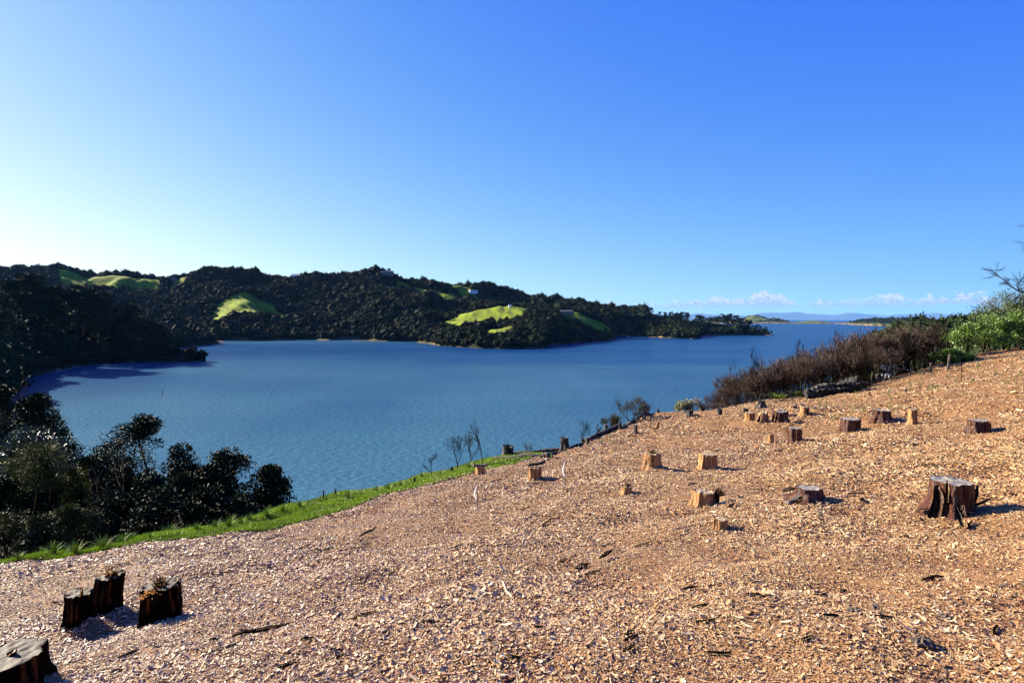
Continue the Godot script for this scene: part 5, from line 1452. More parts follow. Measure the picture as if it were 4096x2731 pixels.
	put_scrub(kinds, 52, 16.37, 29.68, 2.74, "mid height bare brown tree, second row, behind the left half of the charred log", "bare trees of the brown scrub")
	put_scrub(kinds, 53, 16.57, 29.48, 2.28, "mid height bare brown tree, second row, behind the right half of the charred log", "bare trees of the brown scrub")
	put_scrub(kinds, 54, 17.24, 29.97, 3.19, "tall bare brown tree, second row, behind the right half of the charred log", "bare trees of the brown scrub")
	put_scrub(kinds, 55, 17.64, 29.81, 2.88, "mid height bare brown tree, second row, behind the right half of the charred log", "bare trees of the brown scrub")
	put_scrub(kinds, 56, 17.67, 29.2, 2.4, "mid height bare brown tree, second row, behind the right half of the charred log", "bare trees of the brown scrub")
	put_scrub(kinds, 57, 17.99, 29.24, 2.69, "mid height bare brown tree, second row, behind the right half of the charred log", "bare trees of the brown scrub")
	put_scrub(kinds, 58, 18.54, 29.54, 2.47, "mid height bare brown tree, second row, between the charred log and the iron shed", "bare trees of the brown scrub")
	put_scrub(kinds, 59, 18.93, 29.66, 2.57, "mid height bare brown tree, second row, between the charred log and the iron shed", "bare trees of the brown scrub")
	put_scrub(kinds, 60, 19.41, 29.78, 2.66, "mid height bare brown tree, second row, between the charred log and the iron shed", "bare trees of the brown scrub")
	put_scrub(kinds, 61, 19.69, 29.54, 1.78, "short bare brown tree, second row, between the charred log and the iron shed", "bare trees of the brown scrub")
	put_scrub(kinds, 62, 20.51, 30.22, 1.98, "short bare brown tree, second row, between the charred log and the iron shed", "bare trees of the brown scrub")
	put_scrub(kinds, 63, 21.09, 30.39, 2.47, "mid height bare brown tree, second row, in front of the forest hill", "bare trees of the brown scrub")
	put_scrub(kinds, 64, 21.34, 30.1, 1.87, "short bare brown tree, second row, in front of the forest hill", "bare trees of the brown scrub")
	put_scrub(kinds, 65, 21.32, 29.49, 2.07, "short bare brown tree, second row, in front of the forest hill", "bare trees of the brown scrub")
	put_scrub(kinds, 66, 21.96, 29.74, 2.15, "short bare brown tree, second row, in front of the forest hill", "bare trees of the brown scrub")
	put_scrub(kinds, 67, 22.91, 30.46, 1.39, "short bare brown tree, second row, in front of the forest hill", "bare trees of the brown scrub")
	put_scrub(kinds, 68, 11.23, 31.76, 1.63, "short bare brown tree, back row, at the left tip of the scrub", "bare trees of the brown scrub")
	put_scrub(kinds, 69, 11.3, 30.91, 1.22, "short bare brown tree, back row, at the left tip of the scrub", "bare trees of the brown scrub")
	put_scrub(kinds, 70, 12.21, 32.42, 1.8, "short bare brown tree, back row, beside the grey twiggy shrub", "bare trees of the brown scrub")
	put_scrub(kinds, 71, 12.3, 31.59, 2.4, "mid height bare brown tree, back row, beside the grey twiggy shrub", "bare trees of the brown scrub")
	put_scrub(kinds, 72, 13.04, 32.71, 2.84, "mid height bare brown tree, back row, beside the grey twiggy shrub", "bare trees of the brown scrub")
	put_scrub(kinds, 73, 13, 31.84, 2.66, "mid height bare brown tree, back row, beside the grey twiggy shrub", "bare trees of the brown scrub")
	put_scrub(kinds, 74, 13.89, 32.92, 2.73, "mid height bare brown tree, back row, behind the black stumps", "bare trees of the brown scrub")
	put_scrub(kinds, 75, 14, 32.21, 2.44, "mid height bare brown tree, back row, behind the black stumps", "bare trees of the brown scrub")
	put_scrub(kinds, 76, 14.44, 32.43, 2.85, "mid height bare brown tree, back row, behind the black stumps", "bare trees of the brown scrub")
	put_scrub(kinds, 77, 14.67, 32.22, 2.96, "mid height bare brown tree, back row, behind the black stumps", "bare trees of the brown scrub")
	put_scrub(kinds, 78, 15.29, 32.78, 3.35, "tall bare brown tree, back row, behind the palm like plants", "bare trees of the brown scrub")
	put_scrub(kinds, 79, 15.51, 32.59, 3.37, "tall bare brown tree, back row, behind the palm like plants", "bare trees of the brown scrub")
	put_scrub(kinds, 80, 15.83, 32.56, 3.04, "tall bare brown tree, back row, behind the palm like plants", "bare trees of the brown scrub")
	put_scrub(kinds, 81, 15.6, 31.43, 3.14, "tall bare brown tree, back row, behind the palm like plants", "bare trees of the brown scrub")
	put_scrub(kinds, 82, 16.36, 32.24, 2.79, "mid height bare brown tree, back row, behind the palm like plants", "bare trees of the brown scrub")
	put_scrub(kinds, 83, 16.8, 32.22, 2.86, "mid height bare brown tree, back row, behind the left half of the charred log", "bare trees of the brown scrub")
	put_scrub(kinds, 84, 17.19, 32.05, 2.81, "mid height bare brown tree, back row, behind the left half of the charred log", "bare trees of the brown scrub")
	put_scrub(kinds, 85, 17, 31.11, 3.21, "tall bare brown tree, back row, behind the left half of the charred log", "bare trees of the brown scrub")
	put_scrub(kinds, 86, 17.46, 31.19, 3.18, "tall bare brown tree, back row, behind the left half of the charred log", "bare trees of the brown scrub")
	put_scrub(kinds, 87, 17.8, 30.97, 3.32, "tall bare brown tree, back row, behind the right half of the charred log", "bare trees of the brown scrub")
	put_scrub(kinds, 88, 18.18, 31, 3.07, "tall bare brown tree, back row, behind the right half of the charred log", "bare trees of the brown scrub")
	put_scrub(kinds, 89, 18.49, 30.82, 3.39, "tall bare brown tree, back row, behind the right half of the charred log", "bare trees of the brown scrub")
	put_scrub(kinds, 90, 18.73, 30.57, 3.29, "tall bare brown tree, back row, behind the right half of the charred log", "bare trees of the brown scrub")
	put_scrub(kinds, 91, 19.13, 30.55, 2.72, "mid height bare brown tree, back row, between the charred log and the iron shed", "bare trees of the brown scrub")
	put_scrub(kinds, 92, 19.67, 30.68, 2.63, "mid height bare brown tree, back row, between the charred log and the iron shed", "bare trees of the brown scrub")
	put_scrub(kinds, 93, 20.42, 31.23, 2.61, "mid height bare brown tree, back row, between the charred log and the iron shed", "bare trees of the brown scrub")
	put_scrub(kinds, 94, 21.39, 31.95, 2.49, "mid height bare brown tree, back row, between the charred log and the iron shed", "bare trees of the brown scrub")
	put_scrub(kinds, 95, 21.54, 31.6, 2.67, "mid height bare brown tree, back row, between the charred log and the iron shed", "bare trees of the brown scrub")
	put_scrub(kinds, 96, 21.92, 31.67, 2.54, "mid height bare brown tree, back row, in front of the forest hill", "bare trees of the brown scrub")
	put_scrub(kinds, 97, 22.29, 31.42, 2.09, "short bare brown tree, back row, in front of the forest hill", "bare trees of the brown scrub")
	put_scrub(kinds, 98, 22.61, 31.23, 2.13, "short bare brown tree, back row, in front of the forest hill", "bare trees of the brown scrub")
	put_scrub(kinds, 99, 23.51, 31.89, 2.83, "mid height bare brown tree, back row, in front of the forest hill", "bare trees of the brown scrub")
	put_scrub(kinds, 100, 24.42, 32.65, 2.59, "mid height bare brown tree, back row, in front of the forest hill", "bare trees of the brown scrub")
	put_scrub(kinds, 101, 24.34, 32.01, 1.77, "short bare brown tree, back row, in front of the forest hill", "bare trees of the brown scrub")
	put_scrub(kinds, 102, 12.04, 33.69, 2.25, "mid height bare brown tree, back row, at the left tip of the scrub", "bare trees of the brown scrub")
	put_scrub(kinds, 103, 12.54, 33.85, 2.69, "mid height bare brown tree, back row, at the left tip of the scrub", "bare trees of the brown scrub")
	put_scrub(kinds, 104, 12.93, 33.9, 3.02, "tall bare brown tree, back row, beside the grey twiggy shrub", "bare trees of the brown scrub")
	put_scrub(kinds, 105, 13.26, 33.67, 3.1, "tall bare brown tree, back row, beside the grey twiggy shrub", "bare trees of the brown scrub")
	put_scrub(kinds, 106, 13.88, 34.2, 3.06, "tall bare brown tree, back row, beside the grey twiggy shrub", "bare trees of the brown scrub")
	put_scrub(kinds, 107, 14.04, 33.36, 2.88, "mid height bare brown tree, back row, behind the black stumps", "bare trees of the brown scrub")
	put_scrub(kinds, 108, 14.64, 33.92, 2.94, "mid height bare brown tree, back row, behind the black stumps", "bare trees of the brown scrub")
	put_scrub(kinds, 109, 15.44, 34.48, 3.33, "tall bare brown tree, back row, behind the black stumps", "bare trees of the brown scrub")
	put_scrub(kinds, 110, 15.42, 33.44, 3.34, "tall bare brown tree, back row, behind the palm like plants", "bare trees of the brown scrub")
	put_scrub(kinds, 111, 16.03, 33.55, 3.59, "tall bare brown tree, back row, behind the palm like plants", "bare trees of the brown scrub")
	put_scrub(kinds, 112, 16.6, 33.5, 3.69, "tall bare brown tree, back row, behind the palm like plants", "bare trees of the brown scrub")
	put_scrub(kinds, 113, 17.42, 34.06, 4.14, "tall bare brown tree, back row, behind the palm like plants", "bare trees of the brown scrub")
	put_scrub(kinds, 114, 17.69, 33.71, 3.85, "tall bare brown tree, back row, behind the left half of the charred log", "bare trees of the brown scrub")
	put_scrub(kinds, 115, 17.59, 32.72, 3.74, "tall bare brown tree, back row, behind the left half of the charred log", "bare trees of the brown scrub")
	put_scrub(kinds, 116, 18.56, 33.47, 3.96, "tall bare brown tree, back row, behind the left half of the charred log", "bare trees of the brown scrub")
	put_scrub(kinds, 117, 18.81, 33.09, 3.88, "tall bare brown tree, back row, behind the right half of the charred log", "bare trees of the brown scrub")
	put_scrub(kinds, 118, 19.62, 33.35, 3.9, "tall bare brown tree, back row, behind the right half of the charred log", "bare trees of the brown scrub")
	put_scrub(kinds, 119, 19.77, 32.55, 3.95, "tall bare brown tree, back row, behind the right half of the charred log", "bare trees of the brown scrub")
	put_scrub(kinds, 120, 20.41, 32.52, 3.68, "tall bare brown tree, back row, between the charred log and the iron shed", "bare trees of the brown scrub")
	put_scrub(kinds, 121, 21.66, 33.5, 3.69, "tall bare brown tree, back row, between the charred log and the iron shed", "bare trees of the brown scrub")
	put_scrub(kinds, 122, 22.57, 33.75, 3.62, "tall bare brown tree, back row, between the charred log and the iron shed", "bare trees of the brown scrub")
	put_scrub(kinds, 123, 23.14, 33.76, 3.3, "tall bare brown tree, back row, between the charred log and the iron shed", "bare trees of the brown scrub")
	put_scrub(kinds, 124, 23.35, 32.94, 3.06, "tall bare brown tree, back row, in front of the forest hill", "bare trees of the brown scrub")
	put_scrub(kinds, 125, 24.56, 33.55, 3.19, "tall bare brown tree, back row, in front of the forest hill", "bare trees of the brown scrub")
	put_scrub(kinds, 126, 25.38, 33.58, 2.49, "mid height bare brown tree, back row, in front of the forest hill", "bare trees of the brown scrub")
	put_scrub(kinds, 127, 9.73, 27.76, 0.35, "low brown brush, at the left foot of the scrub", "low brush at the foot of the scrub")
	put_scrub(kinds, 128, 10.2, 27.65, 0.33, "low brown brush, at the left foot of the scrub", "low brush at the foot of the scrub")
	put_scrub(kinds, 129, 10.62, 27.78, 0.4, "low brown brush, at the left foot of the scrub", "low brush at the foot of the scrub")
	put_scrub(kinds, 130, 11.39, 28.47, 0.54, "low brown brush, at the left foot of the scrub", "low brush at the foot of the scrub")
	put_scrub(kinds, 131, 11.6, 28.22, 0.34, "low brown brush, at the left foot of the scrub", "low brush at the foot of the scrub")
	put_scrub(kinds, 132, 12.04, 28.19, 0.47, "low brown brush, at the left foot of the scrub", "low brush at the foot of the scrub")
	put_scrub(kinds, 133, 12.6, 28.46, 0.51, "low brown brush, behind the palm like plants", "low brush at the foot of the scrub")
	put_scrub(kinds, 134, 13.2, 28.65, 0.34, "low brown brush, behind the palm like plants", "low brush at the foot of the scrub")
	put_scrub(kinds, 135, 13.61, 28.67, 0.4, "low brown brush, behind the palm like plants", "low brush at the foot of the scrub")
	put_scrub(kinds, 136, 13.78, 28.24, 0.35, "low brown brush, behind the palm like plants", "low brush at the foot of the scrub")
	put_scrub(kinds, 137, 14.24, 28.1, 0.32, "low brown brush, behind the palm like plants", "low brush at the foot of the scrub")
	put_scrub(kinds, 138, 14.64, 27.81, 0.36, "low brown brush, along the back of the charred log", "low brush at the foot of the scrub")
	put_scrub(kinds, 139, 15.12, 27.86, 0.39, "low brown brush, along the back of the charred log", "low brush at the foot of the scrub")
	put_scrub(kinds, 140, 15.05, 27.19, 0.31, "low brown brush, along the back of the charred log", "low brush at the foot of the scrub")
	put_scrub(kinds, 141, 15.46, 27.17, 0.51, "low brown brush, along the back of the charred log", "low brush at the foot of the scrub")
	put_scrub(kinds, 142, 15.62, 26.86, 0.42, "low brown brush, along the back of the charred log", "low brush at the foot of the scrub")
	put_scrub(kinds, 143, 16, 26.97, 0.36, "low brown brush, along the back of the charred log", "low brush at the foot of the scrub")
	put_scrub(kinds, 144, 16.41, 27.1, 0.53, "low brown brush, along the back of the charred log", "low brush at the foot of the scrub")
	put_scrub(kinds, 145, 16.8, 27.1, 0.38, "low brown brush, right of the charred log", "low brush at the foot of the scrub")
	put_scrub(kinds, 146, 17.47, 27.34, 0.31, "low brown brush, right of the charred log", "low brush at the foot of the scrub")
	put_scrub(kinds, 147, 17.89, 27.25, 0.31, "low brown brush, right of the charred log", "low brush at the foot of the scrub")
	put_scrub(kinds, 148, 18.58, 27.84, 0.48, "low brown brush, right of the charred log", "low brush at the foot of the scrub")
	put_scrub(kinds, 149, 18.9, 27.74, 0.48, "low brown brush, right of the charred log", "low brush at the foot of the scrub")
	put_scrub(kinds, 150, 19.33, 27.89, 0.48, "low brown brush, right of the charred log", "low brush at the foot of the scrub")
	put_scrub(kinds, 151, 19.61, 27.54, 0.44, "low brown brush, right of the charred log", "low brush at the foot of the scrub")
	put_scrub(kinds, 152, 20.48, 28.14, 0.39, "low brown brush, right of the charred log", "low brush at the foot of the scrub")
	tall_bare("tallest bare brown tree standing above the scrub", 16.27, 28.9, 3.65, 1)
	tall_bare("bare spindly tree rising over the left part of the scrub", 15.48, 30.7, 3.7, 2)
	tall_bare("wispy bare top above the black stumps", 13.04, 30.6, 3.37, 4)
	tall_bare("bare wispy tree over the left tip of the scrub", 11.62, 29.85, 2.84, 5)
	round_bare("round grey bare tree beside the green shrubs", 20.51, 27.95, 2.49, 3)
	round_bare("smaller round bare tree left of the grey one", 19.33, 27.8, 2.12, 7)
	cream_shrub("pale cream and green leafy shrub at the slope edge", 8.85, 29.35, 0.75, 11)
	grey_shrub("pale grey twiggy shrub right of the cream one", 9.53, 29.1, 0.78, 12)
	dark_shrub("dark round brown and green shrub behind the far barrier log", 5.83, 27.3, 1.31, 13)
	dark_shrub("small grey green shrub left of the dark round one", 4.74, 26.45, 0.79, 14)
	gloss_shrub("glossy green shrub at the left of the row with pale bent stems", 23.49, 29.55, 1.82, 20)
	gloss_shrub("glossy green shrub in the middle of the row", 25.33, 30.4, 2.02, 21)
	gloss_shrub("tall glossy green shrub right of the middle", 26.27, 30.15, 2.08, 22)
	gloss_shrub("glossy green shrub cut off by the right edge", 27.18, 29.95, 2.09, 23)
	gloss_shrub("glossy green shrub just past the right edge", 28.22, 29.65, 2.02, 24)
	gloss_shrub("low glossy shrub beside the leaning post", 21.64, 27.75, 0.71, 25)
	back_tree("grey green tree standing behind the glossy shrubs", 29.84, 33.8, 3.67, 30)
	back_tree("grey green tree behind the shrubs at the right edge", 28.49, 30.8, 3.2, 31)
	back_tree("dark green tree showing above the middle glossy shrubs", 35.33, 41.45, 3.38, 32)

func left_bush() -> void:
	var l := []
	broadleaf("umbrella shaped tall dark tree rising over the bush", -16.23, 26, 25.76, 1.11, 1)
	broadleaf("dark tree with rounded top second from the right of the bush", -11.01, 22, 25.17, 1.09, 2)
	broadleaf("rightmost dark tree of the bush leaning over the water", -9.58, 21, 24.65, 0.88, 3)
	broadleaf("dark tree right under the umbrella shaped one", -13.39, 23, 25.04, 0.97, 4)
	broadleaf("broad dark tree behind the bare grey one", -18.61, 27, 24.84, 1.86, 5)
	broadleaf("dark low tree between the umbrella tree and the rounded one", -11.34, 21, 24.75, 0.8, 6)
	silver("silvery glinting leafy tree at the left of the bush", -22, 26, 25.17, 1.99, 7)
	feathery("feathery olive green layered tree at the left edge", -15.86, 19, 25.94, 1.27, 8)
	grey_bare("bare grey tree with drooping twigs in the middle of the bush", -14.8, 21, 25.63, 1.45, 9)
	yellow_shrub("yellow green shrub under the feathery tree", -14.89, 19.5, 25, 0.56, 10)
	feathery("feathery dark tree low beside the grass strip", -12.56, 16, 24.77, 0.67, 11)
	olive_shrub("olive shrub low at the left edge of the bush", -13.59, 15.5, 25.05, 0.77, 12)
	olive_shrub("dark olive shrub above the left end of the grass", -12.41, 15, 24.93, 0.69, 13)
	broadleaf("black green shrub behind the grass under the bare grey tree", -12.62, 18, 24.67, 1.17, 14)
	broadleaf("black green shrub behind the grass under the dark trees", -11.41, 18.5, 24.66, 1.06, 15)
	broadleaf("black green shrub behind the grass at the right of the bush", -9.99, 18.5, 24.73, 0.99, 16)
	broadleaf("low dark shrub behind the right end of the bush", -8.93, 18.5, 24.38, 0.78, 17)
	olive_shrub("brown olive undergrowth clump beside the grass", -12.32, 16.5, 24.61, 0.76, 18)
	broadleaf("dark round tree on the shore at the left edge", -40.07, 48, 23.87, 1.74, 19)
	broadleaf("dark tree at the left edge above the poplars", -49.91, 55, 23.81, 1.89, 20)
	broadleaf("dark leafy shrub filling the bush under the silvery tree", -18.25, 21, 24.91, 0.88, 40)
	broadleaf("dark leafy shrub behind the feathery tree trunk", -17.78, 22, 24.24, 0.93, 41)
	broadleaf("dark leafy shrub behind the yellow green one", -17.46, 23.5, 24.39, 0.99, 42)
	broadleaf("dark leafy shrub below the broad dark tree", -15.59, 23, 24.42, 1.06, 43)
	broadleaf("dark leafy shrub at the foot of the umbrella tree", -13.67, 21.5, 24.37, 0.74, 44)
	broadleaf("dark leafy tree top left of the broad dark one", -18.62, 26, 24.39, 1.29, 45)
	broadleaf("dark leafy tree top right of the silvery one", -21.98, 28, 24.28, 1.29, 46)
	broadleaf("dark leafy shrub at the very left edge", -16.2, 18, 25.08, 0.76, 47)
	broadleaf("dark leafy shrub between the umbrella tree and the dark trees", -11.78, 20.5, 24.64, 0.78, 48)
	broadleaf("low black green shrub touching the grass left of the dark trees", -10.68, 16.5, 24.61, 0.69, 49)
	broadleaf("low black green shrub touching the grass under the dark trees", -9.57, 17, 24.58, 0.72, 50)
	broadleaf("low dark shrub on the left end of the grass strip", -12.05, 14.5, 24.65, 0.5, 51)
	poplar("tallest bare poplar at the left edge", -46.31, 52, 25.35, 0)
	poplar("bare poplar second from the left edge", -47.14, 54, 24.67, 1)
	poplar("short bare poplar beside the dark shore tree", -47.9, 56, 23.7, 2)

func small_things() -> void:
	stick("long_stick", "pale bent stick lying against the foot of the biggest stump", 4.8, 6.4, 0.45, -0.5, 0.01, Color(0.40, 0.29, 0.17), 1, "loose sticks and splinters on the mulch", 0.06, 0)
	stick("dead_branch", "grey branch propped in front of the biggest stump", 4.72, 6, 0.23, 1.2, 0.02, Color(0.22, 0.18, 0.14), 2, "loose sticks and splinters on the mulch", 0.03, 0.6)
	stick("dead_branch", "thin branch crossing in front of the biggest stump", 4.97, 6.25, 0.33, 0.25, 0.01, Color(0.22, 0.18, 0.14), 3, "loose sticks and splinters on the mulch", 0.08, 0)
	stick("dead_branch", "short broken branch leaning at the biggest stump", 4.86, 6.25, 0.19, 2.2, 0.01, Color(0.22, 0.18, 0.14), 4, "loose sticks and splinters on the mulch", 0.05, 0.5)
	stick("bark_piece", "dark bark piece lying right of the broad split stump", 2.97, 7.7, 0.15, 0.6, 0.02, Color(0.05, 0.03, 0.02), 5, "loose sticks and splinters on the mulch", 0.03, 0)
	stick("bark_piece", "grey broken log piece left of the flared red stump", 4.06, 8.35, 0.22, 0.2, 0.03, Color(0.22, 0.18, 0.14), 6, "loose sticks and splinters on the mulch", 0.04, 0)
	stick("dark_stick", "dark stick on the lower left middle of the slope", -2.38, 9.4, 0.3, 0.6, 0.02, Color(0.05, 0.03, 0.02), 7, "loose sticks and splinters on the mulch", 0.03, 0.3)
	stick("dark_stick", "dark curved stick left of the other dark one", -2.97, 8.95, 0.3, 0.35, 0.01, Color(0.05, 0.03, 0.02), 8, "loose sticks and splinters on the mulch", 0.01, 0)
	stick("dark_stick", "long dark brown branch half buried in the lower slope", -2.27, 5.15, 0.47, 0.45, 0.02, Color(0.13, 0.06, 0.028), 9, "loose sticks and splinters on the mulch", 0.02, 0)
	stick("bark_piece", "large dark bark shard in the bottom middle of the slope", 1.01, 6.1, 0.21, 0.7, 0.02, Color(0.05, 0.03, 0.02), 10, "loose sticks and splinters on the mulch", 0.04, 0.15)
	stick("bark_piece", "small dark bark shard just left of the large one", 0.72, 5.9, 0.17, 0.5, 0.02, Color(0.05, 0.03, 0.02), 11, "loose sticks and splinters on the mulch", 0.02, 0)
	stick("dark_stick", "dark stick near the pale carried slab stump", -0.41, 14.95, 0.37, 0.4, 0.01, Color(0.05, 0.03, 0.02), 12, "loose sticks and splinters on the mulch", 0.01, 0)
	stick("dark_stick", "long row of dark sticks below the skyline stump", 7.18, 26.3, 1.05, 1, 0.03, Color(0.05, 0.03, 0.02), 13, "loose sticks and splinters on the mulch", 0.03, 0)
	stick("dark_stick", "dark stick between the frayed and the clean stump", 4.13, 12.45, 0.32, 0.7, 0.01, Color(0.05, 0.03, 0.02), 14, "loose sticks and splinters on the mulch", 0.01, 0)
	stick("dark_stick", "dark stick below the mid slope stumps", 3.09, 9.75, 0.3, 0.7, 0.01, Color(0.05, 0.03, 0.02), 15, "loose sticks and splinters on the mulch", 0.01, 0)
	stick("bark_piece", "red brown bark piece right of the flared stump", 4.55, 7.4, 0.15, 0.9, 0.02, Color(0.13, 0.06, 0.028), 16, "loose sticks and splinters on the mulch", 0.03, 0)
	stick("dark_stick", "dark branch lying before the burnt log", 12.68, 26.55, 1.63, 0.05, 0.03, Color(0.05, 0.03, 0.02), 17, "loose sticks and splinters on the mulch", 0.01, 0)
	stick("loose_splinter", "tan wood splinter lying loose in the near foreground, left half of the slope", -0.11, 4.4, 0.09, -0.58, 0.01, Color(0.4, 0.25, 0.12), 18, "loose sticks and splinters on the mulch", 0.01, 0.03)
	stick("loose_splinter", "grey wood splinter lying loose in the near foreground, right half of the slope", 2.1, 3.75, 0.09, -0.6, 0.01, Color(0.22, 0.18, 0.14), 19, "loose sticks and splinters on the mulch", 0.01, 0.12)
	stick("loose_splinter", "pale wood splinter lying loose in the middle ground, left half of the slope", -1.45, 6.8, 0.13, 0.71, 0.01, Color(0.40, 0.29, 0.17), 20, "loose sticks and splinters on the mulch", 0.01, 0.08)
	stick("loose_splinter", "pale wood splinter lying loose in the middle ground, left half of the slope", -1.73, 6.5, 0.11, -0.5, 0.01, Color(0.40, 0.29, 0.17), 21, "loose sticks and splinters on the mulch", 0.01, 0.06)
	stick("loose_splinter", "brown wood splinter lying loose in the near foreground, left half of the slope", -2.99, 4.3, 0.09, 0.08, 0.01, Color(0.13, 0.06, 0.028), 22, "loose sticks and splinters on the mulch", 0.01, 0.04)
	stick("loose_splinter", "pale wood splinter lying loose in the middle ground, right half of the slope", 1.51, 6.55, 0.22, 0.21, 0.01, Color(0.40, 0.29, 0.17), 23, "loose sticks and splinters on the mulch", 0.01, 0.07)
	stick("loose_splinter", "grey wood splinter lying loose in the middle ground, right half of the slope", 1.45, 4.65, 0.13, -0.55, 0.01, Color(0.22, 0.18, 0.14), 24, "loose sticks and splinters on the mulch", 0.01, 0.12)
	stick("loose_splinter", "tan wood splinter lying loose in the near foreground, right half of the slope", 2.97, 3.5, 0.16, 0.79, 0.01, Color(0.4, 0.25, 0.12), 25, "loose sticks and splinters on the mulch", 0.01, 0.04)
	stick("loose_splinter", "tan wood splinter lying loose in the middle ground, left half of the slope", -3.31, 8, 0.26, 0.7, 0.01, Color(0.4, 0.25, 0.12), 26, "loose sticks and splinters on the mulch", 0.01, 0)
	stick("loose_splinter", "grey wood splinter lying loose in the middle ground, right half of the slope", 2.59, 4.45, 0.08, 0.48, 0.01, Color(0.22, 0.18, 0.14), 27, "loose sticks and splinters on the mulch", 0.01, 0.02)
	stick("loose_splinter", "pale wood splinter lying loose in the near foreground, right half of the slope", 0.79, 3.85, 0.09, 0.51, 0.01, Color(0.40, 0.29, 0.17), 28, "loose sticks and splinters on the mulch", 0.01, 0.03)
	stick("loose_splinter", "pale wood splinter lying loose in the near foreground, left half of the slope", -1.25, 4.95, 0.16, -0.01, 0.01, Color(0.40, 0.29, 0.17), 29, "loose sticks and splinters on the mulch", 0.01, 0.05)
	stick("loose_splinter", "pale wood splinter lying loose in the near foreground, right half of the slope", 1.27, 3.5, 0.16, -0.33, 0.01, Color(0.40, 0.29, 0.17), 30, "loose sticks and splinters on the mulch", 0.01, 0.04)
	stick("loose_splinter", "grey wood splinter lying loose in the near foreground, left half of the slope", -2.62, 5, 0.09, -0.17, 0.01, Color(0.22, 0.18, 0.14), 31, "loose sticks and splinters on the mulch", 0.01, 0.04)
	stick("loose_splinter", "tan wood splinter lying loose in the near foreground, left half of the slope", -5.65, 7.2, 0.34, 0.21, 0.01, Color(0.4, 0.25, 0.12), 32, "loose sticks and splinters on the mulch", 0.01, 0.04)
	stick("loose_splinter", "pale wood splinter lying loose in the near foreground, right half of the slope", 1.79, 3.45, 0.08, 0.24, 0.01, Color(0.40, 0.29, 0.17), 33, "loose sticks and splinters on the mulch", 0.01, 0.08)
	stick("loose_splinter", "pale wood splinter lying loose in the near foreground, left half of the slope", -1.6, 4.05, 0.12, 0.39, 0.01, Color(0.40, 0.29, 0.17), 34, "loose sticks and splinters on the mulch", 0.01, 0.04)
	stick("loose_splinter", "brown wood splinter lying loose in the near foreground, right half of the slope", 2.44, 3.75, 0.14, -0.26, 0.01, Color(0.13, 0.06, 0.028), 35, "loose sticks and splinters on the mulch", 0.01, 0.03)
	stick("loose_splinter", "pale wood splinter lying loose in the near foreground, right half of the slope", 1.32, 3.9, 0.13, -0.17, 0.01, Color(0.40, 0.29, 0.17), 36, "loose sticks and splinters on the mulch", 0.01, 0.02)
	stick("loose_splinter", "grey wood splinter lying loose in the middle ground, left half of the slope", -0.27, 8.8, 0.32, 0.87, 0.01, Color(0.22, 0.18, 0.14), 37, "loose sticks and splinters on the mulch", 0.01, 0.09)
	stick("loose_splinter", "brown wood splinter lying loose in the near foreground, left half of the slope", -0.61, 4.9, 0.2, 0.33, 0.01, Color(0.13, 0.06, 0.028), 38, "loose sticks and splinters on the mulch", 0.01, 0.04)
	stick("loose_splinter", "pale wood splinter lying loose in the near foreground, right half of the slope", 1.81, 4.2, 0.16, -0.35, 0.01, Color(0.40, 0.29, 0.17), 39, "loose sticks and splinters on the mulch", 0.01, 0)
	stick("loose_splinter", "pale wood splinter lying loose in the middle ground, left half of the slope", -6.32, 8.7, 0.36, 0.01, 0.01, Color(0.40, 0.29, 0.17), 40, "loose sticks and splinters on the mulch", 0.01, 0.04)
	stick("loose_splinter", "grey wood splinter lying loose in the near foreground, left half of the slope", -1.24, 4, 0.13, 0.38, 0.01, Color(0.22, 0.18, 0.14), 41, "loose sticks and splinters on the mulch", 0.01, 0.07)
	stick("loose_splinter", "pale wood splinter lying loose in the near foreground, right half of the slope", 1.39, 4.2, 0.12, -0.08, 0.01, Color(0.40, 0.29, 0.17), 42, "loose sticks and splinters on the mulch", 0.01, 0.02)
	stick("loose_splinter", "pale wood splinter lying loose in the middle ground, left half of the slope", -6.72, 9.65, 0.39, 0.46, 0.01, Color(0.40, 0.29, 0.17), 43, "loose sticks and splinters on the mulch", 0.01, 0.04)
	stick("loose_splinter", "brown wood splinter lying loose in the middle ground, left half of the slope", -6.66, 8.3, 0.26, -0.51, 0.01, Color(0.13, 0.06, 0.028), 44, "loose sticks and splinters on the mulch", 0.01, 0.05)
	stick("loose_splinter", "pale wood splinter lying loose in the middle ground, right half of the slope", 4.03, 5.85, 0.1, -0.02, 0.01, Color(0.40, 0.29, 0.17), 45, "loose sticks and splinters on the mulch", 0.01, 0.02)
	stick("loose_splinter", "pale wood splinter lying loose in the middle ground, left half of the slope", -0.73, 7.3, 0.23, 0.52, 0.01, Color(0.40, 0.29, 0.17), 46, "loose sticks and splinters on the mulch", 0.01, 0.06)
	stick("loose_splinter", "pale wood splinter lying loose in the near foreground, right half of the slope", 0.74, 3.6, 0.11, 0.66, 0.01, Color(0.40, 0.29, 0.17), 47, "loose sticks and splinters on the mulch", 0.01, 0.09)
	stick("loose_splinter", "brown wood splinter lying loose in the near foreground, left half of the slope", -0.64, 4.45, 0.15, 0.1, 0.01, Color(0.13, 0.06, 0.028), 48, "loose sticks and splinters on the mulch", 0.01, 0.01)
	stick("loose_splinter", "pale wood splinter lying loose in the middle ground, right half of the slope", 0.8, 5.7, 0.15, 0.2, 0.01, Color(0.40, 0.29, 0.17), 49, "loose sticks and splinters on the mulch", 0.01, 0.04)
	stick("loose_splinter", "pale wood splinter lying loose in the middle ground, right half of the slope", 0.6, 6.25, 0.19, -0.02, 0.01, Color(0.40, 0.29, 0.17), 50, "loose sticks and splinters on the mulch", 0.01, 0.08)
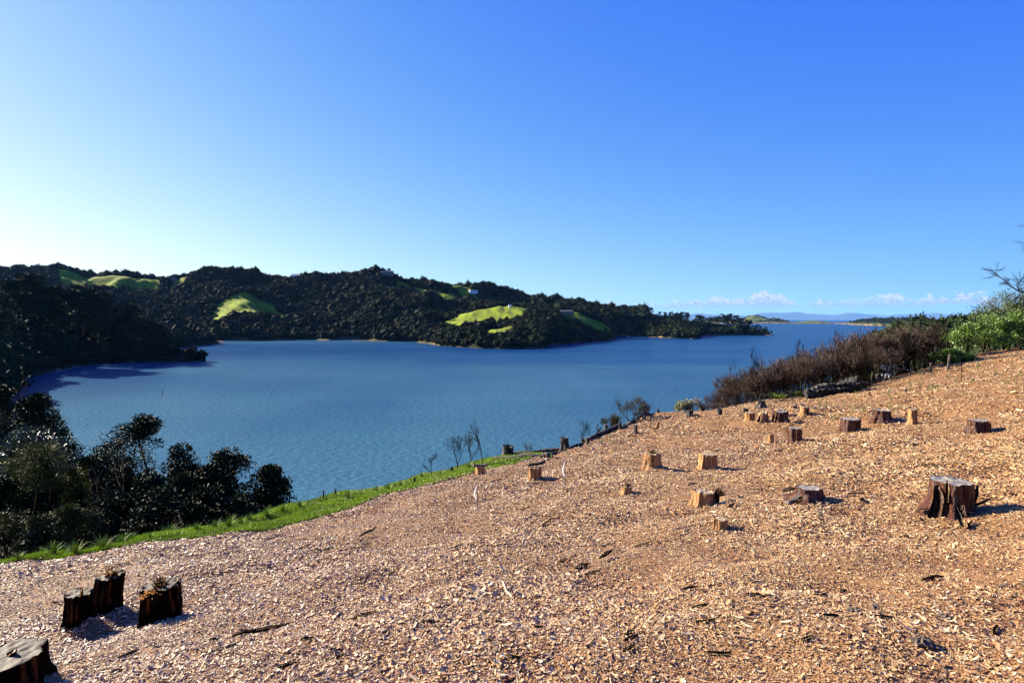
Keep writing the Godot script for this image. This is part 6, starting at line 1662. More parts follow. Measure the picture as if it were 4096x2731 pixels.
	stick("loose_splinter", "grey wood splinter lying loose in the near foreground, left half of the slope", -1.6, 4.45, 0.12, -0.4, 0.01, Color(0.22, 0.18, 0.14), 51, "loose sticks and splinters on the mulch", 0.01, 0.1)
	stick("loose_splinter", "brown wood splinter lying loose in the near foreground, right half of the slope", 0.78, 3.75, 0.11, 0.45, 0.01, Color(0.13, 0.06, 0.028), 52, "loose sticks and splinters on the mulch", 0.01, 0.09)
	stick("loose_splinter", "pale wood splinter lying loose in the near foreground, right half of the slope", 0.02, 3.6, 0.08, -0.27, 0.01, Color(0.40, 0.29, 0.17), 53, "loose sticks and splinters on the mulch", 0.01, 0.12)
	stick("loose_splinter", "tan wood splinter lying loose in the middle ground, right half of the slope", 0.48, 8.35, 0.39, 0.86, 0.01, Color(0.4, 0.25, 0.12), 54, "loose sticks and splinters on the mulch", 0.01, 0.1)
	stick("loose_splinter", "pale wood splinter lying loose in the near foreground, left half of the slope", -1.29, 4.15, 0.14, -0.53, 0.01, Color(0.40, 0.29, 0.17), 55, "loose sticks and splinters on the mulch", 0.01, 0.02)
	stick("loose_splinter", "pale wood splinter lying loose in the near foreground, left half of the slope", -2.4, 4.7, 0.22, 0.64, 0.01, Color(0.40, 0.29, 0.17), 56, "loose sticks and splinters on the mulch", 0.01, 0)
	stick("loose_splinter", "brown wood splinter lying loose in the middle ground, right half of the slope", 3.27, 4.45, 0.15, 0.12, 0.01, Color(0.13, 0.06, 0.028), 57, "loose sticks and splinters on the mulch", 0.01, 0.08)
	stick("loose_splinter", "tan wood splinter lying loose in the middle ground, right half of the slope", 2.31, 4.25, 0.13, 0.41, 0.01, Color(0.4, 0.25, 0.12), 58, "loose sticks and splinters on the mulch", 0.01, 0.05)
	stick("loose_splinter", "tan wood splinter lying loose in the near foreground, right half of the slope", 0.19, 4.1, 0.07, -0.35, 0.01, Color(0.4, 0.25, 0.12), 59, "loose sticks and splinters on the mulch", 0.01, 0.04)
	stick("loose_splinter", "brown wood splinter lying loose in the near foreground, left half of the slope", -3.27, 4.85, 0.16, 0.94, 0.01, Color(0.13, 0.06, 0.028), 60, "loose sticks and splinters on the mulch", 0.01, 0.01)
	stick("loose_splinter", "pale wood splinter lying loose in the middle ground, right half of the slope", 3.36, 4.5, 0.09, -0.47, 0.01, Color(0.40, 0.29, 0.17), 61, "loose sticks and splinters on the mulch", 0.01, 0)
	stick("loose_splinter", "grey wood splinter lying loose in the middle ground, left half of the slope", -4.52, 10.8, 0.39, 0.95, 0.01, Color(0.22, 0.18, 0.14), 62, "loose sticks and splinters on the mulch", 0.01, 0.09)
	stick("loose_splinter", "pale wood splinter lying loose in the middle ground, right half of the slope", 4.78, 5.95, 0.21, 0.69, 0.01, Color(0.40, 0.29, 0.17), 63, "loose sticks and splinters on the mulch", 0.01, 0.06)
	stick("loose_splinter", "tan wood splinter lying loose in the near foreground, left half of the slope", -1.31, 4.9, 0.2, 0.03, 0.01, Color(0.4, 0.25, 0.12), 64, "loose sticks and splinters on the mulch", 0.01, 0.04)
	stick("loose_splinter", "tan wood splinter lying loose in the near foreground, left half of the slope", -4.25, 5.65, 0.12, -0.4, 0.01, Color(0.4, 0.25, 0.12), 65, "loose sticks and splinters on the mulch", 0.01, 0.02)
	stick("loose_splinter", "pale wood splinter lying loose in the middle ground, left half of the slope", -3.42, 9.25, 0.29, 0.57, 0.01, Color(0.40, 0.29, 0.17), 66, "loose sticks and splinters on the mulch", 0.01, 0.09)
	stick("loose_splinter", "brown wood splinter lying loose in the middle ground, left half of the slope", -1.74, 6.65, 0.18, 0.82, 0.01, Color(0.13, 0.06, 0.028), 67, "loose sticks and splinters on the mulch", 0.01, 0.07)
	stick("loose_splinter", "brown wood splinter lying loose in the middle ground, right half of the slope", 4.78, 7.85, 0.31, -0.2, 0.01, Color(0.13, 0.06, 0.028), 68, "loose sticks and splinters on the mulch", 0.01, 0.01)
	stick("loose_splinter", "pale wood splinter lying loose in the middle ground, right half of the slope", 3.82, 8.85, 0.25, -0.35, 0.01, Color(0.40, 0.29, 0.17), 69, "loose sticks and splinters on the mulch", 0.01, 0.03)
	stick("loose_splinter", "grey wood splinter lying loose in the middle ground, right half of the slope", 4.77, 6.55, 0.23, -0.49, 0.01, Color(0.22, 0.18, 0.14), 70, "loose sticks and splinters on the mulch", 0.01, 0.11)
	stick("loose_splinter", "grey wood splinter lying loose in the middle ground, right half of the slope", 5.7, 7.25, 0.2, 0.9, 0.01, Color(0.22, 0.18, 0.14), 71, "loose sticks and splinters on the mulch", 0.01, 0.04)
	stick("loose_splinter", "grey wood splinter lying loose in the middle ground, right half of the slope", 3.43, 11.7, 0.31, 0.26, 0.01, Color(0.22, 0.18, 0.14), 72, "loose sticks and splinters on the mulch", 0.01, 0.06)
	stick("loose_splinter", "brown wood splinter lying loose in the middle ground, right half of the slope", 7.05, 10.75, 0.51, 0.48, 0.01, Color(0.13, 0.06, 0.028), 73, "loose sticks and splinters on the mulch", 0.01, 0.05)
	stick("loose_splinter", "grey wood splinter lying loose in the middle ground, right half of the slope", 2.55, 9.85, 0.22, 0.59, 0.01, Color(0.22, 0.18, 0.14), 74, "loose sticks and splinters on the mulch", 0.01, 0.02)
	stick("loose_splinter", "brown wood splinter lying loose in the middle ground, left half of the slope", -0.16, 15.35, 0.43, 0.54, 0.01, Color(0.13, 0.06, 0.028), 75, "loose sticks and splinters on the mulch", 0.01, 0.03)
	stick("loose_splinter", "grey wood splinter lying loose in the middle ground, right half of the slope", 0.69, 10.85, 0.4, 0.55, 0.01, Color(0.22, 0.18, 0.14), 76, "loose sticks and splinters on the mulch", 0.01, 0.04)
	lump("dark knobbly wood lump in the bottom right", 2.41, 3.35, 0.05, 0)
	lump("grey knobbly lump above the bottom right one", 2.55, 4, 0.03, 1)
	lump("pair of small dark clods in the lower right", 2.34, 3.9, 0.04, 2)
	lump("dark clod between the right stumps", 6.17, 9.55, 0.05, 3)
	lump("small dark knob below the broad split stump", 3.33, 8.3, 0.04, 4)
	lump("dark clod right of the grey lump", 2.85, 3.75, 0.03, 5)
	stake("left white tape stake in the middle of the slope", -0.64, 10.45, 0.46)
	stake("right white tape stake beside the pale bark slab stump", 1.06, 11.4, 0.55)
	stake("small pale blue marker stake at the far barrier log", 6.25, 26.85, 0.22)
	rod("rusty iron rod standing on the upper right slope", 17.45, 22.1, 0.95)
	var seedlings := []
	for k in 3:
		seedlings.append(seedling(k))
	put_seedling(seedlings, 0, on(3.5, 20.9), 0.84, "green weed growing in the mulch beside the upper barrier log")
	put_seedling(seedlings, 1, on(3.62, 20.2), 0.65, "green weed growing in the mulch beside the upper barrier log")
	put_seedling(seedlings, 2, on(4.08, 21.15), 0.59, "green weed growing in the mulch beside the upper barrier log")
	put_seedling(seedlings, 3, on(3.78, 21.6), 0.52, "green weed growing in the mulch beside the upper barrier log")
	put_seedling(seedlings, 4, on(3.14, 19.9), 0.84, "green weed growing in the mulch beside the upper barrier log")
	put_seedling(seedlings, 5, on(2.63, 19.75), 0.48, "green weed growing in the mulch beside the upper barrier log")
	put_seedling(seedlings, 6, on(1.81, 19.1), 0.43, "green weed growing in the mulch beside the upper barrier log")
	put_seedling(seedlings, 7, on(1.27, 18.7), 0.8, "green weed growing in the mulch beside the upper barrier log")
	put_seedling(seedlings, 8, on(11.41, 19.1), 0.79, "small green seedling on the upper right slope near the scrub")
	put_seedling(seedlings, 9, on(18.27, 23.9), 0.64, "small green seedling on the upper right slope near the posts")
	put_seedling(seedlings, 10, on(11.45, 18.6), 0.82, "small green seedling on the upper right slope near the scrub")
	put_seedling(seedlings, 11, on(19.04, 23.05), 0.43, "small green seedling on the upper right slope near the green shrubs")
	put_seedling(seedlings, 12, on(18.28, 25.45), 0.53, "small green seedling on the upper right slope near the posts")
	put_seedling(seedlings, 13, on(11.17, 20.7), 0.54, "small green seedling on the upper right slope near the scrub")
	put_seedling(seedlings, 14, on(19.94, 26.7), 0.61, "small green seedling on the upper right slope near the posts")
	put_seedling(seedlings, 15, on(20.85, 25.4), 0.49, "small green seedling on the upper right slope near the green shrubs")
	put_seedling(seedlings, 16, on(16.22, 26.1), 0.43, "small green seedling on the upper right slope near the scrub")
	put_seedling(seedlings, 17, on(17.83, 19.95), 0.57, "small green seedling on the upper right slope near the green shrubs")
	put_seedling(seedlings, 18, on(18.44, 21.7), 0.85, "small green seedling on the upper right slope near the green shrubs")
	put_seedling(seedlings, 19, on(11.62, 21.1), 0.89, "small green seedling on the upper right slope near the scrub")
	put_seedling(seedlings, 20, on(18.75, 26.2), 0.77, "small green seedling on the upper right slope near the posts")
	put_seedling(seedlings, 21, on(20.79, 23.7), 0.64, "small green seedling on the upper right slope near the green shrubs")
	put_seedling(seedlings, 22, on(10.89, 18.35), 0.53, "small green seedling on the upper right slope near the scrub")
	put_seedling(seedlings, 23, on(10.32, 17.7), 0.88, "small green seedling on the upper right slope near the scrub")
	put_seedling(seedlings, 24, on(14.98, 21.4), 0.66, "small green seedling on the upper right slope near the posts")
	put_seedling(seedlings, 25, on(14.07, 21.3), 0.76, "small green seedling on the upper right slope near the scrub")
	put_seedling(seedlings, 26, on(15.73, 26), 0.41, "small green seedling on the upper right slope near the scrub")
	put_seedling(seedlings, 27, on(21.21, 25.05), 0.51, "small green seedling on the upper right slope near the green shrubs")
	put_seedling(seedlings, 28, on(20.9, 25.6), 0.82, "small green seedling on the upper right slope near the green shrubs")
	put_seedling(seedlings, 29, on(16.39, 18.55), 0.8, "small green seedling on the upper right slope near the green shrubs")
	put_seedling(seedlings, 30, on(16.51, 20.45), 0.84, "small green seedling on the upper right slope near the green shrubs")
	put_seedling(seedlings, 31, on(15.2, 20.4), 0.7, "small green seedling on the upper right slope near the posts")
	put_seedling(seedlings, 32, on(11.85, 20.35), 0.61, "small green seedling on the upper right slope near the scrub")
	put_seedling(seedlings, 33, on(21.2, 25.45), 0.69, "small green seedling on the upper right slope near the green shrubs")
	put_seedling(seedlings, 34, on(16.26, 18.75), 0.82, "small green seedling on the upper right slope near the green shrubs")
	put_seedling(seedlings, 35, on(16.19, 23.65), 0.55, "small green seedling on the upper right slope near the posts")
	put_seedling(seedlings, 36, on(16.64, 23.8), 0.67, "small green seedling on the upper right slope near the posts")
	put_seedling(seedlings, 37, on(20.84, 23.35), 0.54, "small green seedling on the upper right slope near the green shrubs")
	put_seedling(seedlings, 38, on(13.32, 24.3), 0.78, "small green seedling on the upper right slope near the scrub")
	put_seedling(seedlings, 39, on(14.57, 18.35), 0.41, "small green seedling on the upper right slope near the green shrubs")
	put_seedling(seedlings, 40, on(16.3, 22.8), 0.74, "small green seedling on the upper right slope near the posts")
	put_seedling(seedlings, 41, on(14.69, 20), 0.88, "small green seedling on the upper right slope near the posts")
	put_seedling(seedlings, 42, on(12.17, 19.7), 0.41, "small green seedling on the upper right slope near the scrub")
	put_seedling(seedlings, 43, on(15.87, 21.55), 0.7, "small green seedling on the upper right slope near the posts")
	put_seedling(seedlings, 44, on(14.98, 24.85), 0.72, "small green seedling on the upper right slope near the scrub")
	put_seedling(seedlings, 45, on(11.89, 17.95), 0.83, "small green seedling on the upper right slope near the scrub")
	put_seedling(seedlings, 46, on(13.34, 20.15), 0.69, "small green seedling on the upper right slope near the scrub")
	put_seedling(seedlings, 47, on(16.74, 25.85), 0.53, "small green seedling on the upper right slope near the scrub")
	put_seedling(seedlings, 48, on(10.26, 18.25), 0.6, "small green seedling on the upper right slope near the scrub")
	put_seedling(seedlings, 49, on(19.89, 24.4), 0.88, "small green seedling on the upper right slope near the green shrubs")
	put_seedling(seedlings, 50, on(17, 21.75), 0.85, "small green seedling on the upper right slope near the posts")
	put_seedling(seedlings, 51, on(15.62, 18.2), 0.47, "small green seedling on the upper right slope near the green shrubs")
	put_seedling(seedlings, 52, on(12.06, 17.65), 0.45, "small green seedling on the upper right slope near the posts")
	put_seedling(seedlings, 53, on(19.07, 21.65), 0.45, "small green seedling on the upper right slope near the green shrubs")
	palm("wide young palm like plant left of the burnt log", on(12.88, 27.65), 0.41)
	palm("young palm like plant touching the burnt log's left end", on(14.14, 28), 0.36)
	palm("smaller palm like plant behind the wide one", on(13.36, 28.2), 0.29)
	boat("white dinghy drawn up left on the shaded beach", Vector3(-286.33, 1.9, -372), 2.4, 1.2)
	boat("white dinghy drawn up right on the shaded beach", Vector3(-287.54, 1.9, -380), 2.2, 1.2)
	boat("small orange and white boat moored off the little beach", Vector3(202.27, 0, -990.15), 6.0, 0.2)
	rod_in_sea("thin marker post standing in the bay", Vector3(-137.66, 0, -224.06), 2.2)
	foam(Vector2(29.72, 363.06), Vector2(76.34, 333.7))
	shed("corrugated iron shed behind the scrub under the bare round tree", Vector3(23.73, 26.49, -33.5))
	overhang(21.28, 22)

# ---------------------------------------------------------------- grass strip and flax
func grass() -> void:
	var rng := RandomNumberGenerator.new()
	rng.seed = 55
	var b := MB.new()
	for k in 9:
		var a := rng.randf() * TAU
		var o := Vector3(cos(a), 0, sin(a))
		var p := Vector3(rng.randfn(0, 0.03), -0.01, rng.randfn(0, 0.03))
		var l := rng.randf_range(0.04, 0.09)
		b.leaf(p, Vector3(0, l, 0) + o * l * rng.randf_range(0.2, 0.8), Vector3(-o.z, 0, o.x) * 0.006, Color(0.22, 0.28, 0.014) * rng.randf_range(0.75, 1.25))
	var where := []
	var tint := PackedColorArray()
	var n := noise(56, 0.9, 3)
	for k in 60000:
		var x := rng.randf_range(-15.0, 1.0)
		var lo := along(medge, x)
		var hi := along(crest, x) + 1.6
		if rng.randf() > (hi - lo) / 4.6: continue
		var d := rng.randf_range(lo, hi)
		var v := n.get_noise_2d(x, d)
		if v < -0.42: continue
		var s := rng.randf_range(0.7, 1.3) + v * 0.5
		where.push_back(Transform3D(Basis(Vector3.UP, rng.randf() * TAU).scaled_local(Vector3(s, s, s)), on(x, d)))
		var t := 0.85 + v * 0.5
		tint.push_back(Color(t, t * rng.randf_range(0.92, 1.06), t))
	scatter("short_grass", b.mesh(), M.blade, where, tint, "bright green short grass strip along the edge of the mulch", "grass")

func tuft(k: int) -> ArrayMesh:
	var rng := RandomNumberGenerator.new()
	rng.seed = 300 + k
	return blade_tuft(rng, 70, 1.0, 0.022, [Color(0.13, 0.21, 0.03), Color(0.17, 0.25, 0.035), Color(0.10, 0.16, 0.025), Color(0.22, 0.27, 0.06)], 0.15 + 0.1 * k)

func put_tuft(kinds: Array, i: int, at: Vector3, s: float, label: String) -> void:
	var o := obj("flax_tuft", kinds[i % 4], M.leaf)
	o.position = at
	o.rotation.y = i * 1.7
	o.scale = Vector3(s, s, s)
	tag(o, label, "flax", "flax tufts planted along the grass strip")

func seedling(k: int) -> ArrayMesh:
	var rng := RandomNumberGenerator.new()
	rng.seed = 330 + k
	var b := MB.new()
	for j in 3:
		var p := Vector3(rng.randfn(0, 0.05), 0, rng.randfn(0, 0.05))
		for l in 16:
			var y := l * 0.016
			var a := l * 2.4 + j
			b.leaf(p + Vector3(0, y, 0), Vector3(cos(a) * 0.07, 0.04, sin(a) * 0.07), Vector3(-sin(a), 0, cos(a)) * 0.014, Color(0.11, 0.17, 0.035) * rng.randf_range(0.7, 1.3))
	return b.mesh()

func put_seedling(kinds: Array, i: int, at: Vector3, s: float, label: String) -> void:
	var o := obj("seedling", kinds[i % 3], M.leaf)
	o.position = at
	o.rotation.y = i * 2.1
	o.scale = Vector3(s, s, s)
	tag(o, label, "seedling", "seedlings coming up through the mulch")

func palm(label: String, at: Vector3, h: float) -> void:
	var rng := RandomNumberGenerator.new()
	rng.seed = int(at.x * 100)
	var o := thing("young_palm", label, "palm", at)
	for k in 13:
		var b := MB.new()
		var a := k * 2.4
		var out := Vector3(cos(a), 0, sin(a))
		var up := rng.randf_range(0.55, 1.1)
		var pts := PackedVector3Array()
		for j in 6:
			var q := j / 5.0
			pts.push_back((out * q * (1.15 - up * 0.55) * (1.0 + 0.3 * q) + Vector3(0, up * (q - 0.22 * q * q), 0)) * h)
		b.tube(pts, PackedFloat32Array([0.012, 0.01, 0.008, 0.006, 0.004, 0.002]), 4, Color(0.1, 0.13, 0.03))
		b.n.clear()
		for j in 22:
			var q := 0.2 + 0.8 * j / 21.0
			var s := mini(int(q * 5), 4)
			var p := pts[s].lerp(pts[s + 1], q * 5 - s)
			for side in [-1, 1]:
				var w: Vector3 = Vector3(-out.z, 0.15, out.x) * side + out * 0.9 + Vector3(0, 0.35, 0)
				b.leaf(p, w.normalized() * h * 0.22, out.cross(w).normalized() * 0.007, Color(0.15, 0.2, 0.035) * rng.randf_range(0.7, 1.3))
		obj("frond", b.mesh(), M.leaf, o)

# ---------------------------------------------------------------- bare trees and scrub
const BARE := {"levels": 4, "kids": 3, "spread": 0.62, "short": 0.66, "wob": 0.10, "rise": 0.07, "taper": 0.6, "thin": 0.004, "leafdepth": 1, "trunk": 0.34, "r": 0.03, "clear": 1, "col": Color(0.13, 0.105, 0.09), "twig": Color(0.085, 0.055, 0.042)}

func with(q: Dictionary, change: Dictionary) -> Dictionary:
	var c := q.duplicate()
	c.merge(change, true)
	return c

func bare_sapling(label: String, x: float, d: float, h: float, k: int) -> void:
	shrub("bare_sapling", label, "sapling", on(x, d, -0.05), with(BARE, {"levels": 4, "r": 0.022, "thin": 0.0035, "twig": Color(0.06, 0.045, 0.04), "col": Color(0.06, 0.05, 0.045), "trunk": 0.36}), h, h * 0.30, 100 + k)

func scrub_kinds() -> Array:
	var kinds := []
	for k in 7:
		var q := with(BARE, {"levels": 5 if k < 5 else 4, "kids": 2, "spread": 0.40, "short": 0.72, "rise": 0.10, "thin": 0.0045, "trunk": 0.30, "r": 0.036, "clear": 2, "splay": 0.16, "col": Color(0.34, 0.29, 0.25), "twig": Color(0.075, 0.048, 0.036)})
		var rng := RandomNumberGenerator.new()
		rng.seed = 700 + k
		var tips := []
		var b := MB.new()
		for s in 4:
			grow(b, Vector3(rng.randfn(0, 0.16), -0.1, rng.randfn(0, 0.12)), Vector3(rng.randfn(0, 0.16), 1, rng.randfn(0, 0.16)).normalized(), 0.40 * 2.6, q.r, q.levels, q, rng, tips)
		var top := 0.1
		for t in tips: top = maxf(top, t[0].y + 0.14)
		var tw := MB.new()
		for t in tips:
			if t[0].y < top * 0.42 or k == 6: continue
			for j in (1 if k % 2 else 2):
				var dir := ((t[1] as Vector3) + Vector3(rng.randfn(0, 0.38), rng.randfn(0.45, 0.3), rng.randfn(0, 0.38))).normalized()
				var l := rng.randf_range(0.12, 0.32)
				var side := dir.cross(Vector3(rng.randfn(0, 1), rng.randfn(0, 1), rng.randfn(0, 1))).normalized()
				tw.leaf(t[0], dir * l, side * 0.0055, Color(0.082, 0.052, 0.038) * rng.randf_range(0.6, 1.5))
		kinds.push_back([b.mesh(), tw.mesh() if tw.v.size() else ArrayMesh.new(), top])
	return kinds

func put_scrub(kinds: Array, i: int, x: float, d: float, h: float, label: String, group: String) -> void:
	var k: Array = kinds[(i * 5 + i / 7) % 7]
	var o := thing("bare_tree", label, "tree", on(x, d), i * 2.3, group)
	obj("trunk", k[0], M.twig, o)
	if i % 7 != 3 and k[1].get_surface_count(): obj("twigs", k[1], M.twig, o)
	var s: float = h / k[2]
	var w: float = clampf(s, 0.6, 1.1) * (0.85 + 0.3 * fmod(i * 0.37, 1.0))
	o.scale = Vector3(w, s, w)

func tall_bare(label: String, x: float, d: float, h: float, k: int) -> void:
	shrub("bare_tree", label, "tree", on(x, d), with(BARE, {"levels": 5, "kids": 3, "spread": 0.5, "rise": 0.10, "short": 0.6, "r": 0.035, "thin": 0.004, "twig": Color(0.06, 0.042, 0.036)}), h, h * 0.17, 120 + k)

func round_bare(label: String, x: float, d: float, h: float, k: int) -> void:
	shrub("bare_tree", label, "tree", on(x, d), with(BARE, {"levels": 5, "kids": 3, "spread": 0.48, "rise": 0.06, "short": 0.68, "r": 0.04, "thin": 0.005, "splay": 0.3, "col": Color(0.16, 0.14, 0.13), "twig": Color(0.075, 0.06, 0.055), "trunk": 0.26}), h, h * 0.36, 140 + k, [], null, "", 3)

const LEAFY := {"levels": 3, "kids": 3, "spread": 0.75, "short": 0.68, "wob": 0.12, "rise": 0.05, "taper": 0.6, "thin": 0.006, "leafdepth": 1, "trunk": 0.36, "r": 0.06, "clear": 1, "col": Color(0.09, 0.075, 0.06), "twig": Color(0.07, 0.055, 0.04)}

func cream_shrub(label: String, x: float, d: float, h: float, k: int) -> void:
	shrub("leafy_shrub", label, "shrub", on(x, d), with(LEAFY, {"splay": 0.5, "r": 0.02}), h, h * 0.62, k, [7, 0.07, 0.075, 0.02, [Color(0.42, 0.36, 0.24), Color(0.12, 0.17, 0.05), Color(0.16, 0.2, 0.06), Color(0.36, 0.33, 0.2)], 0.4], M.leaf, "", 4)

func grey_shrub(label: String, x: float, d: float, h: float, k: int) -> void:
	shrub("leafy_shrub", label, "shrub", on(x, d), with(LEAFY, {"splay": 0.4, "r": 0.018, "col": Color(0.25, 0.23, 0.21), "twig": Color(0.22, 0.2, 0.18)}), h, h * 0.45, k, [2, 0.06, 0.05, 0.016, [Color(0.4, 0.38, 0.34), Color(0.3, 0.28, 0.24)], 0.3], M.leaf, "", 3)

func dark_shrub(label: String, x: float, d: float, h: float, k: int) -> void:
	shrub("dark_shrub", label, "shrub", on(x, d), with(LEAFY, {"splay": 0.55, "r": 0.025, "levels": 4, "kids": 2}), h, h * 0.7, k, [7, 0.07, 0.07, 0.008, [Color(0.05, 0.04, 0.028), Color(0.07, 0.045, 0.03), Color(0.06, 0.075, 0.02)], 0.5], M.leaf, "", 5)

func gloss_shrub(label: String, x: float, d: float, h: float, k: int) -> void:
	shrub("glossy_shrub", label, "shrub", on(x, d), with(LEAFY, {"levels": 4, "kids": 2, "splay": 0.7, "spread": 0.7, "rise": 0.04, "r": 0.035, "col": Color(0.30, 0.22, 0.15), "twig": Color(0.24, 0.17, 0.11), "leafdepth": 2}), h, maxf(h * 0.55, 0.9), k, [11, 0.10, 0.075, 0.02, [Color(0.085, 0.16, 0.022), Color(0.12, 0.21, 0.03), Color(0.06, 0.12, 0.018), Color(0.15, 0.22, 0.045)], 0.5], M.gloss, "glossy green shrubs on the top of the right slope", 6)

func back_tree(label: String, x: float, d: float, h: float, k: int) -> void:
	shrub("grey_green_tree", label, "tree", on(x, d), with(LEAFY, {"levels": 4, "kids": 3, "splay": 0.3}), h, h * 0.5, k, [10, 0.12, 0.08, 0.022, [Color(0.10, 0.13, 0.06), Color(0.07, 0.10, 0.04), Color(0.14, 0.16, 0.09)], 0.5], M.leaf, "", 3)

# ---------------------------------------------------------------- the bush on the left, (x, d, height of its top over the sea, half width)
func foot(x: float, d: float) -> Vector3:
	return Vector3(x, ground(x, d) - 0.1, -d)

func crowned(called: String, label: String, at: Vector3, h: float, r: float, k: int, clumps: int, per: int, flat: float, ll: float, lw: float, tones: Array, m: Material, q := {}) -> void:
	# trunk and limbs that carry rounded clumps of leaves; the clumps fill a dome
	var rng := RandomNumberGenerator.new()
	rng.seed = 7000 + k
	var o := thing(called, label, "tree" if h > 2.2 else "shrub", at, 0.0, "")
	var wood := MB.new()
	var crown := MB.new()
	var deep: float = minf(h * q.get("deep", 0.7), r * q.get("tall", 2.6))
	var lean: Vector3 = q.get("lean", Vector3.ZERO)
	var trunks: int = q.get("trunks", 1)
	var rad: float = q.get("r", 0.09)
	var wood_col: Color = q.get("col", Color(0.03, 0.025, 0.022))
	var feet := []
	for t in trunks:
		var off := Vector3(rng.randfn(0, 0.2), 0, rng.randfn(0, 0.2)) * r * (1.0 if trunks > 1 else 0.0)
		var topp := off * 1.6 + lean * h + Vector3(rng.randfn(0, 0.08), h - deep * 0.72, rng.randfn(0, 0.08))
		var mid := off.lerp(topp, 0.5) + Vector3(rng.randfn(0, 0.09), 0, rng.randfn(0, 0.09)) * h
		wood.tube(PackedVector3Array([off * 0.8 + Vector3(0, -0.3, 0), off.lerp(mid, 0.6) + Vector3(rng.randfn(0, 0.02), 0, 0) * h, mid, mid.lerp(topp, 0.5) + Vector3(rng.randfn(0, 0.025), 0, 0) * h, topp]), PackedFloat32Array([rad, rad * 0.85, rad * 0.75, rad * 0.68, rad * 0.6]), 7, wood_col, 0.1, rng)
		feet.push_back(topp)
	for c in clumps:
		var a := rng.randf() * TAU
		var up := pow(rng.randf(), 0.7)
		var spread := sqrt(maxf(1.0 - up * up, 0.0)) * pow(rng.randf(), 0.35)
		var cr: float = r * rng.randf_range(0.24, 0.42) * q.get("puff", 1.0)
		var centre := lean * h * 1.15 + Vector3(cos(a) * spread * (r - cr * 0.6), h - deep + (deep - cr * flat) * (up if rng.randf() < 0.75 else up * 0.5), sin(a) * spread * (r - cr * 0.6))
		var from: Vector3 = feet[rng.randi() % trunks]
		var mid := from.lerp(centre, 0.55) + Vector3(rng.randfn(0, 0.1), 0.06, rng.randfn(0, 0.1)) * r
		wood.tube(PackedVector3Array([from, mid, centre, centre + (centre - mid) * 0.3]), PackedFloat32Array([rad * 0.5, rad * 0.32, rad * 0.16, rad * 0.06]), 5, wood_col)
		var tone: Color = tones[rng.randi() % tones.size()] * rng.randf_range(0.7, 1.35)
		for j in per:
			var dir := Vector3(rng.randfn(0, 1), rng.randfn(0.25, 1), rng.randfn(0, 1)).normalized()
			var p := centre + Vector3(dir.x, dir.y * flat, dir.z) * cr * pow(rng.randf(), 0.35)
			var al := (dir * 0.8 + Vector3(rng.randfn(0, 0.6), rng.randfn(0.2, 0.5), rng.randfn(0, 0.6))).normalized()
			var si := al.cross(Vector3(rng.randfn(0, 1), rng.randfn(0, 1), rng.randfn(0, 1))).normalized()
			var s := rng.randf_range(0.7, 1.3)
			crown.leaf(p, al * ll * s, si * lw * s, tone * rng.randf_range(0.65, 1.3))
	obj("trunk", wood.mesh(), M.twig, o)
	obj("crown", crown.mesh(), m, o)

func broadleaf(label: String, x: float, d: float, top: float, r: float, k: int) -> void:
	var at := foot(x, d)
	var h := maxf(top - at.y, 1.2)
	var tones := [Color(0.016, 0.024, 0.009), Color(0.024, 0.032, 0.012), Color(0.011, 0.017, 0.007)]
	var q := {"trunks": 2, "deep": 0.85, "tall": 3.2}
	var n := 60
	if k == 1: q = {"trunks": 1, "deep": 0.42, "tall": 1.25, "lean": Vector3(-0.06, 0, 0), "puff": 0.9, "r": 0.07}; n = 30
	if k == 2: q = {"trunks": 2, "deep": 0.75, "tall": 2.2}; n = 50
	if k == 3: q = {"trunks": 2, "deep": 0.7, "tall": 2.0, "lean": Vector3(0.12, 0, 0)}; n = 44
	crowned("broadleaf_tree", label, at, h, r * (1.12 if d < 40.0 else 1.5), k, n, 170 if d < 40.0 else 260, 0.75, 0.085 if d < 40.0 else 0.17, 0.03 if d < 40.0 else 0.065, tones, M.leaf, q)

func silver(label: String, x: float, d: float, top: float, r: float, k: int) -> void:
	var at := foot(x, d)
	crowned("silvery_tree", label, at, maxf(top - at.y, 1.5), r, k, 60, 150, 0.7, 0.12, 0.04, [Color(0.045, 0.055, 0.032), Color(0.07, 0.08, 0.055), Color(0.03, 0.04, 0.02)], M.gloss, {"trunks": 3, "deep": 0.8, "tall": 1.6})

func feathery(label: String, x: float, d: float, top: float, r: float, k: int) -> void:
	var at := foot(x, d)
	crowned("feathery_tree", label, at, maxf(top - at.y, 1.2), r, k, 52, 380, 0.30, 0.075, 0.006, [Color(0.06, 0.075, 0.012), Color(0.042, 0.056, 0.010), Color(0.085, 0.092, 0.018)], M.leaf, {"trunks": 2, "deep": 0.7, "tall": 1.5, "r": 0.06, "col": Color(0.045, 0.037, 0.03)})

func grey_bare(label: String, x: float, d: float, top: float, r: float, k: int) -> void:
	var at := foot(x, d)
	shrub("bare_tree", label, "tree", at, with(BARE, {"levels": 5, "kids": 3, "spread": 0.75, "rise": -0.02, "short": 0.70, "r": 0.06, "thin": 0.008, "wob": 0.16, "splay": 0.5, "col": Color(0.15, 0.125, 0.11), "twig": Color(0.17, 0.15, 0.135)}), maxf(top - at.y, 2.0), r * 1.25, 200 + k, [], null, "", 4)

func yellow_shrub(label: String, x: float, d: float, top: float, r: float, k: int) -> void:
	var at := foot(x, d)
	crowned("yellow_shrub", label, at, maxf(top - at.y, 1.0), r, k, 26, 130, 0.8, 0.07, 0.022, [Color(0.085, 0.085, 0.012), Color(0.06, 0.066, 0.012)], M.leaf, {"trunks": 3, "deep": 0.85, "r": 0.035})

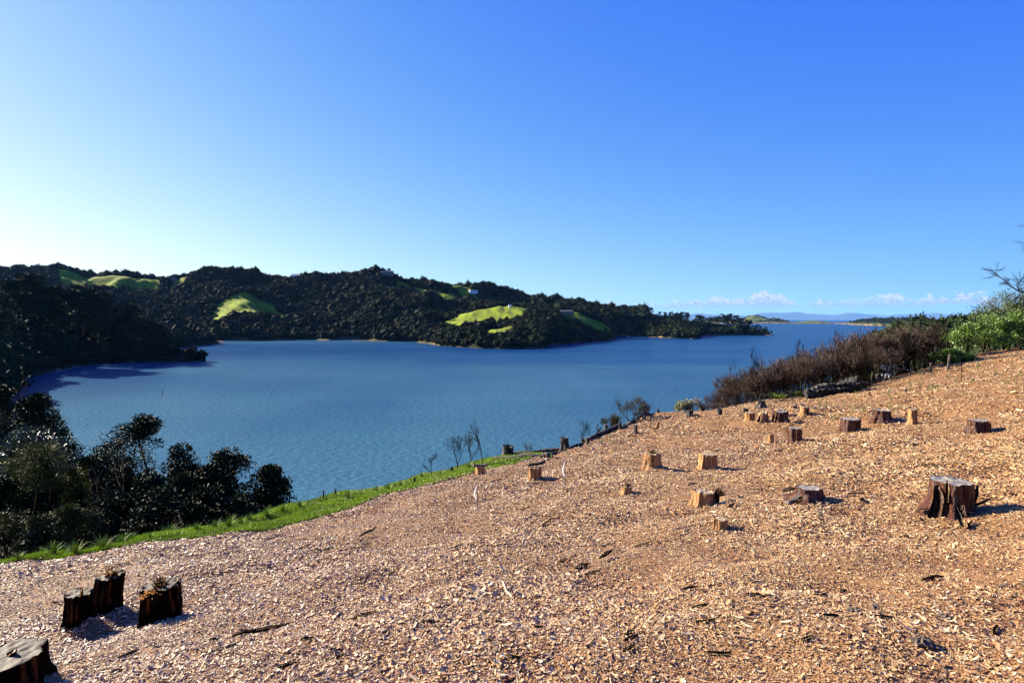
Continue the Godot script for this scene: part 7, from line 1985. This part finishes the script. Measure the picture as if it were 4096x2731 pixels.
func olive_shrub(label: String, x: float, d: float, top: float, r: float, k: int) -> void:
	var at := foot(x, d)
	crowned("olive_shrub", label, at, maxf(top - at.y, 0.9), r, k, 34, 190, 0.7, 0.055, 0.014, [Color(0.045, 0.05, 0.014), Color(0.062, 0.06, 0.02), Color(0.03, 0.034, 0.011)], M.leaf, {"trunks": 3, "deep": 0.85, "r": 0.03})

func poplar(label: String, x: float, d: float, top: float, k: int) -> void:
	var at := foot(x, d)
	shrub("bare_poplar", label, "tree", at, with(BARE, {"levels": 4, "kids": 4, "spread": 0.28, "rise": 0.16, "short": 0.62, "r": 0.10, "thin": 0.012, "twig": Color(0.08, 0.07, 0.06), "col": Color(0.10, 0.09, 0.08)}), maxf(top - at.y, 4.0), 0.9, 240 + k)

func far_bare(label: String, at: Vector3, h: float, k: int) -> void:
	shrub("bare_poplar", label, "tree", at, with(BARE, {"levels": 3, "kids": 4, "spread": 0.3, "rise": 0.14, "short": 0.6, "r": 0.4, "thin": 0.12, "twig": Color(0.24, 0.2, 0.17), "col": Color(0.26, 0.22, 0.19), "leafdepth": 1}), h, h * 0.22, 260 + k, [], null, "pale bare trees on the far shores", 3)

func overhang(x: float, d: float) -> void:          # a tree that stands just outside the picture; its limbs reach in
	var at := on(x, d)
	var o := thing("overhanging_tree", "wind bent bare tree reaching in from the right edge over the shrubs", "tree", at)
	var rng := RandomNumberGenerator.new()
	rng.seed = 901
	var b := MB.new()
	var tw := MB.new()
	var s := d / 1307.0
	var dark := Color(0.055, 0.032, 0.026)
	var hub := Vector3(-0.35, 0, 0) + Vector3(0, EYE + 30.0 * s - at.y, 0)
	b.tube(PackedVector3Array([Vector3(0, -0.3, 0), Vector3(0.12, 0.7, 0.05), hub * 0.6 + Vector3(0.1, 0, 0), hub]), PackedFloat32Array([0.13, 0.10, 0.08, 0.06]), 8, dark)
	# limbs as (right, up) in metres from the hub, ending in sprays of fine twigs
	var limbs := [
		[[0, 0, 0.07], [-0.62, 0.48, 0.06], [-1.35, 0.58, 0.05], [-1.72, 0.78, 0.04], [-1.98, 1.02, 0.03], [-2.25, 1.22, 0.022], [-2.36, 1.42, 0.012]],
		[[-1.35, 0.58, 0.045], [-1.42, 0.82, 0.03], [-1.25, 0.95, 0.02], [-1.12, 1.18, 0.012]],
		[[0, 0, 0.07], [-0.3, 1.0, 0.05], [-0.6, 2.1, 0.035], [-0.85, 2.75, 0.02], [-0.95, 3.1, 0.012]],
		[[0, 0, 0.06], [0.5, 1.1, 0.05], [0.8, 2.2, 0.03], [0.9, 3.0, 0.015]],
		[[-0.6, 2.1, 0.03], [-0.85, 2.3, 0.018], [-1.0, 2.4, 0.01]]]
	for l in limbs:
		var pts := PackedVector3Array()
		var rad := PackedFloat32Array()
		for q in l:
			pts.push_back(hub + Vector3(q[0], q[1], rng.randfn(0, 0.06))); rad.push_back(q[2] * 0.55)
		b.tube(pts, rad, 7, dark, 0.12, rng)
		var m := pts.size()
		for k in range(maxi(1, m - 4), m):
			for j in 6:
				var p := pts[k].lerp(pts[k - 1], rng.randf())
				var dir := Vector3(rng.randfn(-0.15, 0.9), rng.randfn(0.25, 0.5), rng.randfn(0, 0.9)).normalized()
				var e := p + dir * rng.randf_range(0.2, 0.5)
				tw.tube(PackedVector3Array([p, p.lerp(e, 0.5) + Vector3(0, 0.03, 0), e]), PackedFloat32Array([0.008, 0.006, 0.004]), 3, dark * 1.4)
				for t in 11:
					var w := p.lerp(e, rng.randf_range(0.35, 1.0))
					var g := (dir + Vector3(rng.randfn(0, 0.6), rng.randfn(0.1, 0.35), rng.randfn(0, 0.6))).normalized() * rng.randf_range(0.10, 0.24)
					tw.tube(PackedVector3Array([w, w + g * 0.6, w + g]), PackedFloat32Array([0.0024, 0.002, 0.0015]), 3, Color(0.25, 0.20, 0.22) * rng.randf_range(0.7, 1.3))
	obj("trunk", b.mesh(), M.twig, o)
	obj("twigs", tw.mesh(), M.twig, o)

# ---------------------------------------------------------------- small things
func pole(label: String, at: Vector3, h: float) -> void:
	var o := thing("power_pole", label, "pole", at)
	var b := MB.new()
	b.tube(PackedVector3Array([Vector3(0, -2, 0), Vector3(0, h, 0)]), PackedFloat32Array([0.22, 0.16]), 8, Color(0.16, 0.15, 0.14))
	obj("post", b.mesh(), M.paint, o)
	var c := MB.new()
	c.box(Transform3D(Basis(), Vector3(0, h - 1.0, 0)), Vector3(2.4, 0.18, 0.18), Color(0.16, 0.15, 0.14))
	obj("crossarm", c.mesh(), M.paint, o)

func lump(label: String, x: float, d: float, r: float, k: int) -> void:
	var m := blob(500 + k, 0.7, 0.5)
	var o := obj("wood_lump", m, M.lump)
	o.position = on(x, d, r * 0.2)
	o.rotation.y = k
	o.scale = Vector3(r * 1.25, r * 0.8, r)
	tag(o, label, "wood lump")

func stake(label: String, x: float, d: float, h: float) -> void:
	var o := thing("marker_stake", label, "stake", on(x, d), 0.4)
	var b := MB.new()
	b.tube(PackedVector3Array([Vector3(0, -0.1, 0), Vector3(0.01, h * 0.5, 0), Vector3(0.0, h, 0)]), PackedFloat32Array([0.010, 0.010, 0.009]), 6, Color(0.6, 0.48, 0.34))
	obj("stick", b.mesh(), M.paint, o)
	var t := MB.new()
	var pts := PackedVector3Array()
	var col := PackedColorArray()
	for j in 8:
		var q := j / 7.0
		for s in [-1, 1]:
			pts.push_back(Vector3(-0.012 - 0.045 * sin(q * 3.0) + 0.011 * s, h * (1.0 - 0.52 * q), 0.014 + 0.012 * sin(q * 7.0) + 0.004 * s))
			col.push_back(Color(0.75, 0.75, 0.82))
	t.grid(8, 2, pts, col)
	obj("tape", t.mesh(), M.tape, o)

func rod(label: String, x: float, d: float, h: float) -> void:
	var b := MB.new()
	b.tube(PackedVector3Array([Vector3(0, -0.1, 0), Vector3(0.01, h * 0.5, 0), Vector3(0, h, 0)]), PackedFloat32Array([0.013, 0.013, 0.013]), 6, Color(0.24, 0.09, 0.04))
	var o := obj("iron_rod", b.mesh(), M.paint)
	o.position = on(x, d)
	tag(o, label, "rod")

func rod_in_sea(label: String, at: Vector3, h: float) -> void:
	var o := thing("marker_post", label, "post", at)
	var b := MB.new()
	b.tube(PackedVector3Array([Vector3(0, -2, 0), Vector3(0, h, 0)]), PackedFloat32Array([0.10, 0.09]), 7, Color(0.05, 0.045, 0.04))
	obj("post", b.mesh(), M.paint, o)
	var c := MB.new()
	c.box(Transform3D(Basis(), Vector3(0, h + 0.12, 0)), Vector3(0.36, 0.24, 0.36), Color(0.06, 0.055, 0.05))
	obj("top_mark", c.mesh(), M.paint, o)

func boat(label: String, at: Vector3, l: float, turn: float) -> void:
	var o := thing("dinghy", label, "boat", at, turn)
	var pts := PackedVector3Array()
	var col := PackedColorArray()
	for j in 9:
		var q := j / 8.0
		var w := l * 0.2 * pow(maxf(1.0 - pow(maxf(q - 0.35, 0.0) / 0.65, 2.2), 0.02), 0.7)
		for k in 7:
			var a := PI * k / 6.0
			pts.push_back(Vector3((q - 0.5) * l, l * 0.16 * (1.0 + 0.35 * q * q) - sin(a) * l * 0.16, cos(a) * w))
			col.push_back(Color(0.8, 0.8, 0.8))
	var b := MB.new()
	b.grid(9, 7, pts, col)
	obj("hull", b.mesh(), M.paint, o)
	for k in 2:
		var s := MB.new()
		s.box(Transform3D(Basis(), Vector3((k * 0.35 - 0.25) * l, l * 0.12, 0)), Vector3(l * 0.08, l * 0.02, l * 0.34), Color(0.5, 0.28, 0.12))
		obj("seat", s.mesh(), M.paint, o)

func foam(a: Vector2, b: Vector2) -> void:
	var rng := RandomNumberGenerator.new()
	rng.seed = 71
	var m := MB.new()
	var w := MB.new()
	for k in 150:
		var q := k / 150.0
		if rng.randf() < 0.25: continue
		var p := a.lerp(b, q) + Vector2(rng.randfn(0, 0.25), rng.randfn(0, 0.5) + sin(q * 11.0) * 1.0)
		var l := rng.randf_range(0.25, 0.75)
		var t := rng.randf_range(0.12, 0.34) * (0.5 + sin(q * PI))
		m.leaf(Vector3(p.x - l, 0.03, -p.y), Vector3(l * 2, 0.0, rng.randfn(0, 0.1)), Vector3(0, 0.05, t), Color(0.7, 0.75, 0.78))
	for k in 150:
		var d := rng.randf_range(150.0, 900.0)
		var x := d * rng.randf_range(-0.6, 0.55)
		var l := rng.randf_range(0.15, 0.5) * (0.6 + d / 600.0)
		w.leaf(Vector3(x - l, 0.03, -d), Vector3(l * 2, 0.02, rng.randfn(0, 0.2)), Vector3(0, 0.04, 0.12 + d / 3000.0), Color(0.6, 0.66, 0.7))
	tag(obj("foam_line", m.mesh(), M.foam), "thin white foam line drawn across the bay", "foam", "", "stuff")
	tag(obj("whitecaps", w.mesh(), M.foam), "tiny white wave crests scattered over the bay", "foam", "", "stuff")

func shed(label: String, at: Vector3) -> void:
	var o := thing("iron_shed", label, "shed", at, 0.3)
	var wall := MB.new()
	wall.box(Transform3D(Basis(), Vector3(0, -0.6, -0.9)), Vector3(2.0, 1.6, 1.6), Color(0.30, 0.31, 0.33))
	obj("wall", wall.mesh(), M.metal, o)
	for k in 3:
		var pts := PackedVector3Array()
		var col := PackedColorArray()
		for j in 2:
			for i in 41:
				var x := (k - 1) * 0.76 + i * 0.019 - 0.38
				pts.push_back(Vector3(x, 0.25 + j * 0.45 + 0.012 * sin(i * 1.05) + 0.004 * k, 0.05 - j * 1.9))
				col.push_back(Color(0.22, 0.23, 0.25))
		var b := MB.new()
		b.grid(2, 41, pts, col)
		obj("roof_sheet", b.mesh(), M.metal, o)
